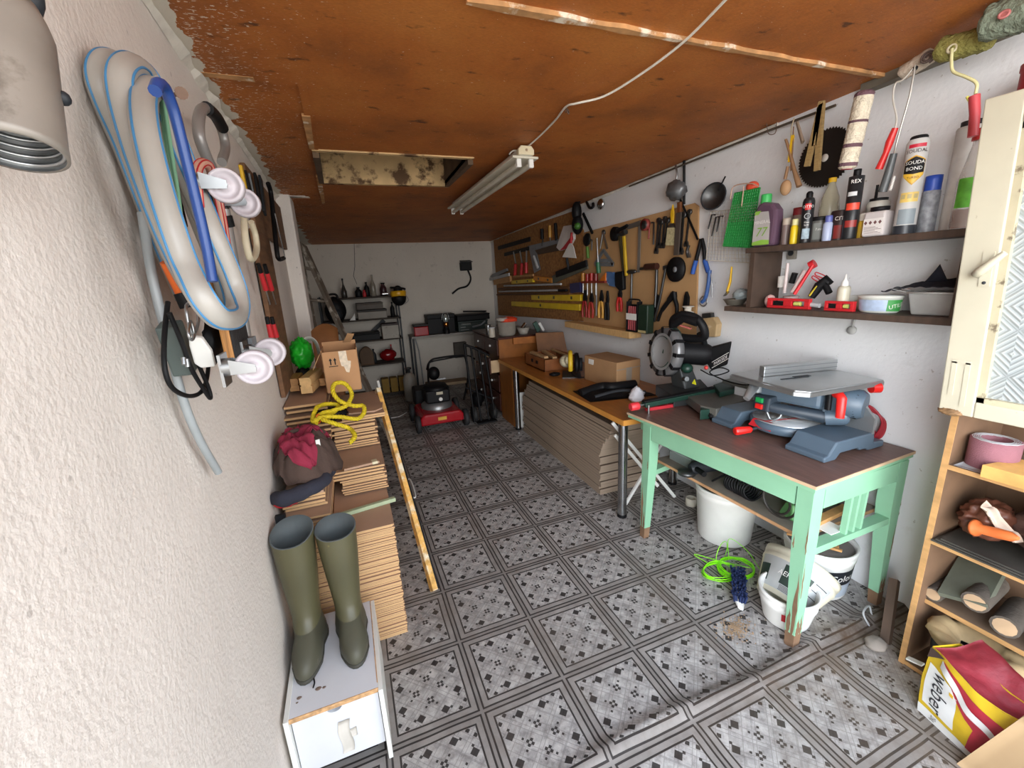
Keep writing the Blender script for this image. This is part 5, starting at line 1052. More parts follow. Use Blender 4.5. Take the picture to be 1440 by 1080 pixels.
# head
HS = 1.36; hc = V((1.225, .57, 1.035)); an = V((-.97, .12, .1)).normalized(); Mh = an.to_track_quat('Z', 'Y').to_matrix().to_4x4(); Mh.translation = hc; Mh = Mh @ Matrix.Scale(HS, 4)
b = MB(); b.lathe([(.06, .012), (.108, .016), (.112, -.02), (.06, -.03)], Mh, 40, capb=False, capt=False); part('blade_guard', b, mt('737374', .3, .3), t, label='clear plastic blade guard')
for k in range(11):
    b = MB(); a = k*2*PI/11; c_, s_ = math.cos(a), math.sin(a); q = [Mh @ V((r*c_-w*s_, r*s_+w*c_, h)) for r, w, h in ((.07, -.007, .0165), (.07, .007, .0165), (.112, .009, .0185), (.112, -.009, .0185))]
    b.prism(q, an*.003); b.prism([Mh @ V((.1135*math.cos(a+e), .1135*math.sin(a+e), h)) for e, h in ((-.07, .018), (.07, .018), (.07, -.02), (-.07, -.02))], (Mh.to_3x3() @ V((c_, s_, 0)))*.002)
    part('guard_rib', b, BLK, t)
b = MB(); b.lathe([(.001, .014), (.066, .014), (.072, .02), (.085, .02)], Mh, 36, capb=False, capt=False); part('blade', b, mt('b9babb', .4, .6), t)
b = MB(); b.lathe([(.07, .022), (.085, .01), (.085, -.06), (.05, -.075)], Mh, 30, a0=R(60), a1=R(330)); b.sph(Mh @ V((0, 0, -.04)), (.075, .075, .085), 18, 12); b.sph(ax(948, 480, 1.265), (.05, .05, .085), 16, 10); b.sph(ax(966, 518, 1.27), (.035, .035, .03), 14, 8); part('gear_housing', b, M_PG, t, label='dark green gear housing')
ma = V((.72, -.66, -.05)).normalized(); m0 = hc+V((.02, -.02, .0)); b = MB(); b.tube([m0, m0+ma*.06, m0+ma*.07, m0+ma*.20, m0+ma*.235], [.072, .076, .068, .07, .05], 18); part('motor', b, BLK, t)
b = MB(); q = m0+ma*.225; b.tube([q+V((-.0, 0, .04)), q+V((.015, -.01, 0)), q+V((0, 0, -.03))], .016, 8); part('brush_cap', b, DKG, t)
b = MB(); p = [ax(950, 470, 1.28), ax(946, 452, 1.26), ax(958, 443, 1.26), ax(978, 447, 1.29), ax(989, 460, 1.31), ax(990, 474, 1.33), ax(976, 476, 1.32), ax(958, 474, 1.3)]; b.tube(smoothpath(p, 5, True), .024, 10, True); b.tube([ax(948, 455, 1.255), ax(962, 446, 1.26), ax(982, 452, 1.29)], .034, 10, flat=.8); part('handle', b, BLK, t)
b = MB(); p0, p1 = ax(955, 457, 1.275), ax(972, 462, 1.30); b.beam(p0, p1, .014, .01); part('trigger', b, mt('a85a52', .5), t, label='reddish trigger'); b = MB(); b.tube([ax(983, 468, 1.33), ax(990, 480, 1.36), ax(993, 490, 1.40)], .016, 8); part('hose_spout', b, BLK, t)
b = MB(); b.hexa([(1.26, .42, z+.07), (1.38, .42, z+.07), (1.38, .54, z+.07), (1.26, .54, z+.07), (1.25, .48, z+.22), (1.33, .46, z+.22), (1.33, .56, z+.26), (1.25, .58, z+.26)]); part('pivot_arm', b, M_PD, t, bev=.01)
b = MB(); p = ax(976, 537, 1.245); b.prism([p+V((-.0, .016, -.014)), p+V((-.0, -.016, -.014)), p+V((0, 0, .016))], (.003, 0, 0)); part('warning_sticker', b, mt('d9d720', .5), t, label='yellow warning triangle')
b = MB(); b.sph(ax(993, 517, 1.3), .012, 12, 8); part('knob', b, mt('c8372f', .4), t); b = MB(); b.cyl(ax(962, 533, 1.25), ax(966, 533, 1.24), .014, n=12); part('bolt', b, STEEL, t)
# dust bag
P0 = [ax(999, 489, 1.40), ax(1029, 481, 1.45), ax(1023, 513, 1.46), ax(1000, 521, 1.42), ax(992, 508, 1.40)]
t2 = thing('dust_bag', 'black dust bag with white lettering hanging from the dark green saw', 'dust bag', P0[3]); b = MB(); b.prism(P0, (.035, .03, 0)); part('bag', b, BLK, t2, bev=.008)
o_ = ax(1013, 506, 1.42); du = (ax(1026, 499, 1.45)-ax(1000, 514, 1.42)).normalized(); dv = (ax(1013, 500, 1.42)-o_).normalized()
b = MB(); b.text('PARKSIDE', .024, lambda x, y: o_+du*(x*.9)+dv*y*1.1+V((-.012, -.012, 0))); b.prism([o_+du*e+dv*f+V((-.01, -.01, 0)) for e, f in ((-.062, .016), (.058, .016), (.058, .019), (-.062, .019))], (.002, .002, 0)); b.prism([o_+du*e+dv*f+V((-.01, -.01, 0)) for e, f in ((-.062, -.018), (.058, -.018), (.058, -.015), (-.062, -.015))], (.002, .002, 0)); part('lettering', b, WHT, t2)
b = MB(); b.tube(smoothpath([ax(985, 520, 1.38), ax(1003, 528, 1.42), ax(1025, 522, 1.48), ax(1012, 517, 1.5), ax(998, 524, 1.45), ax(1020, 535, 1.4), ax(1045, 541, 1.38), ax(1068, 540, 1.42)], 6), .004, 6); one('saw_flex', 'black power flex curling between the two saws', 'cable', b, BLK)
b = MB(); b.hexa([az(1016, 527, 1.0-.02), az(1035, 533, .98), az(1072, 527, .98), az(1050, 520, .98)]+[p+V((0, 0, .05)) for p in (az(1016, 527, .98), az(1035, 533, .98), az(1072, 527, .98), az(1050, 520, .98))]) if False else b.box((1.475, .2, tz+.13), (.11, .2, .02)); one('grey_extension', 'grey dusty extension table lying behind the aluminium saw top', 'extension', b, M_PT_, bev=.004)
b = MB(); b.hexa([(1.43, .1, z), (1.53, .1, z), (1.53, .22, z), (1.43, .22, z), (1.43, .1, z+.117), (1.53, .1, z+.117), (1.53, .22, z+.117), (1.43, .22, z+.117)]); one('white_carton', 'white carton carrying the grey extension between the two saws', 'carton', b, mt('c9ccd0', .6), bev=.004)
b = MB(); folded(b, az(1003, 583, z+.022), (.035, .035, .022), 31, .5, 2.4); one('black_plug', 'black plug and flex lump between the two saw bases', 'plug', b, BLK)
b = MB(); b.cyl(az(1040, 561, z+.02), az(1032, 568, z+.02), .009, n=10); one('red_tipped_clamp', 'small red tipped clamp rod in front of the dark green saw', 'clamp', b, RED)

# ================================================================ under the table
s1 = sz+.001
t = thing('grey_junction_box', 'grey metal box on the far end of the under-shelf', 'box', (1.10, .2, s1)); b = MB(); b.bx(1.05, 1.22, .13, .30, s1, s1+.055); part('box', b, mt('7d8683', .5), t, bev=.004); b = MB(); b.bx(1.045, 1.225, .125, .305, s1+.056, s1+.066); part('lid', b, mt('8f9996', .45), t, bev=.003)
def ptool(lab, x, y, rz, body, h2, c='power tool'):
    t = thing('power_tool', lab, c, (x, y, s1), rz); b = MB(); b.tube([(-.14, 0, .035), (-.1, 0, .04), (0, 0, .045), (.08, 0, .04), (.1, 0, .035)], [.026, .032, .034, .036, .026], 14); part('body', b, body, t, w=False)
    b = MB(); b.lathe([(.02, 0), (.045, .004), (.045, .02), (.02, .026)], Matrix.Translation((.12, 0, .005)), 20); part('head', b, h2, t, w=False); b = MB(); b.cyl((.08, .0, .045), (.08, .1, .05), .014, n=10); part('side_handle', b, BLK, t, w=False); return t
ptool('black angle grinder lying in the middle of the under-shelf', 1.10, .06, R(165), DKG, DSTEEL)
ptool('dark green angle grinder lying behind the coiled flex on the under-shelf', 1.28, -.25, R(70), M_PG, DSTEEL)
b = MB(); b.sph((1.06, .105, s1+.016), (.03, .016, .014), 12, 8); b.cyl((1.045, .10, s1+.012), (1.0, .085, s1+.012), .006, n=8); one('red_clip', 'red handled clip lying beside the grey metal box on the under-shelf', 'clip', b, RED)
t = thing('coiled_flex', 'tight coil of black flex lying on the under-shelf edge', 'cable', (1.09, -.18, s1)); b = MB()
for k in range(9): M = frame((1.07, -.13-.014*k, s1+.05), (1, -.15, 0), (0, .2, 1)); b.tube([M @ V((.052*math.cos(a), .045*math.sin(a), .004*math.sin(3*a+k))) for a in [q*PI/10 for q in range(20)]], .0055, 7, True)
part('coil', b, BLK, t); b = MB(); b.tube(smoothpath([(1.06, -.11, s1+.09), (1.05, -.07, s1+.05), (1.04, -.03, s1+.01), (1.08, -.02, s1+.01)], 5), .005, 7); part('tail', b, BLK, t)
b = MB(); b.tube([ax(1102, 708, 1.02)+V((0, .02+.075*math.cos(a), .0+.07*math.sin(a))) for a in [q*PI/12 for q in range(24)]], .005, 8, True); b.tube([ax(1098, 710, 1.03)+V((0, .02+.06*math.cos(a), .012+.06*math.sin(a))) for a in [q*PI/12 for q in range(24)]], .005, 8, True); one('hanging_flex', 'loops of black flex hanging over the under-shelf edge by the front leg', 'cable', b, mt('37332f', .5))
t = thing('green_trimmer', 'light green plastic tool head lying inside the hanging flex loops', 'tool head', (1.08, -.40, s1)); b = MB(); b.hexa([(1.06, -.44, s1), (1.12, -.46, s1), (1.14, -.38, s1), (1.08, -.36, s1), (1.07, -.43, s1+.07), (1.10, -.44, s1+.07), (1.11, -.40, s1+.07), (1.08, -.39, s1+.07)]); part('head', b, mt('6aa565', .5), t, bev=.008); b = MB(); b.cyl((1.12, -.40, s1+.02), (1.2, -.34, s1+.02), .018, n=10); part('neck', b, mt('4f8a55', .5), t)
b = MB(); b.cyl((1.36, -.47, s1+.025), (1.46, -.42, s1+.025), .024, n=16); one('dark_tube', 'dark cardboard tube lying behind the table slats on the under-shelf', 'tube', b, mt('3c3431', .7))
b = MB(); b.beam((1.05, -.50, s1+.011), (1.42, -.47, s1+.011), .035, .02); one('wood_batten', 'narrow wooden batten lying along the near end of the under-shelf', 'batten', b, WOOD)
b = MB(); b.bx(1.11, 1.2, -.57, -.50, .4572, .46); b.v = [p+V((0, -.0, 0)) for p in b.v]; one('white_card', 'white card lying on the stretcher below the table slats', 'card', b, WHT)
# buckets
def bucket(lab, M, h, r0, r1, fill, fillm, m=WHT, lipm=None):
    t = thing('plastic_bucket', lab, 'bucket', M.translation); b = MB()
    b.lathe([(r0*.97, 0), (r0, .008), (r1-.004, h-.06), (r1, h-.055), (r1, h-.035), (r1-.002, h-.033), (r1+.004, h-.02), (r1+.006, h), (r1-.004, h), (r1-.008, h-.03), (r0-.004, .012), (.001, .012)], M, 44); part('bucket', b, m, t)
    b = MB(); b.lathe([(r1-.009, fill), (r1*.6, fill+.006), (.001, fill+.003)], M, 40, capb=False) if fill else b.lathe([(r0-.005, .014), (.001, .014)], M, 30, capb=False); part('contents', b, fillm, t); return t
def rw(r0, r1, h): return lambda zz: r0+(r1-.004-r0)*(zz-.008)/(h-.068)
def curved(M, r, h, a0, a1, z0, z1, mb, off=.0014):  # a label patch wrapped round a bucket or can
    n = max(6, int(abs(a1-a0)/.07)); vs = []
    for i in range(n+1):
        a = a0+(a1-a0)*i/n
        for zz in (z0, z1): rr = (r(zz) if callable(r) else r)+off; vs.append(M @ V((rr*math.cos(a), rr*math.sin(a), zz)))
    mb.add(vs, [(2*i, 2*i+2, 2*i+3, 2*i+1) for i in range(n)], True)
def wraptext(mb, M, r, body, size, ac, zc, off=.0018, tilt=0.):
    def fn(x, y):
        x, y = x*math.cos(tilt)-y*math.sin(tilt), x*math.sin(tilt)+y*math.cos(tilt)
        zz = zc+y; rr = (r(zz) if callable(r) else r)+off; a = ac+x/rr; return M @ V((rr*math.cos(a), rr*math.sin(a), zz))
    mb.text(body, size, fn)
TL = lambda x, y, z=0: Matrix.Translation((x, y, z))
M_DUST = mt('77706a', .95, var=.1, bump=.3, bs=60)
bucket('largest white bucket with a dusty lid standing in the middle under the green table', TL(1.30, .10, .004), .325, .142, .165, .318, M_DUST)
M = TL(1.365, -.385, .004); r = rw(.122, .143, .245)
t = bucket('white bucket with a dark label reading Color under the near end of the green table', M, .245, .122, .143, .225, M_DUST)
b = MB(); curved(M, r, .24, R(195), R(330), .09, .165, b); part('label', b, mt('1d2026', .5), t, label='dark label'); b = MB(); curved(M, r, .24, R(195), R(330), .02, .088, b); part('label', b, mt('aeb8c4', .5), t, label='pale grey lower label')
b = MB(); wraptext(b, M, r, 'Color Ex', .05, R(272), .125); part('lettering', b, WHT, t)
M = TL(1.045, -.475, .004); r = rw(.09, .112, .15)
t = bucket('small white bucket with a red label corner behind the front table leg', M, .15, .09, .112, 0, mt('6b5a4a', .8)); b = MB(); curved(M, r, .17, R(205), R(240), .05, .09, b); part('label', b, RED, t, label='red label'); b = MB(); wraptext(b, M, r, 'DU', .04, R(228), .075); part('lettering', b, BLK, t)
axd = V((.78, .12, .62)).normalized(); M = axd.to_track_quat('Z', 'Y').to_matrix().to_4x4(); M.translation = ay(1128, 796, -.40)-axd*.205; r = rw(.108, .152, .205)
t = bucket('open cream bucket with a green and grey label tipped over the small white bucket', M, .205, .108, .152, 0, mt('7d7465', .8), mt('d9d2bc', .5))
# which way round the label: towards the camera and down
def ang_to(M, p): q = M.inverted() @ V(p); return math.atan2(q.y, q.x)
ac = ang_to(M, CAM)
b = MB(); curved(M, r, .25, ac-1.25, ac+1.05, .02, .15, b); part('label', b, mt('b3b5b4', .5, var=.1), t, label='grey label')
b = MB(); curved(M, r, .25, ac-.35, ac+.45, .05, .135, b, .0019); curved(M, r, .25, ac-1.25, ac-.8, .04, .11, b, .0019); part('label_panel', b, mt('22352c', .5), t, label='dark green label panel'); b = MB(); wraptext(b, M, r, 'AEROPOR', .03, ac+.02, .095, .0028); part('lettering', b, WHT, t)
b = MB()
for k in range(5): curved(M, r, .25, ac-.3, ac+.55, .024+k*.005, .026+k*.005, b, .0022)
for k in range(3): curved(M, r, .25, ac+.52, ac+.95, .07+k*.03, .073+k*.03, b, .0022)
part('small_print', b, BLK, t)
# lime line, brush, tape, sawdust
t = thing('lime_line', 'tangle of bright lime green trimmer line on the floor before the buckets', 'line', (1.0, -.2, 0)); b = MB()
for k in range(16):
    cx, cy = ((1.10, -.16) if k < 10 else (.99, -.145)); rx, ry = ((.09, .075) if k < 10 else (.085, .065)); rx *= rnd.uniform(.88, 1.08); ry *= rnd.uniform(.88, 1.08); ph = rnd.uniform(0, 6)
    b.tube([V((cx+rx*math.cos(a)+.004*k*.3, cy+ry*math.sin(a), .006+.003*(k % 6)+.012*math.sin(a+ph)**2)) for a in [q*PI/14 for q in range(28)]], .0022, 5, True)
b.tube(smoothpath([(1.0, -.08, .02), (.98, .0, .03), (1.06, -.1, .03), (1.15, -.2, .03)], 6), .002, 5)
b.tube([V((1.10+.06*math.cos(a), -.07+.02*math.cos(a), .05+.06*math.sin(a))) for a in [q*PI/14 for q in range(28)]], .0018, 5, True); b.tube(smoothpath([(1.12, -.1, .02), (1.17, -.05, .10), (1.22, -.12, .06), (1.2, -.22, .02)], 6), .0018, 5)
part('line', b, mt('8ff01a', .35, var=.08), t)
t = thing('hand_brush', 'white hand brush with dark blue bristles lying on the floor by the lime line', 'brush', (.93, -.3, 0)); p0, p1 = az(1036, 806, .02), az(1040, 853, .012)
b = MB(); b.tube([p0, p0.lerp(p1, .3), p0.lerp(p1, .9), p1+V((-.005, -.01, 0))], [.018, .024, .026, .014], 10, flat=.5); part('stock', b, WHT, t)
b = MB(); q = (p1-p0).normalized(); sd_ = V((-q.y, q.x, 0))
for i in range(14):
    for j in range(5):
        p = p0.lerp(p1, .03+.9*i/13)+sd_*(.04*(j/4-.5))+V((0, 0, .01)); b.beam(p, p+V((rnd.uniform(-.008, .008)+.018*(j/4-.5), rnd.uniform(-.008, .008), .035+rnd.uniform(-.004, .004))), .008, .008)
part('bristles', b, mt('16264f', .8), t, label='dark blue bristles')
c = (1.37, .43, 0); b = MB(); b.lathe([(.028, 0), (.036, .002), (.036, .052), (.03, .054), (.026, .05), (.026, .002)], TL(*c, ) if False else TL(c[0], c[1], .002), 24); one('tape_roll', 'cream roll of tape standing on the floor by the rear chrome leg', 'tape', b, mt('d8d2c2', .5))
b = MB()
for i in range(420):
    a, q = rnd.uniform(0, 2*PI), abs(rnd.gauss(0, .42)); x, y = .80+.12*q*math.cos(a), -.43+.085*q*math.sin(a); s_ = rnd.uniform(.002, .005); zf = floor_h(x, y)+.0004
    b.box((x, y, zf+s_*.3), (s_, s_*rnd.uniform(.5, 1.5), s_*.6), rotz(rnd.uniform(0, 3)))
one('sawdust', 'scattered patch of sawdust on the lino in front of the green table', 'sawdust', b, mt('a58a6c', .9, var=.3), kind='stuff')
b = MB(); b.beam((1.26, -.33, .255), (1.33, -.50, .27), .012, .01); b.beam((1.25, -.3, .262), (1.36, -.47, .262), .01, .01); one('stir_sticks', 'two wooden stirring sticks lying across the bucket labelled Color', 'stick', b, WOOD)
# ================================================================ tool boards on the right wall
def T(u, v, o=.03): return ax(u, v, XR-o)
def fl(pts, o=.03, th=.008): return MB().prism([T(u, v, o) for u, v in pts], (th, 0, 0))
def bar(a, c, w, o=.03, th=.01, o2=None):
    b = MB(); p, q = T(a[0], a[1], o), T(c[0], c[1], o if o2 is None else o2); b.beam(p, q, th, w, (1, 0, 0)) if False else b.hexa(_barpts(p, q, w, th)); return b
def _barpts(p, q, w, th):
    d = (q-p).normalized(); n = d.cross(V((1, 0, 0))).normalized()*w/2; x = V((th, 0, 0))
    return [p-n, p+n, p+n+x, p-n+x, q-n, q+n, q+n+x, q-n+x]
def rod(pts, r, o=.03, n=8, k=4): return MB().tube(smoothpath([T(u, v, o) for u, v in pts], k) if len(pts) > 2 else [T(u, v, o) for u, v in pts], r, n)
def disc(u, v, r, o=.03, th=.012, n=28, hole=0):
    c = T(u, v, o); M = frame(c, (0, 1, 0), (0, 0, 1)); b = MB(); b.lathe([(max(hole, .001), 0), (r, 0), (r, th), (max(hole, .001), th)], M, n); return b
M_OSB = mt('94683a', .8, var=.35, sc=34, bump=.15, bs=40); M_FIB = mt('b48d60', .85, var=.1, sc=4)
b = fl([(694, 338), (750, 316), (806, 297), (820, 325), (820.5, 452), (760, 447), (701, 443)], .016, .012); one('tool_board', 'dark chipboard tool board holding levels at the far end of the right wall', 'tool board', b, M_OSB)
b = fl([(820.5, 327), (900, 306), (976, 285.5), (982, 290), (981, 380), (978, 471), (905, 468), (820.5, 458)], .016, .012); one('tool_board', 'light fibreboard tool board covered with hanging tools above the bench', 'tool board', b, M_FIB, bev=.003)
SW, SB, SD_ = STEEL, BLK, DSTEEL
# ---- far board
def simple(name, lab, cat, b, m, grp=None, bev=0): return one(name, lab, cat, b, m, group=grp, bev=bev)
simple('spirit_level', 'short black level hanging highest on the dark chipboard board', 'level', bar((700, 349), (745, 336), .05, th=.02), SB, bev=.003)
simple('magnet_strip', 'black strip above the red handled chisels on the dark board', 'holder', bar((709, 358), (744, 349), .045, th=.015), SB)
t = thing('hand_saw', 'grey bladed saw hanging slantwise beside the magnet strip on the dark board', 'saw', T(765, 345)); part('blade', fl([(742, 346), (785, 336), (785, 344), (748, 356)], .028, .003), GRY, t); part('handle', fl([(752, 352), (785, 342), (787, 352), (756, 358)], .04, .02), mt('4a3a2c', .6), t, bev=.004)
def chis(lab, u0, v0, u1, v1, u2, v2, g):
    t = thing('chisel', lab, 'chisel', T(u2, v2), group=g); part('blade', bar((u0, v0), (u1, v1), .035, .03, .006), SW, t); part('handle', rod([(u1, v1), (u2, v2)], .022, .035), mt('b02a2e', .4), t)
for i, (a, lab) in enumerate((((722, 354, 725, 371, 724, 387), 'red handled chisel on the dark board, nearest the corner'), ((731, 353, 734, 370, 733, 386), 'red handled chisel on the dark board, second from the corner'), ((740, 352, 740, 369, 740, 384), 'red handled chisel on the dark board, beside the grey trowel'))): chis(lab, *a, 'red handled chisels on the dark board')
t = thing('plaster_trowel', 'grey steel plastering trowel hanging beside the red chisels', 'trowel', T(752, 368)); part('blade', fl([(744, 350), (753, 348), (760, 379), (751, 384)], .03, .004), GRY, t); part('handle', bar((749, 360), (755, 377), .03, .06, .025), LGR, t, bev=.006)
t = thing('file', 'short file with a black handle hanging at the top of the dark board', 'file', T(762, 333)); part('handle', rod([(762, 322), (762.5, 336)], .022), SB, t); part('blade', bar((762.5, 336), (762, 346), .018), SD_, t)
t = thing('bradawl', 'small tool with a pale amber handle at the top of the dark board', 'awl', T(773, 328)); part('handle', rod([(773, 317), (773.5, 334)], .018), mt('b98a3c', .25), t); part('tip', rod([(773.5, 334), (774, 339)], .006), SW, t)
simple('black_punch', 'black punch hanging next to the red and white pack', 'punch', rod([(781, 314), (782.5, 338)], .018), SB)
t = thing('blister_pack', 'red and white sanding pack hanging under the dark drill', 'pack', T(795, 335)); part('pack', fl([(803.5, 316), (792, 318), (782, 348), (787, 353), (799, 349), (806, 336), (805.5, 317)], .05, .03), mt('cfcac6', .4), t, bev=.004); part('stripe', fl([(805, 330), (793, 346), (787, 352.5), (799, 349), (806, 336)], .052, .003), mt('b01f30', .4), t, label='red stripe')
t = thing('fan_scraper', 'white fan shaped scraper with a red handle below the red and white pack', 'scraper', T(800, 355)); part('blade', fl([(802, 341), (799, 345), (790.5, 361.5), (810, 363), (806, 346)], .058, .006), WHT, t); part('handle', rod([(804, 327), (803, 342)], .012, .06), RED, t)
t = thing('plastering_float', 'long grey plastering float with dark ends on the dark board', 'float', T(800, 385)); part('sole', fl([(776, 388), (825, 368), (826.5, 378), (777, 399)], .04, .012), mt('5a5a4e', .6), t, bev=.003); part('grip', bar((781, 386), (824, 370), .06, .065, .02), SB, t, bev=.006); part('clip', rod([(797, 363), (800, 379)], .014, .06), DKG, t)
b = fl([(689, 389), (693, 385), (712, 377.5), (713, 381), (694, 391)], .05, .02); simple('aluminium_profile', 'grey aluminium profile lying on the ledge in the far corner', 'profile', b, GRY); b = bar((688, 393), (715, 386), .04, .07, .02); simple('aluminium_profile', 'thin grey profile below the others in the far corner', 'profile', b, LGR)
b = bar((694, 397), (717, 392), .08, .045, .03); simple('wood_offcut', 'brown wood piece on the ledge under the aluminium profiles', 'offcut', b, WOOD)
def level(lab, a, c, w, m, n=3, th=.03):
    t = thing('spirit_level', lab, 'level', T((a[0]+c[0])/2, (a[1]+c[1])/2)); part('body', bar(a, c, w, .045, th), m, t, bev=.002); b = MB(); p, q = T(a[0], a[1], .047), T(c[0], c[1], .047)
    for k in range(n): f = (k+.5)/n; r_ = p.lerp(q, f); b.hexa(_barpts(r_, r_+(q-p).normalized()*.035, w*.5, .003))
    part('vial', b, mt('3c3a1c', .3), t)
M_YL = mt('d8b820', .4)
level('short yellow level on the dark board below the chisels', (719, 397), (749, 394.5), .042, M_YL, 2); level('orange level beside the short yellow one on the dark board', (750, 391), (776, 394.5), .05, mt('cf8420', .45), 2)
simple('wood_batten', 'thin wooden strip above the short yellow level on the dark board', 'batten', bar((721, 389), (749, 387), .025, .05, .02), WOOD)
for a, c, lab in (((709, 402), (789, 399.5), 'white rod on the dark board, the upper of two'), ((702, 410), (788, 408), 'white rod with a dark brush end on the dark board, the lower of two')):
    t = thing('white_rod', lab, 'rod', T(a[0], a[1])); part('rod', rod([a, c], .012, .05), LGR, t)
    if a[0] == 702: part('brush_end', rod([(786, 408), (797, 408)], .016, .05), SB, t)
t = thing('shelf_ledge', 'dark wooden ledges carrying the rods on the far tool board', 'ledge', T(760, 412)); part('ledge', bar((700, 406.3), (800, 404.8), .022, .06, .045), mt('5f4024', .7), t); part('ledge', bar((698, 414.5), (800, 413), .02, .06, .045), mt('5f4024', .7), t)
simple('blue_packet', 'dark blue packet at the end of the white rods', 'packet', fl([(801, 399), (815, 397), (816, 411), (802, 412)], .06, .03), mt('2c2c55', .4))
level('long yellow spirit level, the upper of two across the tool boards', (747, 418), (816, 419), .062, M_YL, 3); level('long yellow spirit level, the lower of two across the tool boards', (719, 427), (815, 432.5), .062, M_YL, 1)
# ---- drill hanging at the ceiling, odd hooks
t = thing('hanging_drill', 'black and green hand tool hanging by its flex from the ceiling edge', 'drill', T(812, 310)); b = MB(); b.sph(T(812, 316, .10), (.05, .06, .085), 14, 10); b.sph(T(811, 298, .10), (.045, .045, .09), 12, 8); part('body', b, SB, t); b = MB(); b.sph(T(812, 318, .14), (.03, .035, .03), 12, 8); part('badge', b, mt('3d6a2c', .4), t, label='green badge'); part('flex', rod([(812, 292), (815, 280), (812, 274)], .012, .08), SB, t); part('arm', bar((819, 300), (832, 328), .02, .06, .015), SB, t)
simple('black_hook', 'small black hook on the white wall above the tool boards', 'hook', MB().tube(smoothpath([T(825, 284, .012), T(829, 292, .04), T(834, 291, .035), T(834, 286, .02)], 5), .012, 8), SB)
t = thing('chrome_cup', 'chrome knob on the white wall above the tool boards', 'knob', T(845, 287)); part('knob', MB().sph(T(845, 287, .02), (.025, .045, .045), 14, 10), CHROME, t)
# ---- near board: upper rows
t = thing('angle_tool', 'dark round pulley hanging left of the hammers at the top of the board', 'pulley', T(863, 329)); part('disc', disc(863, 329, .055, .045, .03), SB, t)
t = thing('adjustable_pliers', 'black pliers with a green handle hanging beside the chipboard edge', 'pliers', T(826, 345)); part('head', MB().sph(T(825, 337, .035), (.015, .06, .055), 14, 8, lambda d: .25*fbm(d, 3)), SB, t); part('handle', rod([(826, 347), (827, 363)], .014), mt('4f7a2a', .4), t, label='green handle')
simple('allen_key', 'small dark key hanging right of the green handled pliers', 'hex key', rod([(831, 337), (832.5, 339), (832, 352)], .006), SD_)
t = thing('green_screwdriver', 'long screwdriver with a green handle beside the metal triangle', 'screwdriver', T(841, 360)); part('shaft', rod([(839.5, 335), (841, 369)], .007, .035), SW, t); part('handle', rod([(841, 369), (842, 384)], .02, .035), mt('2f6a4a', .4), t)
t = thing('dividers', 'steel dividers hanging above the metal triangle', 'dividers', T(848, 338)); part('arm', rod([(848, 326), (844, 350)], .008), SW, t); part('arm', rod([(848, 326), (854, 350)], .008), SW, t); part('joint', disc(848, 327, .022, .03, .012), SD_, t)
t = thing('speed_square', 'grey metal triangle square hanging on the light board', 'square', T(848, 368)); o = .033
b = MB()
for a, c in (((848, 352), (836, 372)), ((836, 372), (862, 372)), ((862, 372), (848, 352)), ((841, 366.5), (856, 366.5))): b.hexa(_barpts(T(*a, o), T(*c, o), .03, .008))
part('square', b, mt('7f8488', .45, .4), t)
t = thing('claw_hammer', 'claw hammer with a dark handle hanging at the middle top of the light board', 'hammer', T(874, 360)); part('handle', bar((870, 331), (876.5, 386), .028, .04, .02), mt('4a4228', .6), t, bev=.004); part('head', MB().tube([T(868, 325, .05), T(876, 322, .05), T(882, 317, .05)], [.022, .02, .012], 10), SB, t)
t = thing('yellow_hammer', 'hammer with a yellow handle hanging right of the dark handled one', 'hammer', T(877, 360)); part('handle', bar((876, 332), (879.5, 388), .025, .065, .018), mt('c9a524', .4), t, bev=.004); part('head', MB().tube([T(873, 329, .07), T(880, 326, .07)], .02, 10), SD_, t)
t = thing('steel_square', 'large steel L square hanging on the light board', 'square', T(899, 350)); part('stock', fl([(881, 316.5), (900, 310), (901, 317), (882, 322.5)], .035, .012), mt('6f6a64', .5, .4), t); part('blade', bar((899.5, 313), (897.5, 383), .03, .034, .004), mt('8f8a84', .45, .5), t)
t = thing('tape_dial', 'round red and grey dial tool beside the top of the steel square', 'gauge', T(906, 316)); part('case', disc(905.5, 316, .042, .05, .025), mt('8a3a34', .45), t); part('face', disc(905.5, 316, .03, .053, .004), DSTEEL, t); part('tail', rod([(910, 312), (913, 322), (912, 336)], .006), mt('8a3a34', .45), t)
def spanner(lab, a, c, w, m=DSTEEL, o=.035):
    t = thing('spanner', lab, 'spanner', T(*c), group='spanners on the light board'); part('shank', bar(a, c, w*.6, o, .008), m, t); part('ring', disc(a[0], a[1]+1, w*.85, o+.002, .012, 16, w*.35), m, t)
    p = T(c[0], c[1], o); d = (p-T(*a, o)).normalized(); n = d.cross(V((1, 0, 0))).normalized(); b = MB(); s = w
    b.prism([p+n*s*x+d*s*y for x, y in ((-.5, -.8), (-.9, .1), (-.7, .9), (-.35, .9), (-.35, .3), (.35, .3), (.35, .9), (.7, .9), (.9, .1), (.5, -.8))], (.012, 0, 0)); part('jaw', b, m, t)
simple('hex_key', 'thin L shaped key hanging left of the spanners', 'hex key', rod([(916, 313), (919.5, 313), (919, 344)], .006, k=1), SD_)
for a, c, lab in (((925.5, 309), (922, 353), 'longest spanner in the row, next to the thin L key'), ((929, 311), (926, 345), 'spanner second in the row from the thin L key'), ((934, 307), (931, 345), 'spanner third in the row from the thin L key'), ((938, 309), (935, 338), 'spanner fourth in the row, beside the yellow brush')): spanner(lab, a, c, .022)
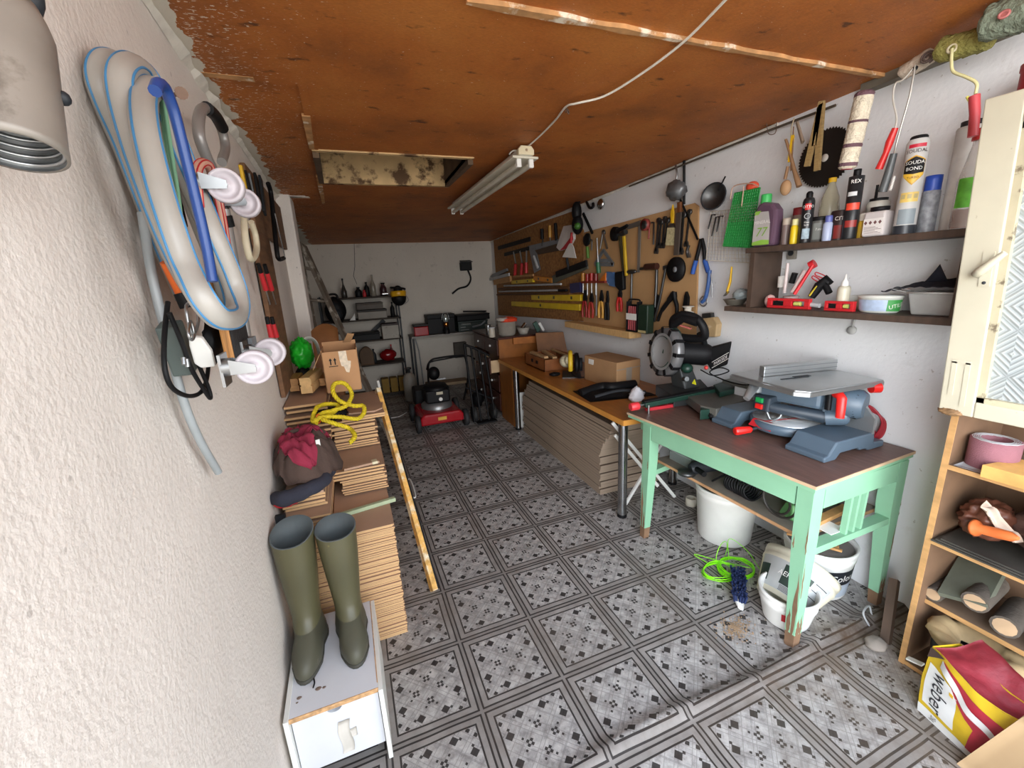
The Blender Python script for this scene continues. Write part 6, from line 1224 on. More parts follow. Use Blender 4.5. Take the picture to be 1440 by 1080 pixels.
t = thing('paint_brush', 'flat paint brush with a bright yellow handle hanging among the spanners', 'brush', T(944, 320)); part('handle', fl([(945.5, 287), (947, 300), (946, 314), (943, 314), (942.5, 300)], .05, .012), YEL, t, bev=.003); part('ferrule', fl([(943.5, 314), (946.5, 314), (947.5, 320), (938.5, 320)], .05, .014), STEEL, t); part('bristles', fl([(938.5, 320), (947.5, 320), (946.5, 345), (935.5, 345)], .05, .014), mt('b5ab84', .8, var=.25, sc=60), t)
t = thing('leather_strop', 'long dark strap with a brown top hanging beside the yellow brush', 'strap', T(951, 330)); part('strap', bar((954, 299), (950, 359), .042, .055, .01), mt('4a4038', .7), t); part('top', bar((954, 284), (954, 299), .03, .055, .02), mt('6e4020', .5), t, bev=.004)
spanner('long spanner hanging right of the dark strap', (960.5, 301), (956.5, 353), .026)
spanner('curved spanner hanging second right of the dark strap', (969, 297), (964, 343), .02)
t = thing('bunch_of_keys', 'small bunch of keys hanging at the right edge of the light board', 'keys', T(968, 352)); part('key', rod([(969, 345), (966, 354), (968, 362)], .008), DSTEEL, t); part('key', rod([(968, 352), (971, 362)], .006), SW, t)
# ---- near board: middle and lower rows
t = thing('brace', 'carpenter brace with a dark wooden grip hanging on the light board', 'brace', T(915, 390)); part('crank', rod([(901, 378), (909, 377), (923, 376.5), (923.5, 380), (923, 400), (922, 416)], .011, .045, k=1), DSTEEL, t); part('grip', rod([(908, 375.5), (924, 374.5)], .024, .05), mt('3a1f18', .4), t, label='dark wooden grip'); part('bit', rod([(922, 416), (921, 432)], .008, .045), SD_, t)
t = thing('round_scraper', 'thin rod with a round flat top hanging left of the brace', 'scraper', T(888, 400)); part('plate', MB().sph(T(888, 382, .05), (.02, .06, .018), 14, 8), SD_, t); part('shaft', rod([(888.5, 383), (887.5, 424)], .009, .045), SD_, t)
t = thing('saw_disc', 'black round pad with a pale centre hanging at the right of the light board', 'disc', T(949, 379)); part('pad', disc(949, 379, .082, .06, .018), SB, t); part('centre', disc(948.5, 379, .018, .064, .004), GRY, t)
simple('slanting_rod', 'thin metal rod slanting down behind the black round pad', 'rod', rod([(936, 378), (928, 420), (920, 452)], .009, .035), SD_); simple('rod_bracket', 'flat plate at the top of the slanting rod', 'plate', bar((932, 377), (938, 376), .03, .035, .006), SD_)
t = thing('tin_snips', 'large black tin snips hanging open at the lower right of the light board', 'snips', T(940, 430)); part('arm', MB().tube(smoothpath([T(925, 451, .04), T(930, 438, .04), T(940, 424, .04), T(948, 412, .04)], 4), [.012]*5+[.016]*4+[.02]*4, 8), SB, t); part('arm', MB().tube(smoothpath([T(951, 447, .045), T(952, 432, .045), T(949, 420, .045), T(948, 411, .045)], 4), [.012]*5+[.014]*4+[.018]*4, 8), SB, t)
simple('pruning_shears', 'black pointed shears hanging right of the tin snips', 'shears', fl([(964, 410), (967, 418), (966, 436), (961, 440), (960, 430), (962, 416)], .04, .02), SB); simple('black_pincers', 'black pincers hanging left of the tin snips', 'pincers', fl([(923, 414), (926, 418), (917, 446), (914, 452), (914, 446)], .04, .015), SB)
# red rack of screwdrivers
t = thing('tool_rack', 'small red rack holding a row of screwdrivers on the light board', 'rack', T(833, 397)); part('rack', bar((817, 397), (850, 396.5), .018, .075, .055), mt('7d2a1c', .6), t)
for i, (u, m, lab) in enumerate(((820, 'b5782a', 'amber'), (826, '8a1f1c', 'dark red'), (832, 'a32420', 'bright red'), (838, '6d1d18', 'maroon'))):
    t = thing('screwdriver', f'screwdriver with {lab} handle standing in the small red rack', 'screwdriver', T(u, 396), group='screwdrivers in the red rack'); part('handle', rod([(u, 384+i % 2), (u, 396)], .02, .05), mt(m, .35), t); part('shaft', rod([(u, 398), (u, 412+3*(i % 2))], .007, .05), SW, t)
simple('orange_wedge', 'orange plastic wedge at the end of the small red rack', 'wedge', fl([(851, 384), (851, 396), (841, 397)], .06, .03), mt('d0701e', .4))
def pl(lab, u, v, v1, m, w=3.2, kind='pliers', o=.05):
    t = thing('pliers', lab, 'pliers', T(u, v), group='pliers on the light board'); vm = v+(v1-v)*.42
    b = fl([(u-.6, v), (u+.6, v), (u+w*.8, vm-5), (u+w*.6, vm), (u-w*.6, vm), (u-w*.8, vm-5)], o, .015); part('jaws', b, SB, t, bev=.003)
    for s in (-1, 1): part('handle', rod([(u+s*w*.35, vm-1), (u+s*w*.9, (vm+v1)/2), (u+s*w*.75, v1)], .012, o-.006), m, t)
pl('pliers with red handles hanging at the left end of the lower row', 822, 408, 446, mt('8e201e', .4)); pl('pliers with red handles hanging second in the lower row', 831, 410, 447, mt('9e2a20', .4)); pl('pliers with yellow handles hanging third in the lower row', 845, 408, 447, mt('c9963c', .4)); pl('thin pliers with dark handles hanging fourth in the lower row', 853.5, 409, 450, BLK, 2.2); pl('pliers with bright red handles hanging under the black pouch', 871, 405, 438, mt('b8221f', .4))
simple('steel_rod', 'thin pale rod hanging between the red and the yellow handled pliers', 'rod', rod([(839, 398), (838.5, 444)], .006, .045), GRY)
simple('blue_packet', 'blue and white packet hanging beside the black pouch', 'packet', fl([(853, 382), (862, 383), (864, 396), (868, 404), (857, 402), (852, 396)], .05, .02), mt('4a6f9f', .4, var=.3, dirt='d0d4da', dsc=20, damt=.4)); simple('tool_pouch', 'black pouch hanging left of the round topped rod', 'pouch', fl([(864, 383), (875, 381), (876, 407), (870, 409), (864, 402)], .06, .035), SB, bev=.008)
# drill bits + case on the little shelf
zs = None
t = thing('ledge_shelf', 'pale wooden block shelf fixed under the light tool board', 'shelf', T(857, 468)); p0, p1 = T(810, 458, .0), T(904, 470, .0); b = MB(); y0, y1 = p0.y, p1.y; zz = T(870, 464, .12).z
b.bx(XR-.13, XR-.015, y1, y0, zz-.055, zz+.0); part('block', b, LWOOD, t, bev=.003)
zz += .001
t = thing('drill_bit_set', 'black framed set of red drill bits standing on the pale wooden shelf', 'drill bit set', T(891, 445, .08))
ya, yb_ = yfor(898, XR-.1, zz), yfor(883, XR-.1, zz); h = zfor(422, XR-.1, ya)-zz
b = MB(); b.bx(XR-.12, XR-.07, ya, yb_, zz, zz+.012); b.bx(XR-.12, XR-.07, ya, ya+.006, zz, zz+h*.95); b.bx(XR-.12, XR-.07, yb_-.006, yb_, zz, zz+h*.95); b.bx(XR-.085, XR-.07, ya, yb_, zz, zz+h*.85); part('holder', b, SB, t, bev=.002)
b = MB(); b.tube(smoothpath([(XR-.095, ya+.004, zz+h*.9), (XR-.095, ya+.008, zz+h), (XR-.095, yb_-.008, zz+h), (XR-.095, yb_-.004, zz+h*.9)], 4), .006, 8); part('handle', b, SB, t)
for i in range(5): y = ya+(yb_-ya)*(i+.7)/5.4; b = MB(); b.cyl((XR-.105, y, zz+.013), (XR-.105, y, zz+h*.8), .006+.0008*i, n=8); part('bit', b, mt('8d3a3e', .35, .5), t)
b = MB(); b.bx(XR-.1225, XR-.1205, ya+.004, yb_-.004, zz+h*.38, zz+h*.58); part('label', b, WHT, t, label='white label')
ya, yb_ = yfor(913, XR-.1, zz), yfor(900, XR-.1, zz); h = zfor(429, XR-.1, ya)-zz
t = thing('green_case', 'dark green plastic case standing beside the drill bit set', 'case', (XR-.09, (ya+yb_)/2, zz)); b = MB(); b.bx(XR-.125, XR-.06, ya, yb_, zz, zz+h); part('case', b, mt('1f3326', .4), t, bev=.008); b = MB(); b.bx(XR-.128, XR-.124, ya+.01, yb_-.01, zz+.008, zz+.025); part('latch', b, mt('cfc08a', .5), t)
# ---- right of the board
t = thing('wire_stripper', 'hand tool with black and blue handles hanging at the right edge of the light board', 'hand tool', T(985, 360)); part('arm', rod([(986, 336), (983, 350), (979, 366)], .012), SB, t); part('arm', rod([(987, 336), (990, 350), (991, 366)], .012), SB, t); part('grip', rod([(979, 366), (976, 376), (974, 385)], .014), BLU, t, label='blue grip'); part('grip', rod([(991, 366), (994, 376), (996, 383)], .014), BLU, t, label='blue grip')
t = thing('blue_bracket', 'blue metal hook bracket hanging below the blue handled tool', 'bracket', T(997, 400)); part('arm', rod([(998, 380), (996, 400), (992, 419), (987, 425)], .012), mt('3c5f9a', .4), t); part('wire', rod([(999, 383), (1001, 400), (1001, 418)], .003), SW, t); part('ring', MB().tube([T(989, 424, .03)+.03*V((0, math.cos(a), math.sin(a))) for a in [k*PI/8 for k in range(16)]], .004, 6, True), SW, t)
t = thing('wide_brush', 'old wide distemper brush in a clear sleeve hanging by the blue bracket', 'brush', T(993, 455)); part('sleeve', fl([(985, 448), (1003, 446), (1008, 456), (1006, 474), (984, 474)], .06, .045), mt('b59a72', .4, var=.2, dirt='d8cdb4', dsc=9, damt=.4), t, bev=.006); part('stock', fl([(987, 441), (999, 440), (1000, 448), (987, 449)], .055, .03), DSTEEL, t)
t = thing('white_reel', 'white plastic reel on the lower right of the light board', 'reel', T(968, 438)); part('reel', MB().lathe([(.035, 0), (.04, .01), (.022, .015), (.022, .04), (.04, .045), (.035, .05)], Matrix.Translation(T(967, 441, .06)), 18), mt('c9c4b8', .5), t)
t = thing('metal_ladle', 'crumpled grey metal scoop hanging from the ceiling rail above the light board', 'scoop', T(951, 268)); part('bowl', MB().sph(T(951, 268, .07), (.05, .07, .06), 18, 12, lambda d: .3*fbm(d, 2.5)), mt('6e7072', .4, .5), t); part('strap', bar((955, 278), (981, 337), .014, .035, .004), SB, t); part('handle', rod([(951, 258), (952, 244), (950, 232)], .006, .05), SW, t)
simple('rail_cable', 'dark cable dropping straight from the ceiling to the light board', 'cable', rod([(962, 226), (962, 287)], .008, .02), SB)
t = thing('sieve', 'round dark sieve hanging on the white wall right of the light board', 'sieve', T(1003, 276)); c = T(1003, 276, .05); M = frame(c, (-.3, 1, .0), (.1, 0, 1)); M = M @ Matrix.Rotation(PI, 4, 'X') if False else M
b = MB(); b.lathe([(.001, .035), (.05, .028), (.07, .0), (.074, 0)], M, 28, capb=False, capt=False); part('mesh', b, DSTEEL, t); b = MB(); b.tube([M @ V((.073*math.cos(a), .073*math.sin(a), 0)) for a in [k*PI/14 for k in range(28)]], .005, 6, True); part('rim', b, DKG, t); part('handle', rod([(1010, 268), (1020, 248)], .004, .04), SB, t)
# wire racks and green baskets
M_WR2 = mt('c9c2b4', .5)
t = thing('wire_grid', 'white wire grid hanging on the wall left of the wooden wall shelf', 'grid', T(1025, 340)); A, B_, C_, D_ = T(1000, 298, .04), T(1052, 292, .04), T(1060, 370, .04), T(993, 366, .04); b = MB()
for k in range(15): f = k/14; b.tube([A.lerp(B_, f), D_.lerp(C_, f)], .0016, 4); b.tube([A.lerp(D_, f), B_.lerp(C_, f)], .0016, 4)
part('grid', b, M_WR2, t); b = MB(); b.tube([A, B_, C_, D_], .0035, 6, True); part('border', b, M_WR2, t)
M_GB = mt('1f8a3c', .45)
t = thing('green_basket', 'bright green plastic basket hanging over the white wire grid', 'basket', T(1045, 310)); A, B_, C_, D_ = T(1033, 272, .11), T(1069, 264, .11), T(1054, 348, .11), T(1017, 346, .11); b = MB()
for k in range(13): f = k/12; b.tube([A.lerp(B_, f), D_.lerp(C_, f)], .0035, 5)
for k in range(21): f = k/20; b.tube([A.lerp(D_, f), B_.lerp(C_, f)], .0035, 5)
part('lattice', b, M_GB, t); b = MB(); b.prism([A, B_, B_.lerp(C_, .22), A.lerp(D_, .22)], (.004, 0, 0)); b.prism([A.lerp(D_, .55), B_.lerp(C_, .55), C_, D_], (.05, 0, 0)); part('solid_band', b, M_GB, t)
b = MB(); b.tube(smoothpath([T(1027, 280, .125), T(1032, 262, .125), T(1056, 258, .125), T(1066, 262, .125)], 4), .003, 6); b.tube([T(1046, 262, .125), T(1043, 290, .125)], .003, 6); part('wire', b, mt('c4a08a', .5), t)
simple('orange_lump', 'orange plastic cap behind the top of the green basket', 'cap', MB().sph(T(1058, 262, .09), (.025, .035, .025), 14, 8), mt('e0563a', .4))
for i, (a, c) in enumerate((((1001, 302), (996, 322)), ((1007, 305), (1001, 332)), ((1012, 304), (1008, 326)))): simple('hex_key', ('bent hex key hanging on the wire grid, closest to the board', 'longest hex key hanging in the middle of the wire grid corner', 'thin hex key hanging closest to the green basket')[i], 'hex key', rod([(a[0]+5, a[1]), a, c], .0045, .055, k=1), DSTEEL, 'hex keys on the wire grid')
# ================================================================ wooden wall shelf and its contents
M_SH = mt('4a3a30', .6, var=.25, sc=3, stretch=(3, 14, 3)); SX = 1.36
zu, zl = 1.620, 1.322
yA, yB_, yC = .16, -.72, .26
t = thing('wall_shelf', 'dark wooden two tier wall shelf crowded with cans and tools', 'shelf', (1.46, -.25, zl))
b = MB(); b.bx(SX, XR, yB_, yA, zu-.026, zu); part('shelf', b, M_SH, t, bev=.002); b = MB(); b.bx(SX-.01, XR, yB_, yC, zl-.026, zl); part('shelf', b, M_SH, t, bev=.002)
b = MB(); b.bx(SX, XR, .105, .13, zl, zu-.027); part('upright', b, M_SH, t); b = MB(); b.bx(SX-.002, XR, yB_+.0, yB_+.03, zl, zu-.027); part('upright', b, M_SH, t)
zU, zL = zu+.001, zl+.001
def spot(u, x, z): return V((x, yfor(u, x, z), z))
def hgt(v, p): return zfor(v, p.x, p.y)-p.z
def can(name, lab, cat, u, x, z, v, r, prof, m, n=26):
    p = spot(u, x, z); h = hgt(v, p); t = thing(name, lab, cat, p); b = MB(); b.lathe([(r*a, h*q) for a, q in prof], n=n); part('body', b, m, t, w=False); t['h'] = h; return t, h, TL(*p)
def cap(t, h, r, z0, z1, m, lab=None, top=1., name='cap', n=20): b = MB(); b.lathe([(r, h*z0), (r, h*(z0+.7*(z1-z0))), (r*top, h*z1), (.001, h*z1)], n=n, capb=False); return part(name, b, m, t, w=False, label=lab)
def facing(M): q = M.inverted() @ CAM; return math.atan2(q.y, q.x)
def lab_(t, M, r, z0, z1, m, a=.95, lab=None, name='label'): f = facing(M); b = MB(); curved(M, r, 0, f-a, f+a, z0, z1, b, .0012); return part(name, b, m, t, label=lab)
def word(t, M, r, s, size, zc, m, da=0., off=.0026, tilt=0.): b = MB(); wraptext(b, M, r, s, size, facing(M)+da, zc, off, tilt); return part('lettering', b, m, t)
# mineral bottle
M_PUR = mt('5d4657', .3); p = spot(1077, 1.42, zU)
t = thing('fluid_bottle', 'grey and purple plastic bottle with a green cap at the end of the upper shelf', 'bottle', p, R(-90)); h = hgt(272, p); w = .062
b = MB(); b.prism([(-w*.95, -.03, 0), (w*.95, -.03, 0), (w, -.03, h*.55), (w*.95, -.03, h*.68), (w*.55, -.03, h*.8), (-w*.25, -.03, h*.86), (-w*.7, -.03, h*.82), (-w, -.03, h*.66), (-w, -.03, h*.1)], (0, .06, 0)); part('body', b, M_PUR, t, w=False, bev=.014)
b = MB(); b.lathe([(.024, h*.83), (.024, h*.98), (.022, h), (.001, h)], Matrix.Translation((-.022, 0, 0)), 18); part('cap', b, mt('3fae5a', .4), t, w=False, label='green cap')
b = MB(); b.m = 0; yy = -.0308; b.prism([(-w*.9, yy, h*.04), (w*.62, yy, h*.04), (w*.55, yy, h*.45), (w*.35, yy, h*.66), (-w*.85, yy, h*.68)], (0, -.001, 0)); b.m = 1; b.prism([(-w*.9, yy-.001, h*.04), (w*.62, yy-.001, h*.04), (w*.62, yy-.001, h*.12), (0, yy-.001, h*.14), (-w*.9, yy-.001, h*.1)], (0, -.0008, 0)); b.prism([(-w*.85, yy-.001, h*.62), (-w*.5, yy-.001, h*.62), (-w*.3, yy-.001, h*.69), (-w*.8, yy-.001, h*.69)], (0, -.0008, 0)); part('label', b, [mt('b5b0ad', .5), mt('8dbb4a', .5)], t, w=False)
b = MB(); b.text('MINERAL', .022, lambda x, y: V((-w*.12+x, yy-.0022, h*.47+y))); part('lettering', b, WHT, t, w=False); b = MB(); b.text('77', .06, lambda x, y: V((-w*.1+x+y*.2, yy-.0022, h*.28+y))); part('numerals', b, mt('7fae3a', .5), t, w=False, label='green numerals')
P1 = [(.9, 0), (1, .03), (1, .94), (.9, 1)]
t, h, M = can('small_bottle', 'narrow grey brown bottle with a cream cap beside the purple bottle', 'bottle', 1103, 1.42, zU, 307, .017, [(.95, 0), (1, .05), (1, .72), (.95, .75)], mt('7a6a66', .4)); cap(t, h, .0172, .75, 1, mt('b5a898', .5))
t, h, M = can('small_bottle', 'small yellow bottle with a pale lid between the brown bottle and the black spray can', 'bottle', 1115, 1.40, zU, 308, .016, [(.95, 0), (1, .05), (1, .66), (.7, .75)], mt('dfc01e', .4)); cap(t, h, .013, .75, 1, mt('d9d39a', .5))
t, h, M = can('red_lidded_jar', 'jar with a dark red lid behind the small yellow bottle', 'jar', 1120, 1.48, zU, 292, .026, [(1, 0), (1, .8)], mt('8a7a70', .3)); cap(t, h, .028, .8, 1, mt('8c2128', .5))
t, h, M = can('spray_can', 'black spray can with a red and white maker label on the upper shelf', 'spray can', 1131, 1.40, zU, 269, .0235, [(.96, 0), (1, .02), (1, .8), (.85, .86), (.6, .88)], mt('1d1d20', .35)); cap(t, h, .013, .88, 1, BLK, top=.6)
b = MB(); f = facing(M); curved(M, .0235, 0, f-.5, f+.45, h*.64, h*.76, b); part('label', b, mt('c92c2c', .45), t, label='red label'); word(t, M, .0235, 'OTTO', .016, h*.70, WHT); b = MB(); curved(M, .0235, 0, f-.6, f+.6, h*.08, h*.28, b); part('picture', b, mt('8fa3ad', .5, var=.4, sc=60), t); word(t, M, .0235, 'Chain', .0085, h*.4, WHT); word(t, M, .0235, 'Spray', .0085, h*.35, WHT)
b = MB(); Mf = M @ Matrix.Rotation(facing(M), 4, 'Z'); b.tube([Mf @ V((.0252, .011*math.cos(a), h*.52+.011*math.sin(a))) for a in [k*PI/8 for k in range(16)]], .0016, 5, True); part('emblem', b, LGR, t)
t, h, M = can('clear_bottle', 'clear plastic bottle with a yellow cap behind the front row of the upper shelf', 'bottle', 1160, 1.49, zU, 250, .039, [(.9, 0), (1, .05), (1, .5), (.85, .7), (.35, .9), (.33, .94)], mt('b9b49a', .12, alpha=.5)); cap(t, h, .015, .93, 1, YEL, lab='yellow cap')
t, h, M = can('grey_tub', 'dark grey tub with a light label in front of the clear bottle', 'tub', 1150, 1.44, zU, 305, .036, [(.95, 0), (1, .05), (1, .85)], mt('5d5c58', .4)); cap(t, h, .038, .84, 1, BLK); lab_(t, M, .036, h*.1, h*.75, mt('7f8480', .5), .7); word(t, M, .036, '7.mm', .014, h*.5, WHT)
t, h, M = can('blue_bottle', 'small pale blue bottle with a blue neck in front of the grey tub', 'bottle', 1162, 1.395, zU, 303, .019, [(.95, 0), (1, .06), (1, .68), (.75, .74)], mt('a9b4cf', .35)); cap(t, h, .0145, .74, 1, mt('5a62a0', .4), top=.9)
t, h, M = can('dark_tin', 'dark tin with white letters half hidden behind the black tube', 'tin', 1179, 1.43, zU, 296, .037, [(1, 0), (1, .95), (.95, 1)], mt('2a1d1c', .4)); word(t, M, .037, 'CITY', .022, h*.72, mt('d8d0c8', .5)); lab_(t, M, .037, h*.05, h*.5, mt('7d2320', .5), .6)
t, h, M = can('black_tube', 'tall black cartridge with orange red bands on the upper shelf', 'tube', 1193, 1.395, zU, 238, .026, [(.96, 0), (1, .01), (1, .9), (.5, .91)], mt('202225', .4)); cap(t, h, .013, .9, 1, BLK); lab_(t, M, .026, h*.42, h*.52, mt('d5452e', .45), .9, 'orange red band'); lab_(t, M, .026, h*.17, h*.27, mt('8d2a25', .45), .8); word(t, M, .026, 'REX', .02, h*.82, WHT)
b = MB(); f = facing(M); curved(M, .026, 0, f-.9, f+.3, h*.62, h*.68, b); part('smear', b, mt('cfd2d2', .5), t, label='white smear')
t, h, M = can('small_carton', 'small yellow and white jar beside the black cartridge', 'jar', 1210, 1.42, zU, 300, .015, [(1, 0), (1, .6), (.8, .7)], mt('d8b23a', .5)); cap(t, h, .013, .7, 1, mt('d9d2c4', .5))
# white jar with warning label
p = spot(1232, 1.405, zU); t = thing('white_jar', 'square white jar with a black lid and printed warning label', 'jar', p, R(-90)); h = hgt(297, p)
b = MB(); b.bx(-.038, .038, -.03, .03, 0, h); part('body', b, mt('c9c2c0', .4), t, w=False, bev=.008); b = MB(); b.lathe([(.026, h), (.03, h+.004), (.03, h+.016), (.001, h+.018)], n=24); part('lid', b, BLK, t, w=False)
b = MB(); b.bx(-.034, .034, -.0315, -.0302, h*.1, h*.72); part('label', b, mt('e0dcd8', .5), t, w=False)
b = MB()
for k in range(4): x = -.026+k*.0165; b.prism([(x, -.032, h*.48), (x+.006, -.032, h*.56), (x, -.032, h*.64), (x-.006, -.032, h*.56)], (0, -.0006, 0))
for k in range(6): b.bx(-.03, .03-.01*(k % 3), -.0325, -.0318, h*(.13+.05*k), h*(.145+.05*k))
part('print', b, mt('6d4a4a', .6), t, w=False)
t, h, M = can('black_nozzle', 'black tapered nozzle standing behind the square white jar', 'nozzle', 1223, 1.50, zU, 260, .012, [(1, 0), (1, .5), (.45, .55), (.4, 1)], BLK)
t, h, M = can('flat_tin', 'flat tin with a white rim behind the square white jar', 'tin', 1228, 1.47, zU, 283, .037, [(1, 0), (1, .8), (1.04, .85), (1.04, .95), (.9, 1)], mt('bdb9ae', .4)); cap(t, h, .03, .95, 1.08, BLK)
# sealant can
t, h, M = can('sealant_can', 'white adhesive foam can with a black and yellow badge on the upper shelf', 'can', 1270, 1.40, zU, 191, .0325, [(1.03, 0), (1.03, .03), (1, .04), (1, .93), (.8, .965)], mt('c9c9c6', .35)); cap(t, h, .025, .955, 1., BLK, top=.85)
b = MB(); b.lathe([(.0337, 0), (.0337, h*.09)], M, 30, capb=False, capt=False); part('base_band', b, mt('2b2f36', .4), t); lab_(t, M, .0325, h*.875, h*.91, mt('c52038', .45), .75, 'red bar', 'band'); word(t, M, .0325, 'SOUDAL', .0165, h*.84, mt('2b1a20', .5))
f = facing(M)
def badge(pts, m, nm, off):
    b = MB(); b.add([M @ V(((.0325+off)*math.cos(f+x/.0325), (.0325+off)*math.sin(f+x/.0325), h*zz)) for x, zz in pts], [tuple(range(len(pts)))]) if False else None
    b = MB(); xs = sorted(set(round(-.03+.002*k, 4) for k in range(31))); lo, hi = pts
    vs = []; fs = []
    for x in xs:
        if abs(x) > lo[2]: continue
        q = abs(x)/lo[2]; z0 = lo[0]+(lo[1]-lo[0])*q; z1 = hi[0]+(hi[1]-hi[0])*q
        for zz in (z0, z1): vs.append(M @ V(((.0325+off)*math.cos(f+x/.0325), (.0325+off)*math.sin(f+x/.0325), h*zz)))
    n = len(vs)//2; b.add(vs, [(2*i, 2*i+2, 2*i+3, 2*i+1) for i in range(n-1)], True); part(nm, b, m, t)
badge(((.50, .60, .03), (.80, .75, .03)), mt('c99a28', .4), 'badge_rim', .0012); badge(((.515, .60, .028), (.62, .62, .028)), mt('e0b43a', .4), 'badge_lower', .0018); badge(((.61, .625, .0285), (.785, .74, .0285)), BLK, 'badge', .0022)
word(t, M, .0325, 'SOUDA', .0165, h*.725, WHT, off=.0032); word(t, M, .0325, 'BOND', .0165, h*.665, WHT, off=.0032); word(t, M, .0325, 'TURBO', .0105, h*.575, mt('6b3a10', .5), off=.0032)
lab_(t, M, .0325, h*.33, h*.43, mt('e2c46a', .45), .8, 'yellow strip'); b = MB()
for k in (-1, 0, 1): curved(M, .0325, 0, f+k*.52-.17, f+k*.52+.17, h*.365, h*.41, b, .0024)
part('pictogram', b, mt('b9a878', .5), t); lab_(t, M, .0325, h*.1, h*.26, mt('8f9aa0', .5), .8)
t, h, M = can('blue_capped_bottle', 'bottle with a blue cap and a dark picture label between the sealant cans', 'bottle', 1300, 1.46, zU, 247, .026, [(1, 0), (1, .72), (.9, .74)], mt('8e9298', .4, var=.4, sc=50)); cap(t, h, .024, .74, 1., mt('2b4fb0', .4), lab='blue cap')
t, h, M = can('grey_can', 'tall pale grey cartridge can with a dark lid standing by the red collared bottle', 'can', 1338, 1.47, zU, 170, .036, [(1, 0), (1, .92), (1.03, .93), (.95, .95)], mt('c2bfba', .45, var=.08, sc=30)); cap(t, h, .028, .94, 1.0, DKG)
# spray bottle with red trigger head
t, h, M = can('clear_bottle', 'clear bottle with red collar and green label ending the upper shelf', 'spray bottle', 1352, 1.385, zU, 197, .033, [(.95, 0), (1, .05), (1, .55), (.9, .62), (.4, .95), (.38, 1)], mt('c0b8b2', .12, alpha=.45)); b = MB(); b.lathe([(.0318, h*.01), (.0325, h*.22), (.001, h*.22)], n=26); part('liquid', b, mt('8d5a4a', .2, alpha=.75), t, w=False)
lab_(t, M, .033, h*.24, h*.58, mt('5fae3c', .45, var=.25, sc=40), .95, 'green label')
b = MB(); b.lathe([(.018, h), (.018, h+.03), (.015, h+.034)], M, 18); part('collar', b, mt('c23a3a', .4), t)
# ---- lower shelf
t = thing('yellow_scraper', 'yellow handled scraper standing in the metal tray left of the shelf', 'scraper', spot(1024, 1.44, zL)); part('handle', MB().tube([ax(1029, 375, 1.44), ax(1027, 395, 1.44), ax(1022, 412, 1.43)], [.008, .012, .012], 10, flat=.6), YEL, t); part('blade', MB().beam(ax(1024, 410, 1.43), ax(1019, 416, 1.425), .03, .004), STEEL, t)
p = spot(1033, 1.44, zL); t = thing('metal_tray', 'small grey metal tray with a plastic bag on the projecting end of the lower shelf', 'tray', p); b = MB(); b.lathe([(.04, 0), (.06, .03), (.064, .032), (.058, .03), (.036, .004), (.001, .004)], n=20); part('tray', b, mt('8a8478', .4, .5), t, w=False)
b = MB(); folded(b, p+V((.02, -.02, .055)), (.035, .04, .03), 8, .3, 2.2); one('plastic_bag', 'crumpled pale blue plastic bag lying in the small metal tray', 'bag', b, mt('a9b6b9', .3, alpha=.75))
b = MB(); folded(b, spot(1082, 1.42, zL)+V((0, 0, .03)), (.025, .024, .03), 12, .12, 2); one('tape_ball', 'red and white paper wad at the inner left of the lower shelf', 'paper', b, mt('cfa9a4', .6, var=.2, dirt='b03a38', dsc=25, damt=.4))
def rlevel(lab, u0, u1, v0, v1, x):
    p, q = spot(u0, x, zL), spot(u1, x, zL); h = hgt(v0, p); t = thing('red_level', lab, 'level', (p+q)/2)
    y0, y1 = q.y, p.y; b = MB(); w = .02; b.bx(x, x+w, y0, y1, zL, zL+h*.25); b.bx(x, x+w, y0, y1, zL+h*.75, zL+h); b.bx(x, x+w, y0, y0+(y1-y0)*.12, zL+h*.25, zL+h*.75); b.bx(x, x+w, y1-(y1-y0)*.12, y1, zL+h*.25, zL+h*.75); b.bx(x, x+w, y0+(y1-y0)*.4, y0+(y1-y0)*.6, zL+h*.25, zL+h*.75); part('body', b, mt('c0262c', .4), t, bev=.002)
    b = MB(); b.cyl((x+.01, y0+(y1-y0)*.22, zL+h*.5), (x+.01, y0+(y1-y0)*.36, zL+h*.5), h*.2, n=10); b2 = part('vial', b, mt('c4c86a', .2), t); b = MB(); b.bx(x+.004, x+.016, y0+(y1-y0)*.62, y0+(y1-y0)*.86, zL+h*.3, zL+h*.7); part('inset', b, BLK, t)
rlevel('larger red torpedo level standing at the front of the lower shelf', 1078, 1137, 419, 0, 1.385); rlevel('shorter red torpedo level standing in front of the glue bottle', 1158, 1199, 423, 0, 1.385)
p = spot(1111, 1.45, zL); t = thing('pen_jar', 'clear jar of pens and fittings on the lower shelf behind the red level', 'jar', p); b = MB(); b.lathe([(.028, 0), (.034, .05), (.034, .055), (.03, .05), (.026, .004), (.001, .004)], n=22); part('jar', b, mt('c9b4b0', .2, alpha=.55), t, w=False)
simple('clear_tube', 'clear plastic tube standing upright in the pen jar', 'tube', MB().cyl(ax(1103, 412, 1.45), ax(1108, 370, 1.45), .008, n=12), mt('d9c9c6', .2, alpha=.7)); simple('white_fitting', 'white plastic pipe fitting standing behind the pen jar', 'fitting', MB().cyl(ax(1100, 404, 1.49), ax(1101, 388, 1.49), .022, n=16), WHT); simple('black_socket', 'black socket lying behind the clear tube', 'socket', MB().cyl(ax(1113, 398, 1.5), ax(1118, 384, 1.5), .014, n=12), BLK)
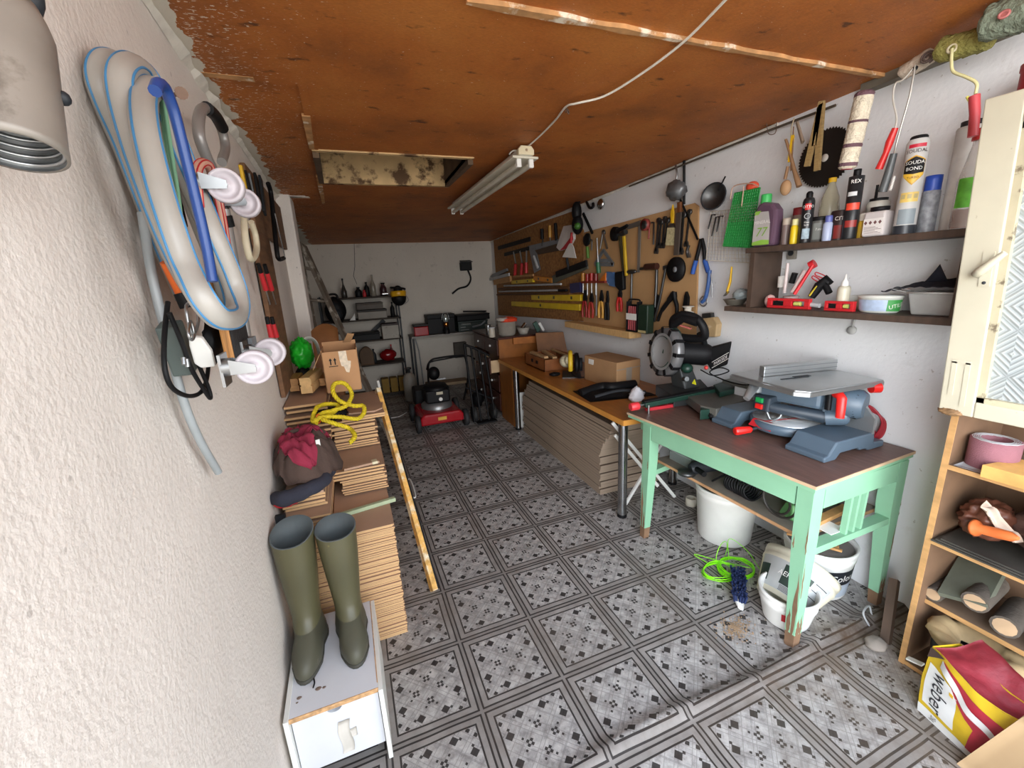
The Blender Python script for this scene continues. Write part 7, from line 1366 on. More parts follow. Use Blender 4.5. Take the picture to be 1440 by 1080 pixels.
t = thing('caulking_gun', 'red and clear plastic applicator leaning up on the lower shelf', 'applicator', ax(1130, 400, 1.46)); part('barrel', MB().tube([ax(1116, 412, 1.44), ax(1134, 381, 1.47)], .017, 14), mt('d8c4c0', .3), t); part('rod', MB().tube([ax(1117, 414, 1.42), ax(1143, 373, 1.455)], .008, 10), mt('c9222a', .4), t, label='red rod'); part('plunger', MB().cyl(ax(1139, 374, 1.465), ax(1146, 370, 1.47), .02, n=16), mt('c9222a', .4), t)
b = MB(); b.tube(smoothpath([ax(1148, 383, 1.46), ax(1160, 388, 1.46), ax(1158, 391, 1.46), ax(1147, 387, 1.46)], 5, True), .0025, 6, True); b.tube(smoothpath([ax(1144, 388, 1.46), ax(1152, 393, 1.46), ax(1150, 396, 1.46), ax(1142, 391, 1.46)], 5, True), .0025, 6, True); part('finger_loop', b, mt('c9222a', .4), t)
t = thing('heat_gun', 'small black trigger tool lying between the red levels on the lower shelf', 'tool', spot(1155, 1.44, zL)); part('body', MB().tube([ax(1141, 418, 1.44), ax(1152, 402, 1.45), ax(1163, 394, 1.46), ax(1167, 399, 1.46)], [.016, .022, .024, .016], 12), BLK, t); part('handle', MB().tube([ax(1160, 400, 1.455), ax(1166, 412, 1.45)], .014, 10), BLK, t); part('trim', MB().tube([ax(1139, 416, 1.43), ax(1150, 402, 1.435)], .007, 8), mt('c9b53a', .4), t, label='yellow trim')
part('nose', MB().cyl(ax(1138, 428, 1.40), ax(1153, 430, 1.40), .01, n=10), LGR, t)
t, h, M = can('glue_bottle', 'white translucent glue bottle with a pointed tip on the lower shelf', 'bottle', 1183, 1.43, zL, 385, .024, [(.95, 0), (1, .05), (1, .58), (.85, .66), (.4, .68)], mt('c9c4b0', .35)); b = MB(); b.lathe([(.014, h*.67), (.013, h*.78), (.006, h*.85), (.003, h), (.001, h)], n=14); part('nozzle', b, WHT, t, w=False)
p = spot(1225, 1.50, zL); b = MB(); b.bx(1.49, 1.53, yfor(1262, 1.5, zL), yfor(1192, 1.5, zL), zL, zL+.06); one('white_carton', 'long white carton standing against the wall behind the green and white tub', 'carton', b, mt('cfcdc8', .6), bev=.002)
# green and white tub
p = spot(1235, 1.43, zL); h = hgt(415, p); t = thing('paste_tub', 'oval white tub with a green and blue label on the lower shelf', 'tub', p, 0); M = TL(*p) @ Matrix.Diagonal((.75, 1.12, 1, 1)); b = MB(); b.lathe([(.054, 0), (.06, .006), (.066, h*.82), (.069, h*.84), (.069, h), (.001, h+.001)], M, 36); part('tub', b, mt('d8dad2', .4), t); f = facing(M)
rt = lambda zz: .0602+(.066-.0602)*zz/(h*.82)
b = MB(); curved(M, rt, 0, f-1.3, f+.35, h*.12, h*.76, b); part('label', b, mt('aebfd8', .45, var=.15, sc=40), t, label='pale blue label'); b = MB(); curved(M, rt, 0, f+.35, f+1.3, h*.12, h*.76, b); part('label', b, mt('3f9a4a', .45), t, label='green label'); b = MB(); wraptext(b, M, rt, 'UTILE', .022, f+.85, h*.42, .003, .25); part('lettering', b, WHT, t)
# transparent box with dark cloth
y0, y1 = yfor(1338, 1.39, zL), yfor(1272, 1.39, zL); t = thing('plastic_box', 'square translucent plastic box at the near end of the lower shelf', 'box', (1.45, (y0+y1)/2, zL)); h = .082; b = MB(); a, c = .012, 0
b.hexa([(1.40, y0+.012, zL), (1.52, y0+.012, zL), (1.52, y1-.012, zL), (1.40, y1-.012, zL), (1.385, y0, zL+h), (1.535, y0, zL+h), (1.535, y1, zL+h), (1.385, y1, zL+h)]); part('box', b, mt('b9b9b6', .25, alpha=.72, var=.1, sc=20), t, bev=.006); b = MB(); b.tube([(1.383, y0-.002, zL+h), (1.537, y0-.002, zL+h), (1.537, y1+.002, zL+h), (1.383, y1+.002, zL+h)], .003, 6, True); part('rim', b, mt('c9c9c6', .3), t)
b = MB(); yc = (y0+y1)/2+.03; b.slab(lambda u, v: V((1.40+.13*v, y0+.005+(y1-y0+.09)*u, zL+h+.006+.035*math.sin(min(1, (1-u)*1.6)*PI*.5)*(.5+v*.6)+.012*noise.noise(V((u*7, v*4, 1))))), 26, 12, .003); b.slab(lambda u, v: V((1.44+.05*u, yc+.03-.05*v*u-.01*v, zL+h+.03+.07*v*(1-abs(2*u-1)))), 8, 8, .003); one('dark_cloth', 'dark navy cloth bundled on top of the translucent box', 'cloth', b, mt('1f212c', .9, bump=.2, bs=120))
b = MB(); b.slab(lambda u, v: V((1.385+.05*v, y1+.005+.05*u, zL+h+.004+.012*u)), 3, 3, .003); one('clear_cover', 'clear lid edge tilted on the corner of the translucent box', 'lid', b, CLEAR)
# wall bits near the shelf
t = thing('wall_socket', 'grey metal socket plate on the wall under the upper shelf', 'socket', T(1114, 356)); b = MB(); M = T(1114, 356, .01); b.bx(XR-.018, XR-.002, M.y-.022, M.y+.022, M.z-.03, M.z+.03); part('plate', b, mt('857f76', .5), t, bev=.003); b = MB(); b.cyl((XR-.024, M.y, M.z), (XR-.017, M.y, M.z), .013, n=14); part('knob', b, DKG, t)
b = MB(); M = T(1199, 464, .004); b.sph(M+V((-.006, 0, 0)), (.014, .02, .02), 16, 10); b.beam(M+V((-.004, 0, .01)), M+V((-.004, -.004, .06)), .012, .006); one('wall_plug', 'round grey blanking plug on the wall under the lower shelf', 'plug', b, mt('a9a9a6', .5))
# ---- hanging along the top of the wall
b = MB(); b.tube([ax(885, 262, XR-.03), ax(985, 222, XR-.035), ax(1080, 184, XR-.04), ax(1175, 148, XR-.04)], .006, 8); one('hanging_rod', 'long thin iron rod fixed along the top of the right wall', 'rod', b, mt('5a5044', .6, .4))
def W2(u, v, x=1.44): return ax(u, v, x)
t = thing('wooden_spatula', 'bundle of old wooden spoon and yellow pencil tied by string to the rod', 'utensils', W2(1110, 200)); part('string', MB().tube(smoothpath([W2(1117, 166), W2(1113, 180), W2(1112, 200), W2(1107, 225)], 4), .003, 5), mt('b5a488', .8), t); part('spoon', MB().tube([W2(1105, 196), W2(1111, 215), W2(1117, 240), W2(1124, 262)], [.006, .007, .009, .013], 8), mt('8d6a4a', .7), t); part('spoon', MB().tube([W2(1116, 178), W2(1114, 215), W2(1112, 240)], [.004, .006, .007], 8, flat=.6), mt('7d5a3c', .7), t); part('pencil', MB().beam(W2(1115, 190), W2(1110, 228), .012, .008, (1, 0, 0)), YEL, t, label='yellow strip')
part('bowl', MB().sph(W2(1105, 264), (.02, .026, .035), 14, 10), mt('b08a64', .7), t); part('tag', MB().tube([W2(1121, 172), W2(1129, 200)], [.012, .014], 8, flat=.5), mt('8d7a68', .7), t); part('stem', MB().tube([W2(1108, 234), W2(1104, 252)], .007, 8), mt('8d6a4a', .7), t)
for a, c, lab in (((1156, 142), (1135, 234), 'thin wooden stake hanging on the rod, left of a pair'), ((1156, 146), (1149, 240), 'wooden stake hanging on the rod in front of the saw disc'), ((1154, 150), (1146, 205), 'short dark wooden stake hanging behind the pair on the rod')):
    b = MB(); b.beam(W2(*a, 1.42), W2(*c, 1.42), .022, .014, (1, 0, 0)); one('wooden_stake', lab, 'stake', b, mt('9a8052', .75, var=.2, stretch=(4, 4, 20)))
t = thing('toothed_disc', 'large black toothed saw disc hanging on the wall behind the striped roller', 'saw blade', W2(1158, 222, 1.53)); c = W2(1160, 222, 1.53); Mx = frame(c, (0, 1, 0), (0, 0, 1)); n = 56; rb = .118
ring = [Mx @ V(((rb+(.006 if k % 2 else -.002))*math.cos(PI*k/n), (rb+(.006 if k % 2 else -.002))*math.sin(PI*k/n), 0)) for k in range(2*n)]; b = MB(); b.prism(ring, (.003, 0, 0)); part('disc', b, mt('181615', .45), t); b = MB(); b.lathe([(.001, 0), (.016, 0), (.016, .002)], Matrix.Translation(c+V((-.003, 0, 0))) @ Mx.to_3x3().to_4x4(), 20); part('hub', b, mt('d0ccc4', .5), t)
# big striped paint roller
M_NAP = mt('d8ceb8', .95, var=.14, sc=60, bump=.9, bs=110); M_NAS = mt('6d5058', .95, var=.2, bump=.9, bs=110)
a, c = W2(1217, 128, 1.36), W2(1191, 238, 1.36); t = thing('paint_roller', 'large cream paint roller sleeve with purple stripes hanging from the ceiling edge', 'paint roller', c); ax_ = (c-a); L = ax_.length; Mx = ax_.normalized().to_track_quat('Z', 'Y').to_matrix().to_4x4(); Mx.translation = a; rr = .031
b = MB(); nz, na = 60, 36; vs = []
for i in range(nz+1):
    zz = i/nz
    for j in range(na):
        q = 2*PI*j/na; r_ = rr*(1+.07*noise.noise(V((math.cos(q)*4, math.sin(q)*4, zz*24)))+.05*noise.noise(V((math.cos(q)*11, math.sin(q)*11, zz*60))))*min(1, .75+.25*min(zz, 1-zz)*40); vs.append(Mx @ V((r_*math.cos(q), r_*math.sin(q), zz*L)))
for i in range(nz):
    zz = i/nz; b.m = 1 if any(abs(zz-s) < .02 for s in (.37, .68, .93)) or zz < .06 else 0
    o = len(b.v)
    b.add([vs[i*na+j] for j in range(na)]+[vs[(i+1)*na+j] for j in range(na)], [(j, (j+1) % na, na+(j+1) % na, na+j) for j in range(na)], True)
part('sleeve', b, [M_NAP, M_NAS], t); b = MB(); b.lathe([(.001, L-.002), (rr*.8, L-.002), (rr*.97, L-.006)], Mx, 26); b.lathe([(.001, .004), (rr*.8, .003)], Mx, 26); part('end_pile', b, M_NAP, t); b = MB(); b.lathe([(.001, L+.001), (rr*.62, L+.001), (rr*.62, L-.004)], Mx, 20); part('core', b, mt('c02a4a', .5), t, label='pink core')
t = thing('roller_wand', 'red roller handle on a thin wire hanging right of the striped roller', 'roller handle', W2(1245, 210, 1.38)); part('wire', MB().tube(smoothpath([W2(1284, 96, 1.38), W2(1270, 112, 1.38), W2(1259, 118, 1.38), W2(1256, 140, 1.38), W2(1261, 165, 1.38), W2(1259, 180, 1.38)], 5), .003, 6), mt('c9c4ba', .4), t)
part('grip', MB().tube([W2(1259, 180, 1.38), W2(1251, 200, 1.38), W2(1246, 215, 1.38), W2(1236, 238, 1.38)], [.010, .013, .010, .013], 12), mt('d12a28', .35), t, label='red grip')
t = thing('roller_wand', 'grey roller handle on a twisted wire hanging next to the sealant can', 'roller handle', W2(1250, 240, 1.375)); part('wire', MB().tube(smoothpath([W2(1287, 92, 1.38), W2(1284, 110, 1.38), W2(1278, 140, 1.38), W2(1268, 175, 1.38), W2(1260, 205, 1.38), W2(1257, 220, 1.375)], 5), .0035, 6), mt('b5b2aa', .35, .5), t); part('grip', MB().tube([W2(1257, 216, 1.375), W2(1249, 245, 1.375), W2(1241, 270, 1.375)], [.011, .014, .014], 12), mt('4f5354', .4), t); part('sticker', MB().beam(W2(1258, 248, 1.36), W2(1252, 268, 1.36), .006, .003, (1, 0, 0)), WHT, t)
# rollers lying in the corner under the ceiling
def roller(lab, pts, r, m, endm=None, x=1.38, fuzz=.1):
    P = [ax(u, v, x) for u, v in pts]; P = smoothpath(P, 6) if len(P) > 2 else [P[0].lerp(P[1], k/10) for k in range(11)]; t = thing('roller_sleeve', lab, 'paint roller', P[0]); b = MB(); n = 26; b.tube(P, [r*(.85 if i in (0, len(P)-1) else 1) for i in range(len(P))], n)
    b.v = [p+V((noise.noise(p*90), noise.noise(p*90+V((5, 0, 0))), noise.noise(p*90+V((0, 7, 0)))))*r*fuzz*1.6 for p in b.v]; part('sleeve', b, m, t); return t, P
t, P = roller('olive green fluffy roller sleeve wedged under the ceiling at the top right', [(1322, 70), (1345, 66), (1372, 58), (1396, 50)], .036, mt('8f8a4a', .95, var=.2, bump=.9, bs=90)); b = MB(); e = ax(1339, 68, 1.345); Mx = frame(e, (-.2, 1, 0), (0, .1, 1)); b.tube([Mx @ V((.011*math.cos(q), .011*math.sin(q), 0)) for q in [k*PI/8 for k in range(16)]], .004, 6, True); part('end_ring', b, mt('c9bfa0', .5), t, label='cream end ring')
t2 = thing('roller_wire', 'cream painted roller frame hooked into the olive roller with a red grip', 'roller handle', ax(1370, 140, 1.33)); part('wire', MB().tube(smoothpath([ax(1339, 68, 1.34), ax(1338, 88, 1.34), ax(1341, 101, 1.34), ax(1358, 108, 1.34), ax(1373, 117, 1.34), ax(1372, 132, 1.34)], 5), .0045, 8), mt('d5cf9a', .5), t2)
part('grip', MB().tube([ax(1370, 135, 1.335), ax(1371, 160, 1.335), ax(1368, 192, 1.335)], [.014, .013, .013], 12), mt('b9444a', .4), t2, label='faded red grip'); part('hook', MB().tube(smoothpath([ax(1360, 136, 1.33), ax(1365, 143, 1.33), ax(1374, 144, 1.33)], 4), .004, 6), mt('e0d76a', .5), t2)
t, P = roller('pale roller sleeve with a spiral end lying against the top of the wall', [(1268, 104), (1290, 90), (1312, 76)], .026, mt('b9ab9a', .9, var=.2, bump=.6, bs=90), x=1.42); b = MB(); e = ax(1304, 81, 1.385); Mx = frame(e, (-.2, 1, .1), (0, .1, 1)); b.tube([Mx @ V(((.004+.017*k/40)*math.cos(k*.42), (.004+.017*k/40)*math.sin(k*.42), 0)) for k in range(41)], .0028, 6); part('spiral_end', b, mt('5a4a44', .5), t, label='dark spiral end'); b = MB(); b.sph(ax(1287, 96, 1.385), .008, 10, 8); part('end_cap', b, BLK, t)
t, P = roller('big grey green fluffy roller in the top right corner under the ceiling', [(1388, 32), (1412, 26), (1440, 18), (1470, 10)], .048, mt('7f8a78', .95, var=.15, bump=.9, bs=90), x=1.33); b = MB(); e = ax(1412, 20, 1.275); Mx = frame(e, (-.2, 1, 0), (0, .1, 1)); b.tube([Mx @ V((.010*math.cos(q), .008*math.sin(q), 0)) for q in [k*PI/8 for k in range(16)]], .004, 6, True); b.cyl(e, e+V((.01, 0, 0)), .008, n=12); part('end_ring', b, mt('b06a66', .5), t, label='pinkish end ring')
# ================================================================ open cabinet, window sash, bags by the doorway
M_CB = mt('b48957', .6, var=.2, sc=3, stretch=(3, 3, 12)); M_CBI = mt('6f543e', .7, var=.15); cx = 1.235; cyA, cyB = -.80, -1.45  # inner faces darker: shade inside the cabinet is put into the colour
t = thing('open_cabinet', 'open wooden shelf cabinet packed with gloves and blocks by the doorway', 'cabinet', (1.4, -1.1, 0))
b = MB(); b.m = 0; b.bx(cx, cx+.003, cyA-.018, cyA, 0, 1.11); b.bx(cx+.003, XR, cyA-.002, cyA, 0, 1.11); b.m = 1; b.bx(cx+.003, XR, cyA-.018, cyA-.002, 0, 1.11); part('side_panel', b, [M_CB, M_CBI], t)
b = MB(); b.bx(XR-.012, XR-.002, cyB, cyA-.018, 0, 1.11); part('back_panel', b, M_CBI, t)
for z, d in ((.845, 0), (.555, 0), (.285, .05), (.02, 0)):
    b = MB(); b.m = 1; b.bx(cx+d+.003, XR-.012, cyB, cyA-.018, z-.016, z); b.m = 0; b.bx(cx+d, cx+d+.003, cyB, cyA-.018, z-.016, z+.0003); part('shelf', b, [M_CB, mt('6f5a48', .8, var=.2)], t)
# sash
M_SA = mt('beb8a3', .5, var=.05, dirt='8d8068', dsc=34, damt=.3)
sx_ = 1.195; th = .038; y0, y1, z0, z1 = -.78, -1.32, 1.035, 1.965; w = .085
t = thing('window_sash', 'old cream painted window sash with patterned glass and a lever handle', 'window sash', (sx_, -1.05, z0))
P = lambda y, z, x=sx_: V((x+.0, y+.042*(z-z0), z))
def strip(ya, yb_, za, zb, x0=sx_, x1=sx_+th):
    b = MB(); b.hexa([P(ya, za, x0), P(yb_, za, x0), P(yb_, za, x1), P(ya, za, x1), P(ya, zb, x0), P(yb_, zb, x0), P(yb_, zb, x1), P(ya, zb, x1)]); return b
part('stile', strip(y0, y0-w, z0, z1), M_SA, t, bev=.004); part('stile', strip(y1+w, y1, z0, z1), M_SA, t, bev=.004); part('rail', strip(y0-w, y1+w, z0, z0+.05), M_SA, t, bev=.004); part('rail', strip(y0-w, y1+w, z1-w, z1), M_SA, t, bev=.004)
b = strip(y0-w+.002, y0-w-.018, z0+.05, z1-w, sx_+.004, sx_+.02); b2 = strip(y0-w, y1+w, z0+.05, z0+.066, sx_+.004, sx_+.02); b.add(b2.v, b2.f); b2 = strip(y0-w, y1+w, z1-w-.016, z1-w, sx_+.004, sx_+.02); b.add(b2.v, b2.f); part('glazing_bead', b, mt('b5ac90', .6, dirt='6f6350', dsc=20, damt=.4), t)
def patglass():
    m, nt, b = newmat('patterned_glass'); v = nvec(nt); s = nt.nodes.new('ShaderNodeSeparateXYZ'); nt.links.new(v, s.inputs[0])
    k = 7.2; y = nm(nt, 'MULTIPLY', s.outputs[1], k); z = nm(nt, 'MULTIPLY', s.outputs[2], k)
    p = nm(nt, 'SUBTRACT', nm(nt, 'FRACT', nm(nt, 'ADD', nm(nt, 'ADD', y, z), 20.)), .5); q = nm(nt, 'SUBTRACT', nm(nt, 'FRACT', nm(nt, 'ADD', nm(nt, 'SUBTRACT', y, z), 20.)), .5)
    d = nm(nt, 'MAXIMUM', nm(nt, 'ABSOLUTE', p), nm(nt, 'ABSOLUTE', q)); h = nm(nt, 'SINE', nm(nt, 'MULTIPLY', d, 50.))
    nbump(nt, b, h, .3, .006); c = nramp(nt, h, [(.3, lin('a7aeae')), (.85, lin('c4cac9'))]); nt.links.new(c, b.inputs['Base Color']); b.inputs['Roughness'].default_value = .18; b.inputs['Alpha'].default_value = .72; return m
part('pane', strip(y0-w+.01, y1+w-.01, z0+.04, z1-w+.01, sx_+.02, sx_+.025), patglass(), t, label='patterned glass')
b = strip(y0-.05, y0-.075, 1.44, 1.54, sx_-.003, sx_); part('handle_plate', b, M_SA, t); b = MB(); b.tube([P(-.83, 1.475, sx_-.006), P(-.83, 1.478, sx_-.022), P(-.84, 1.485, sx_-.025), P(-.885, 1.535, sx_-.025)], [.009, .011, .013, .008], 12); part('handle', b, mt('c2bca6', .35), t, bev=.0, label='lever handle'); b = MB(); b.sph(P(-.842, 1.45, sx_-.002), .005, 10, 6); part('screw', b, DKG, t)
b = strip(y0-.018, y0-.03, z0+.06, z0+.17, sx_-.002, sx_); b.add(*(lambda q: (q.v, q.f))(strip(y0-.05, y0-.062, z0+.03, z0+.17, sx_-.002, sx_))); b.add(*(lambda q: (q.v, q.f))(strip(y0-.018, y0-.062, z0+.165, z0+.177, sx_-.002, sx_))); part('corner_plate', b, M_SA, t)
b = MB(); folded(b, P(y0-.03, z0+.004, sx_+.01), (.018, .03, .012), 4, .4, 3); part('chipped_corner', b, mt('8a6a48', .8, var=.4, sc=60), t, label='chipped bare wood corner')
b = MB(); b.lathe([(.05, 0), (.055, .006), (.055, .075), (.058, .078), (.058, .095), (.001, .097)], TL(1.43, -.77, 1.985), 30); one('red_tin', 'red tin standing above the window sash at the right edge', 'tin', b, mt('a3232f', .45)); b = MB(); b.bx(1.37, 1.55, -1.3, -.71, 1.965, 1.984); one('top_shelf_board', 'dark board carrying the red tin above the window sash', 'board', b, M_SH)
# shelf contents, top to bottom
z = .8455
t = thing('sandpaper_roll', 'wide roll of dull pink sandpaper standing on the top cabinet shelf', 'sandpaper', (1.33, -.885, z)); b = MB(); b.lathe([(.056, 0), (.06, .004), (.06, .098), (.055, .10), (.035, .10), (.035, .0)], TL(1.325, -.885, z), 34, capb=False, capt=False); part('roll', b, mt('8a5a62', .85, var=.1, bump=.3, bs=300), t); b = MB(); b.tube([V((1.325+(.036+.0215*k/60)*math.cos(k*.5), -.885+(.036+.0215*k/60)*math.sin(k*.5), z+.1)) for k in range(61)], .0012, 4); part('edge', b, LGR, t); b = MB(); b.slab(lambda u, v: V((1.24+.07*v, -.83-.16*u, z+.002+.004*math.sin(u*5)*v)), 12, 4, .001); one('paper_sheets', 'loose grey paper sheets lying under the sandpaper roll', 'paper', b, LGR)
b = MB(); b.hexa([(1.212, -.905, z), (1.212, -1.3, z), (1.38, -1.3, z), (1.36, -.93, z)]+[(1.212, -.905, z+.042), (1.212, -1.3, z+.042), (1.38, -1.3, z+.042), (1.36, -.93, z+.042)]); one('thick_plank', 'thick pale plank with a bright sawn edge lying on the top cabinet shelf', 'plank', b, mt('c99a56', .65, var=.25, sc=12), bev=.002)
for k, lab in enumerate(('pale board edge leaning high inside the top cabinet compartment', 'grey board edge behind the pale one inside the top cabinet compartment')): b = MB(); b.beam((1.40+.04*k, -.93-.02*k, z+.14+.01*k), (1.40+.04*k, -1.4, z+.10+.02*k), .012, .03+.02*k); one('board_edge', lab, 'board', b, (mt('b5aa98', .7), GRY)[k])
z = .556
b = MB()
for k in range(3): b.hexa([(1.225+.006*k, -.82-.01*k, z+.006*k), (1.222+.006*k, -1.4, z+.006*k), (1.5, -1.4, z+.006*k), (1.5, -.83, z+.006*k)]+[(1.225+.006*k, -.82-.01*k, z+.0055+.006*k), (1.222+.006*k, -1.4, z+.0055+.006*k), (1.5, -1.4, z+.0055+.006*k), (1.5, -.83, z+.0055+.006*k)])
one('dark_sheets', 'dark sheets lying flat under the leather gloves in the cabinet', 'sheet', b, mt('3a3732', .5, var=.3))
z = .584; M_LE = mt('5c3424', .5, var=.2, bump=.3, bs=40)
b = MB(); b.sph((1.335, -.905, z+.075), (.08, .06, .06), 48, 32, lambda d: .30*(1-2.2*abs(noise.noise(V((d.x*1.5+3, d.y*1.9+d.x, d.z*2.6)))))+.08*noise.noise(d*4)-.12); one('leather_glove', 'brown leather glove lying in the cabinet beside the side panel', 'glove', b, M_LE)
t = thing('work_glove', 'brown suede work glove with a pale cuff draped over the cabinet shelf', 'glove', (1.36, -1.05, z)); b = MB(); b.sph((1.38, -1.09, z+.088), (.11, .12, .085), 48, 32, lambda d: .30*(1-2.2*abs(noise.noise(V((d.x*1.5, d.y*1.7+9+d.z, d.z*2.2)))))-.1); part('body', b, mt('53392e', .9, var=.15, bump=.2, bs=120), t); b = MB(); b.slab(lambda u, v: V((1.30-.045*math.sin(v*PI), -.905-.085*u-.01*v, z+.155-.08*u+.016*math.sin(u*9)*v-.025*v)), 18, 8, .006); part('cuff', b, mt('c2ab98', .85, var=.1), t, label='pale cuff')
t = thing('orange_grip', 'tapered orange plastic handle sticking out from under the gloves', 'handle', (1.26, -.95, z)); b = MB(); p0, p1 = ax(1371, 742, 1.25), ax(1432, 757, 1.225); d = (p1-p0); b.tube([p0-d*.02, p0, p0+d*.06, p0+d*.16, p0+d*.55, p0+d*.85, p1], [.018, .028, .026, .015, .017, .015, .006], 16); part('handle', b, mt('cf6a35', .45), t); b = MB(); folded(b, (1.29, -1.27, z+.04), (.05, .07, .035), 12, .3, 2); one('black_cloth', 'black cloth lying behind the orange handle in the cabinet', 'cloth', b, BLK)
z = .286
b = MB(); M = frame((1.365, -.90, z+.115), (-.75, -.12, -.35), (-.2, -1, .25)); b.box((0, .0, 0), (.20, .13, .018)); b.v = [M @ p for p in b.v]; one('grey_plank_piece', 'grey green plank piece tilted on top of the sawn logs in the cabinet', 'plank', b, mt('5c5f52', .8, var=.2))
for i, (p, q, r_, lab) in enumerate((((1.285, -.835, z+.032), (1.42, -.83, z+.04), .027, 'sawn log with a pale end under the tilted plank piece'), ((1.275, -.945, z+.09), (1.44, -.93, z+.10), .036, 'thickest sawn log lying over the tilted plank piece'), ((1.285, -1.02, z+.05), (1.45, -1.0, z+.05), .036, 'sawn log in the middle of the lower cabinet shelf'), ((1.30, -1.11, z+.04), (1.45, -1.10, z+.04), .03, 'sawn log closest to the doorway on the lower cabinet shelf'))):
    t = thing('sawn_log', lab, 'log', p, group='logs in the cabinet'); b = MB(); b.tube([p, q], r_, 14); part('bark', b, mt('4c443c', .9, var=.25, bump=.5, bs=40), t); b = MB(); d = (V(q)-V(p)).normalized(); b.cyl(V(p)-d*.001, V(p)+d*.001, r_*.8, n=12); part('cut_end', b, mt('a58a6c', .8, var=.2), t, label='pale cut end')
# torn bag in the lowest compartment
t = thing('torn_paper_sack', 'torn brown and yellow paper sack slumped in the bottom of the cabinet', 'sack', (1.27, -.98, .02)); M_KR2 = mt('a88f68', .8, var=.15, sc=20)
def sackring(cx_, cy_, rx, ry, z, seed, n=30, j=.12): return [V((cx_+rx*math.cos(a)*(1+j*noise.noise(V((math.cos(a)*2, math.sin(a)*2, z*9+seed)))), cy_+ry*math.sin(a)*(1+j*noise.noise(V((math.sin(a)*2, math.cos(a)*2, z*9+seed+5)))), z+.02*noise.noise(V((math.cos(a)*3, math.sin(a)*3, seed))))) for a in [2*PI*k/n for k in range(n)]]
def loft(rings, b, cap=True):
    n = len(rings[0]); b.add([p for r_ in rings for p in r_], [(i*n+j, i*n+(j+1) % n, (i+1)*n+(j+1) % n, (i+1)*n+j) for i in range(len(rings)-1) for j in range(n)], True)
    if cap: b.add(rings[0], [tuple(range(n))[::-1]])
b = MB(); loft([sackring(1.31, -.985, .075, .12, .05, 1), sackring(1.31, -.985, .085, .13, .10, 1), sackring(1.305, -.985, .085, .135, .18, 1), sackring(1.29, -.98, .085, .13, .205, 1)], b); part('body', b, mt('2d3438', .6, var=.2), t, label='dark printed body')
b = MB(); loft([sackring(1.29, -.98, .088, .135, .185, 1), sackring(1.275, -.975, .095, .135, .218, 2, j=.2), sackring(1.27, -.97, .09, .12, .238, 3, j=.3), sackring(1.28, -.97, .06, .08, .23, 3, j=.3), sackring(1.29, -.98, .03, .05, .19, 4)], b, False); part('torn_mouth', b, M_KR2, t, label='torn brown paper mouth')
b = MB(); b.slab(lambda u, v: V((1.205-.012*math.sin(v*3)-.015*u, -.985-.17*u, .212+.022*math.sin(u*4)+.03*v*(1-u*.4)-.012*noise.noise(V((u*6, v*5, 2))))), 18, 6, .002); b.slab(lambda u, v: V((1.21-.01*u, -1.0-.14*u, .175+.035*v+.02*math.sin(u*3.2)*(1-v))), 14, 5, .002); part('yellow_flap', b, mt('d9bd2a', .5, var=.12), t, label='yellow flap'); b = MB(); b.text('5.69', .03, lambda x, y: V((1.216, -.955-x, .165+y))); part('lettering', b, LGR, t)
b = MB(); b.beam(ax(1276, 925, 1.19), ax(1298, 935, 1.19), .02, .006); one('white_clip', 'white plastic clip lying at the bottom edge of the cabinet', 'clip', b, WHT)
# the big printed bag
M_YB = mt('c9a822', .55, var=.12, sc=14); M_RB = mt('a32a38', .5, var=.2, sc=14); t = thing('mortar_bag', 'open yellow and red mortar bag lettered weber in front of the cabinet', 'bag', (1.10, -1.06, 0))
F0, F1 = V((1.075, -.94, 0)), V((1.02, -1.16, 0)); du = (F1-F0); bk = V((.09, -.03, 0)); H = .272
def face(u, v, o=0.): # front face of the bag, slightly bellied; u across, v up
    n_ = V((-.97, .24, 0)); return F0+du*(u-.04*math.sin(v*PI)*(1-2*u)-.10*(1-v)*(.5-u)*0)+V((0, 0, H*v*(1-.10*u)+.008*math.sin(u*7)*v))+n_*(.018*math.sin(u*PI)*math.sin(min(1, v*1.2)*PI*.5)+.004*noise.noise(V((u*5, v*5, 1)))+o)
b = MB(); b.grid(lambda u, v: face(u, v), 20, 18); b.grid(lambda u, v: face(1, v).lerp(face(1, v)+bk, u), 6, 18); b.grid(lambda u, v: (face(0, v)+bk*1.0).lerp(face(0, v), u), 6, 18); b.grid(lambda u, v: face(1-u, v*1.0)+bk, 12, 12); part('bag', b, M_YB, t)
def patch(pts, m, nm_, o, lab=None, n=8):
    # pts: outline in (u, v) as left/right chains -> quad patch from 4 corners
    a, c, d, e = [V((p[0], p[1], 0)) for p in pts]; b = MB(); b.grid(lambda u, v: face(*(a.lerp(c, u).lerp(e.lerp(d, u), v)).xy, o), n, n); return part(nm_, b, m, t, label=lab)
patch(((0, 0), (1, 0), (1, .10), (0, .13)), mt('d5d5d2', .5), 'bottom_band', .0015, 'white bottom band'); patch(((.05, .19), (.46, .17), (.46, .72), (.05, .78)), mt('e0e0de', .5), 'white_panel', .0015, 'white logo panel')
patch(((.62, .1), (1, .1), (1, .62), (.66, .44)), M_RB, 'red_area', .0018, 'red area'); patch(((.56, .5), (1.0, .25), (1.0, .75), (.2, .95)), M_RB, 'red_area', .0015)
b = MB(); b.grid(lambda u, v: face(.2+.8*u, .96-.44*u-.11*v+.02*math.sin(u*11), .006+.003*math.sin(u*15)), 22, 3); part('silver_strip', b, mt('c9c5c2', .35, var=.1), t, label='silver folded strip')
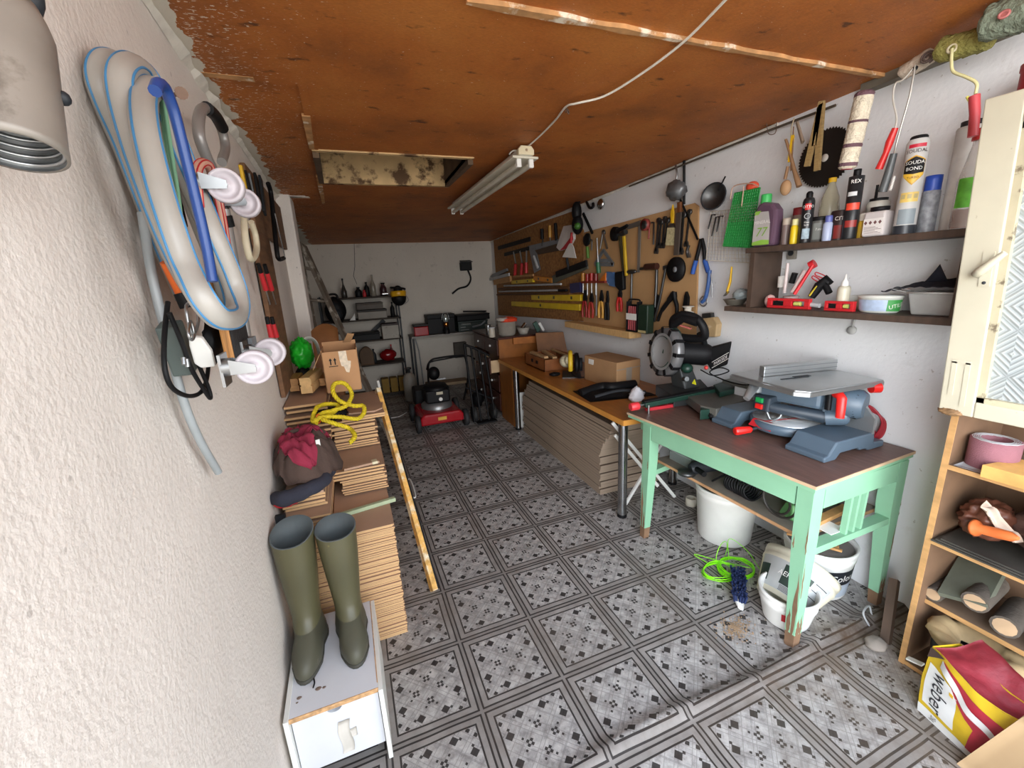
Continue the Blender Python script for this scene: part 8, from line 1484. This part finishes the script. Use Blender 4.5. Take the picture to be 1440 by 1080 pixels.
b = MB(); b.text('weber', .082, lambda x, y: face(.245+y*3.6, .47-x*2.55*1.05, .004)); part('lettering', b, mt('2c2c30', .5), t); b = MB(); b.text('25kg', .028, lambda x, y: face(.22+y*3.6, .07-x*1.4*1., .004)); part('weight_lettering', b, mt('2c2c30', .5), t); b = MB(); b.grid(lambda u, v: face(.37+.05*u, .62+.05*v, .003), 2, 2); part('logo_mark', b, YEL, t)
b = MB(); b.slab(lambda u, v: (face(u*1.0, 1)+V((.0, 0, -.005))).lerp(face(u, 1)+bk*1.1+V((.03, -.03, .03)), v)+V((.0, 0, -.04*math.sin(v*PI)*(.4+u*.6)+.008*noise.noise(V((u*5, v*5, 8))))), 18, 14, .002); part('inner_flap', b, mt('7d1f29', .6, var=.3, sc=14, bump=.4, bs=25), t, label='red inner flap')
b = MB(); b.grid(lambda u, v: face(.0+.22*u, .99-.16*v*(1-u)-.0*u, .005), 6, 5); part('dark_corner', b, mt('4a3632', .6), t, label='dark folded corner')
# cardboard leaning in the corner of the frame
P0, P1, P2, P3 = V((.985, -1.085, .0)), V((.985, -1.175, .30)), V((1.08, -1.55, .34)), V((.96, -1.55, .0)); b = MB(); b.slab(lambda u, v: P0.lerp(P3, u).lerp(P1.lerp(P2, u), v)+V((-.01*math.sin(u*PI), 0, 0)), 14, 10, .005)
t = thing('cardboard_sheet', 'large piece of plain cardboard leaning in front of the printed mortar bag', 'cardboard', (1.0, -1.3, 0)); part('sheet', b, mt('9d8260', .85, var=.06), t); b = MB(); b.slab(lambda u, v: (P0+V((-.05, -.09, 0))).lerp(P3+V((-.06, 0, 0)), u).lerp((P1+V((-.03, -.10, -.10))).lerp(P2+V((-.06, 0, -.1)), u), v), 8, 8, .004); part('flap', b, mt('917654', .85, var=.06), t)
b = MB(); b.tube([az(1436, 1052, .03), az(1446, 1085, .03)], .03, 12); one('white_roll', 'white paper roll lying on the floor in the near right corner', 'roll', b, WHT)
b = MB(); b.beam(az(1245, 905, .0), ax(1258, 815, 1.44), .03, .03, (0, 1, 0)); one('dark_post', 'short dark wooden post leaning between the green table and the cabinet', 'post', b, mt('57463a', .75, var=.2)); b = MB(); b.sph(az(1232, 905, .022), (.04, .035, .022), 14, 9, lambda d: .2*fbm(d, 2)); one('stone', 'grey stone lying at the foot of the dark wooden post', 'stone', b, mt('8a8178', .9, var=.15)); b = MB(); b.tube(smoothpath([az(1222, 880, .01), az(1214, 862, .06), az(1222, 852, .05), az(1226, 866, .02)], 5), .004, 6); one('white_wire_end', 'curled white wire sticking up from the floor by the table leg', 'wire', b, LGR)
# ================================================================ fluorescent batten and its cable
def acz(u, v, off=0.):
    d = _ray(u, v); t = (2.235-off-.034*CAM.y-CAM.z)/(d.z+.034*d.y); return CAM+d*t
n0, n1, f0, f1 = acz(719, 222, .07), acz(758, 224, .07), acz(631, 291, .07), acz(653, 297, .07)
nm0 = (n0+n1)/2; fm0 = (f0+f1)/2; d = (fm0-nm0); L = d.length; d.normalize(); s = V((d.y, -d.x, 0)).normalized(); w = .075
M_EN = mt('d3cdbc', .4, var=.05); t = thing('fluorescent_lamp', 'cream twin tube fluorescent lamp fixed to the orange ceiling', 'lamp', nm0)
up = s.cross(d)
if up.z < 0: up = -up
def bl(a, c, s0, s1, u0, u1):
    P = [nm0+d*(a*L)+s*s0+up*u0, nm0+d*(a*L)+s*s1+up*u0, nm0+d*(c*L)+s*s1+up*u0, nm0+d*(c*L)+s*s0+up*u0]; return MB().hexa(P+[p+up*(u1-u0) for p in P])
part('tray', bl(-.005, 1.005, -w, w, 0, .012), M_EN, t, bev=.003); b = MB(); q = [(-w*.5, .012), (w*.5, .012), (w*.38, .055), (-w*.38, .055)]; b.prism([nm0+d*(-.012*L)+s*a+up*c for a, c in q], d*(1.02*L)); part('housing', b, M_EN, t, bev=.006)
b = MB(); b.prism([nm0-d*.02+s*a+up*c for a, c in ((-w*.6, .014), (w*.6, .014), (w*.6, .04), (w*.4, .058), (-w*.4, .058), (-w*.6, .04))], d*.03); q_ = part('end_plate', b, mt('dccfae', .4), t, bev=.004); b = MB(); b.sph(nm0-d*.021+up*.036, .007, 10, 8); part('screw', b, mt('b09a80', .5), q_)
for k in (-1, 1):
    b = MB(); b.tube([nm0+d*(.02*L)+s*k*w*.48-up*.026, nm0+d*(.98*L)+s*k*w*.48-up*.026], .0135, 14); part('tube', b, mt('cdc8b8', .3), t, label='unlit tube')
    for a in (.0, .985): b = bl(a, a+.015, k*w*.48-.013, k*w*.48+.013, -.042, .0); part('lamp_holder', b, WHT, t, bev=.003)
b = MB(); P = smoothpath([acz(716, 217, .03), acz(722, 212, .012), acz(735, 211, .012), acz(755, 195, .012), acz(780, 170, .014), acz(796, 150, .02), acz(812, 145, .03), acz(850, 135, .03), acz(900, 105, .025), acz(960, 60, .02), acz(1020, 0, .015), acz(1075, -60, .012)], 6); b.tube(P, .0042, 8); one('white_cable', 'white cable sagging across the ceiling to the fluorescent lamp', 'cable', b, mt('e0dcd0', .45))
b = MB(); p = acz(796, 148, .0); b.tube(smoothpath([p, p+V((.004, 0, -.02)), p+V((.014, .004, -.03)), p+V((.016, .01, -.014)), p+V((.0, .012, -.006))], 5), .0028, 6); b.tube(smoothpath([p+V((.01, 0, 0)), p+V((-.006, 0, -.016)), p+V((.004, .01, -.024))], 4), .0022, 6); one('ceiling_hook', 'small twisted wire hook in the ceiling holding the white cable', 'hook', b, RUST)
b = MB(); q = acz(1078, 172, .0); b.tube(smoothpath([q, q+V((.02, 0, -.05)), q+V((.03, -.03, -.055)), q+V((.02, -.04, -.01))], 5), .002, 6); one('wire_loop', 'thin bent wire loop holding the iron rod under the ceiling', 'wire', b, RUST)
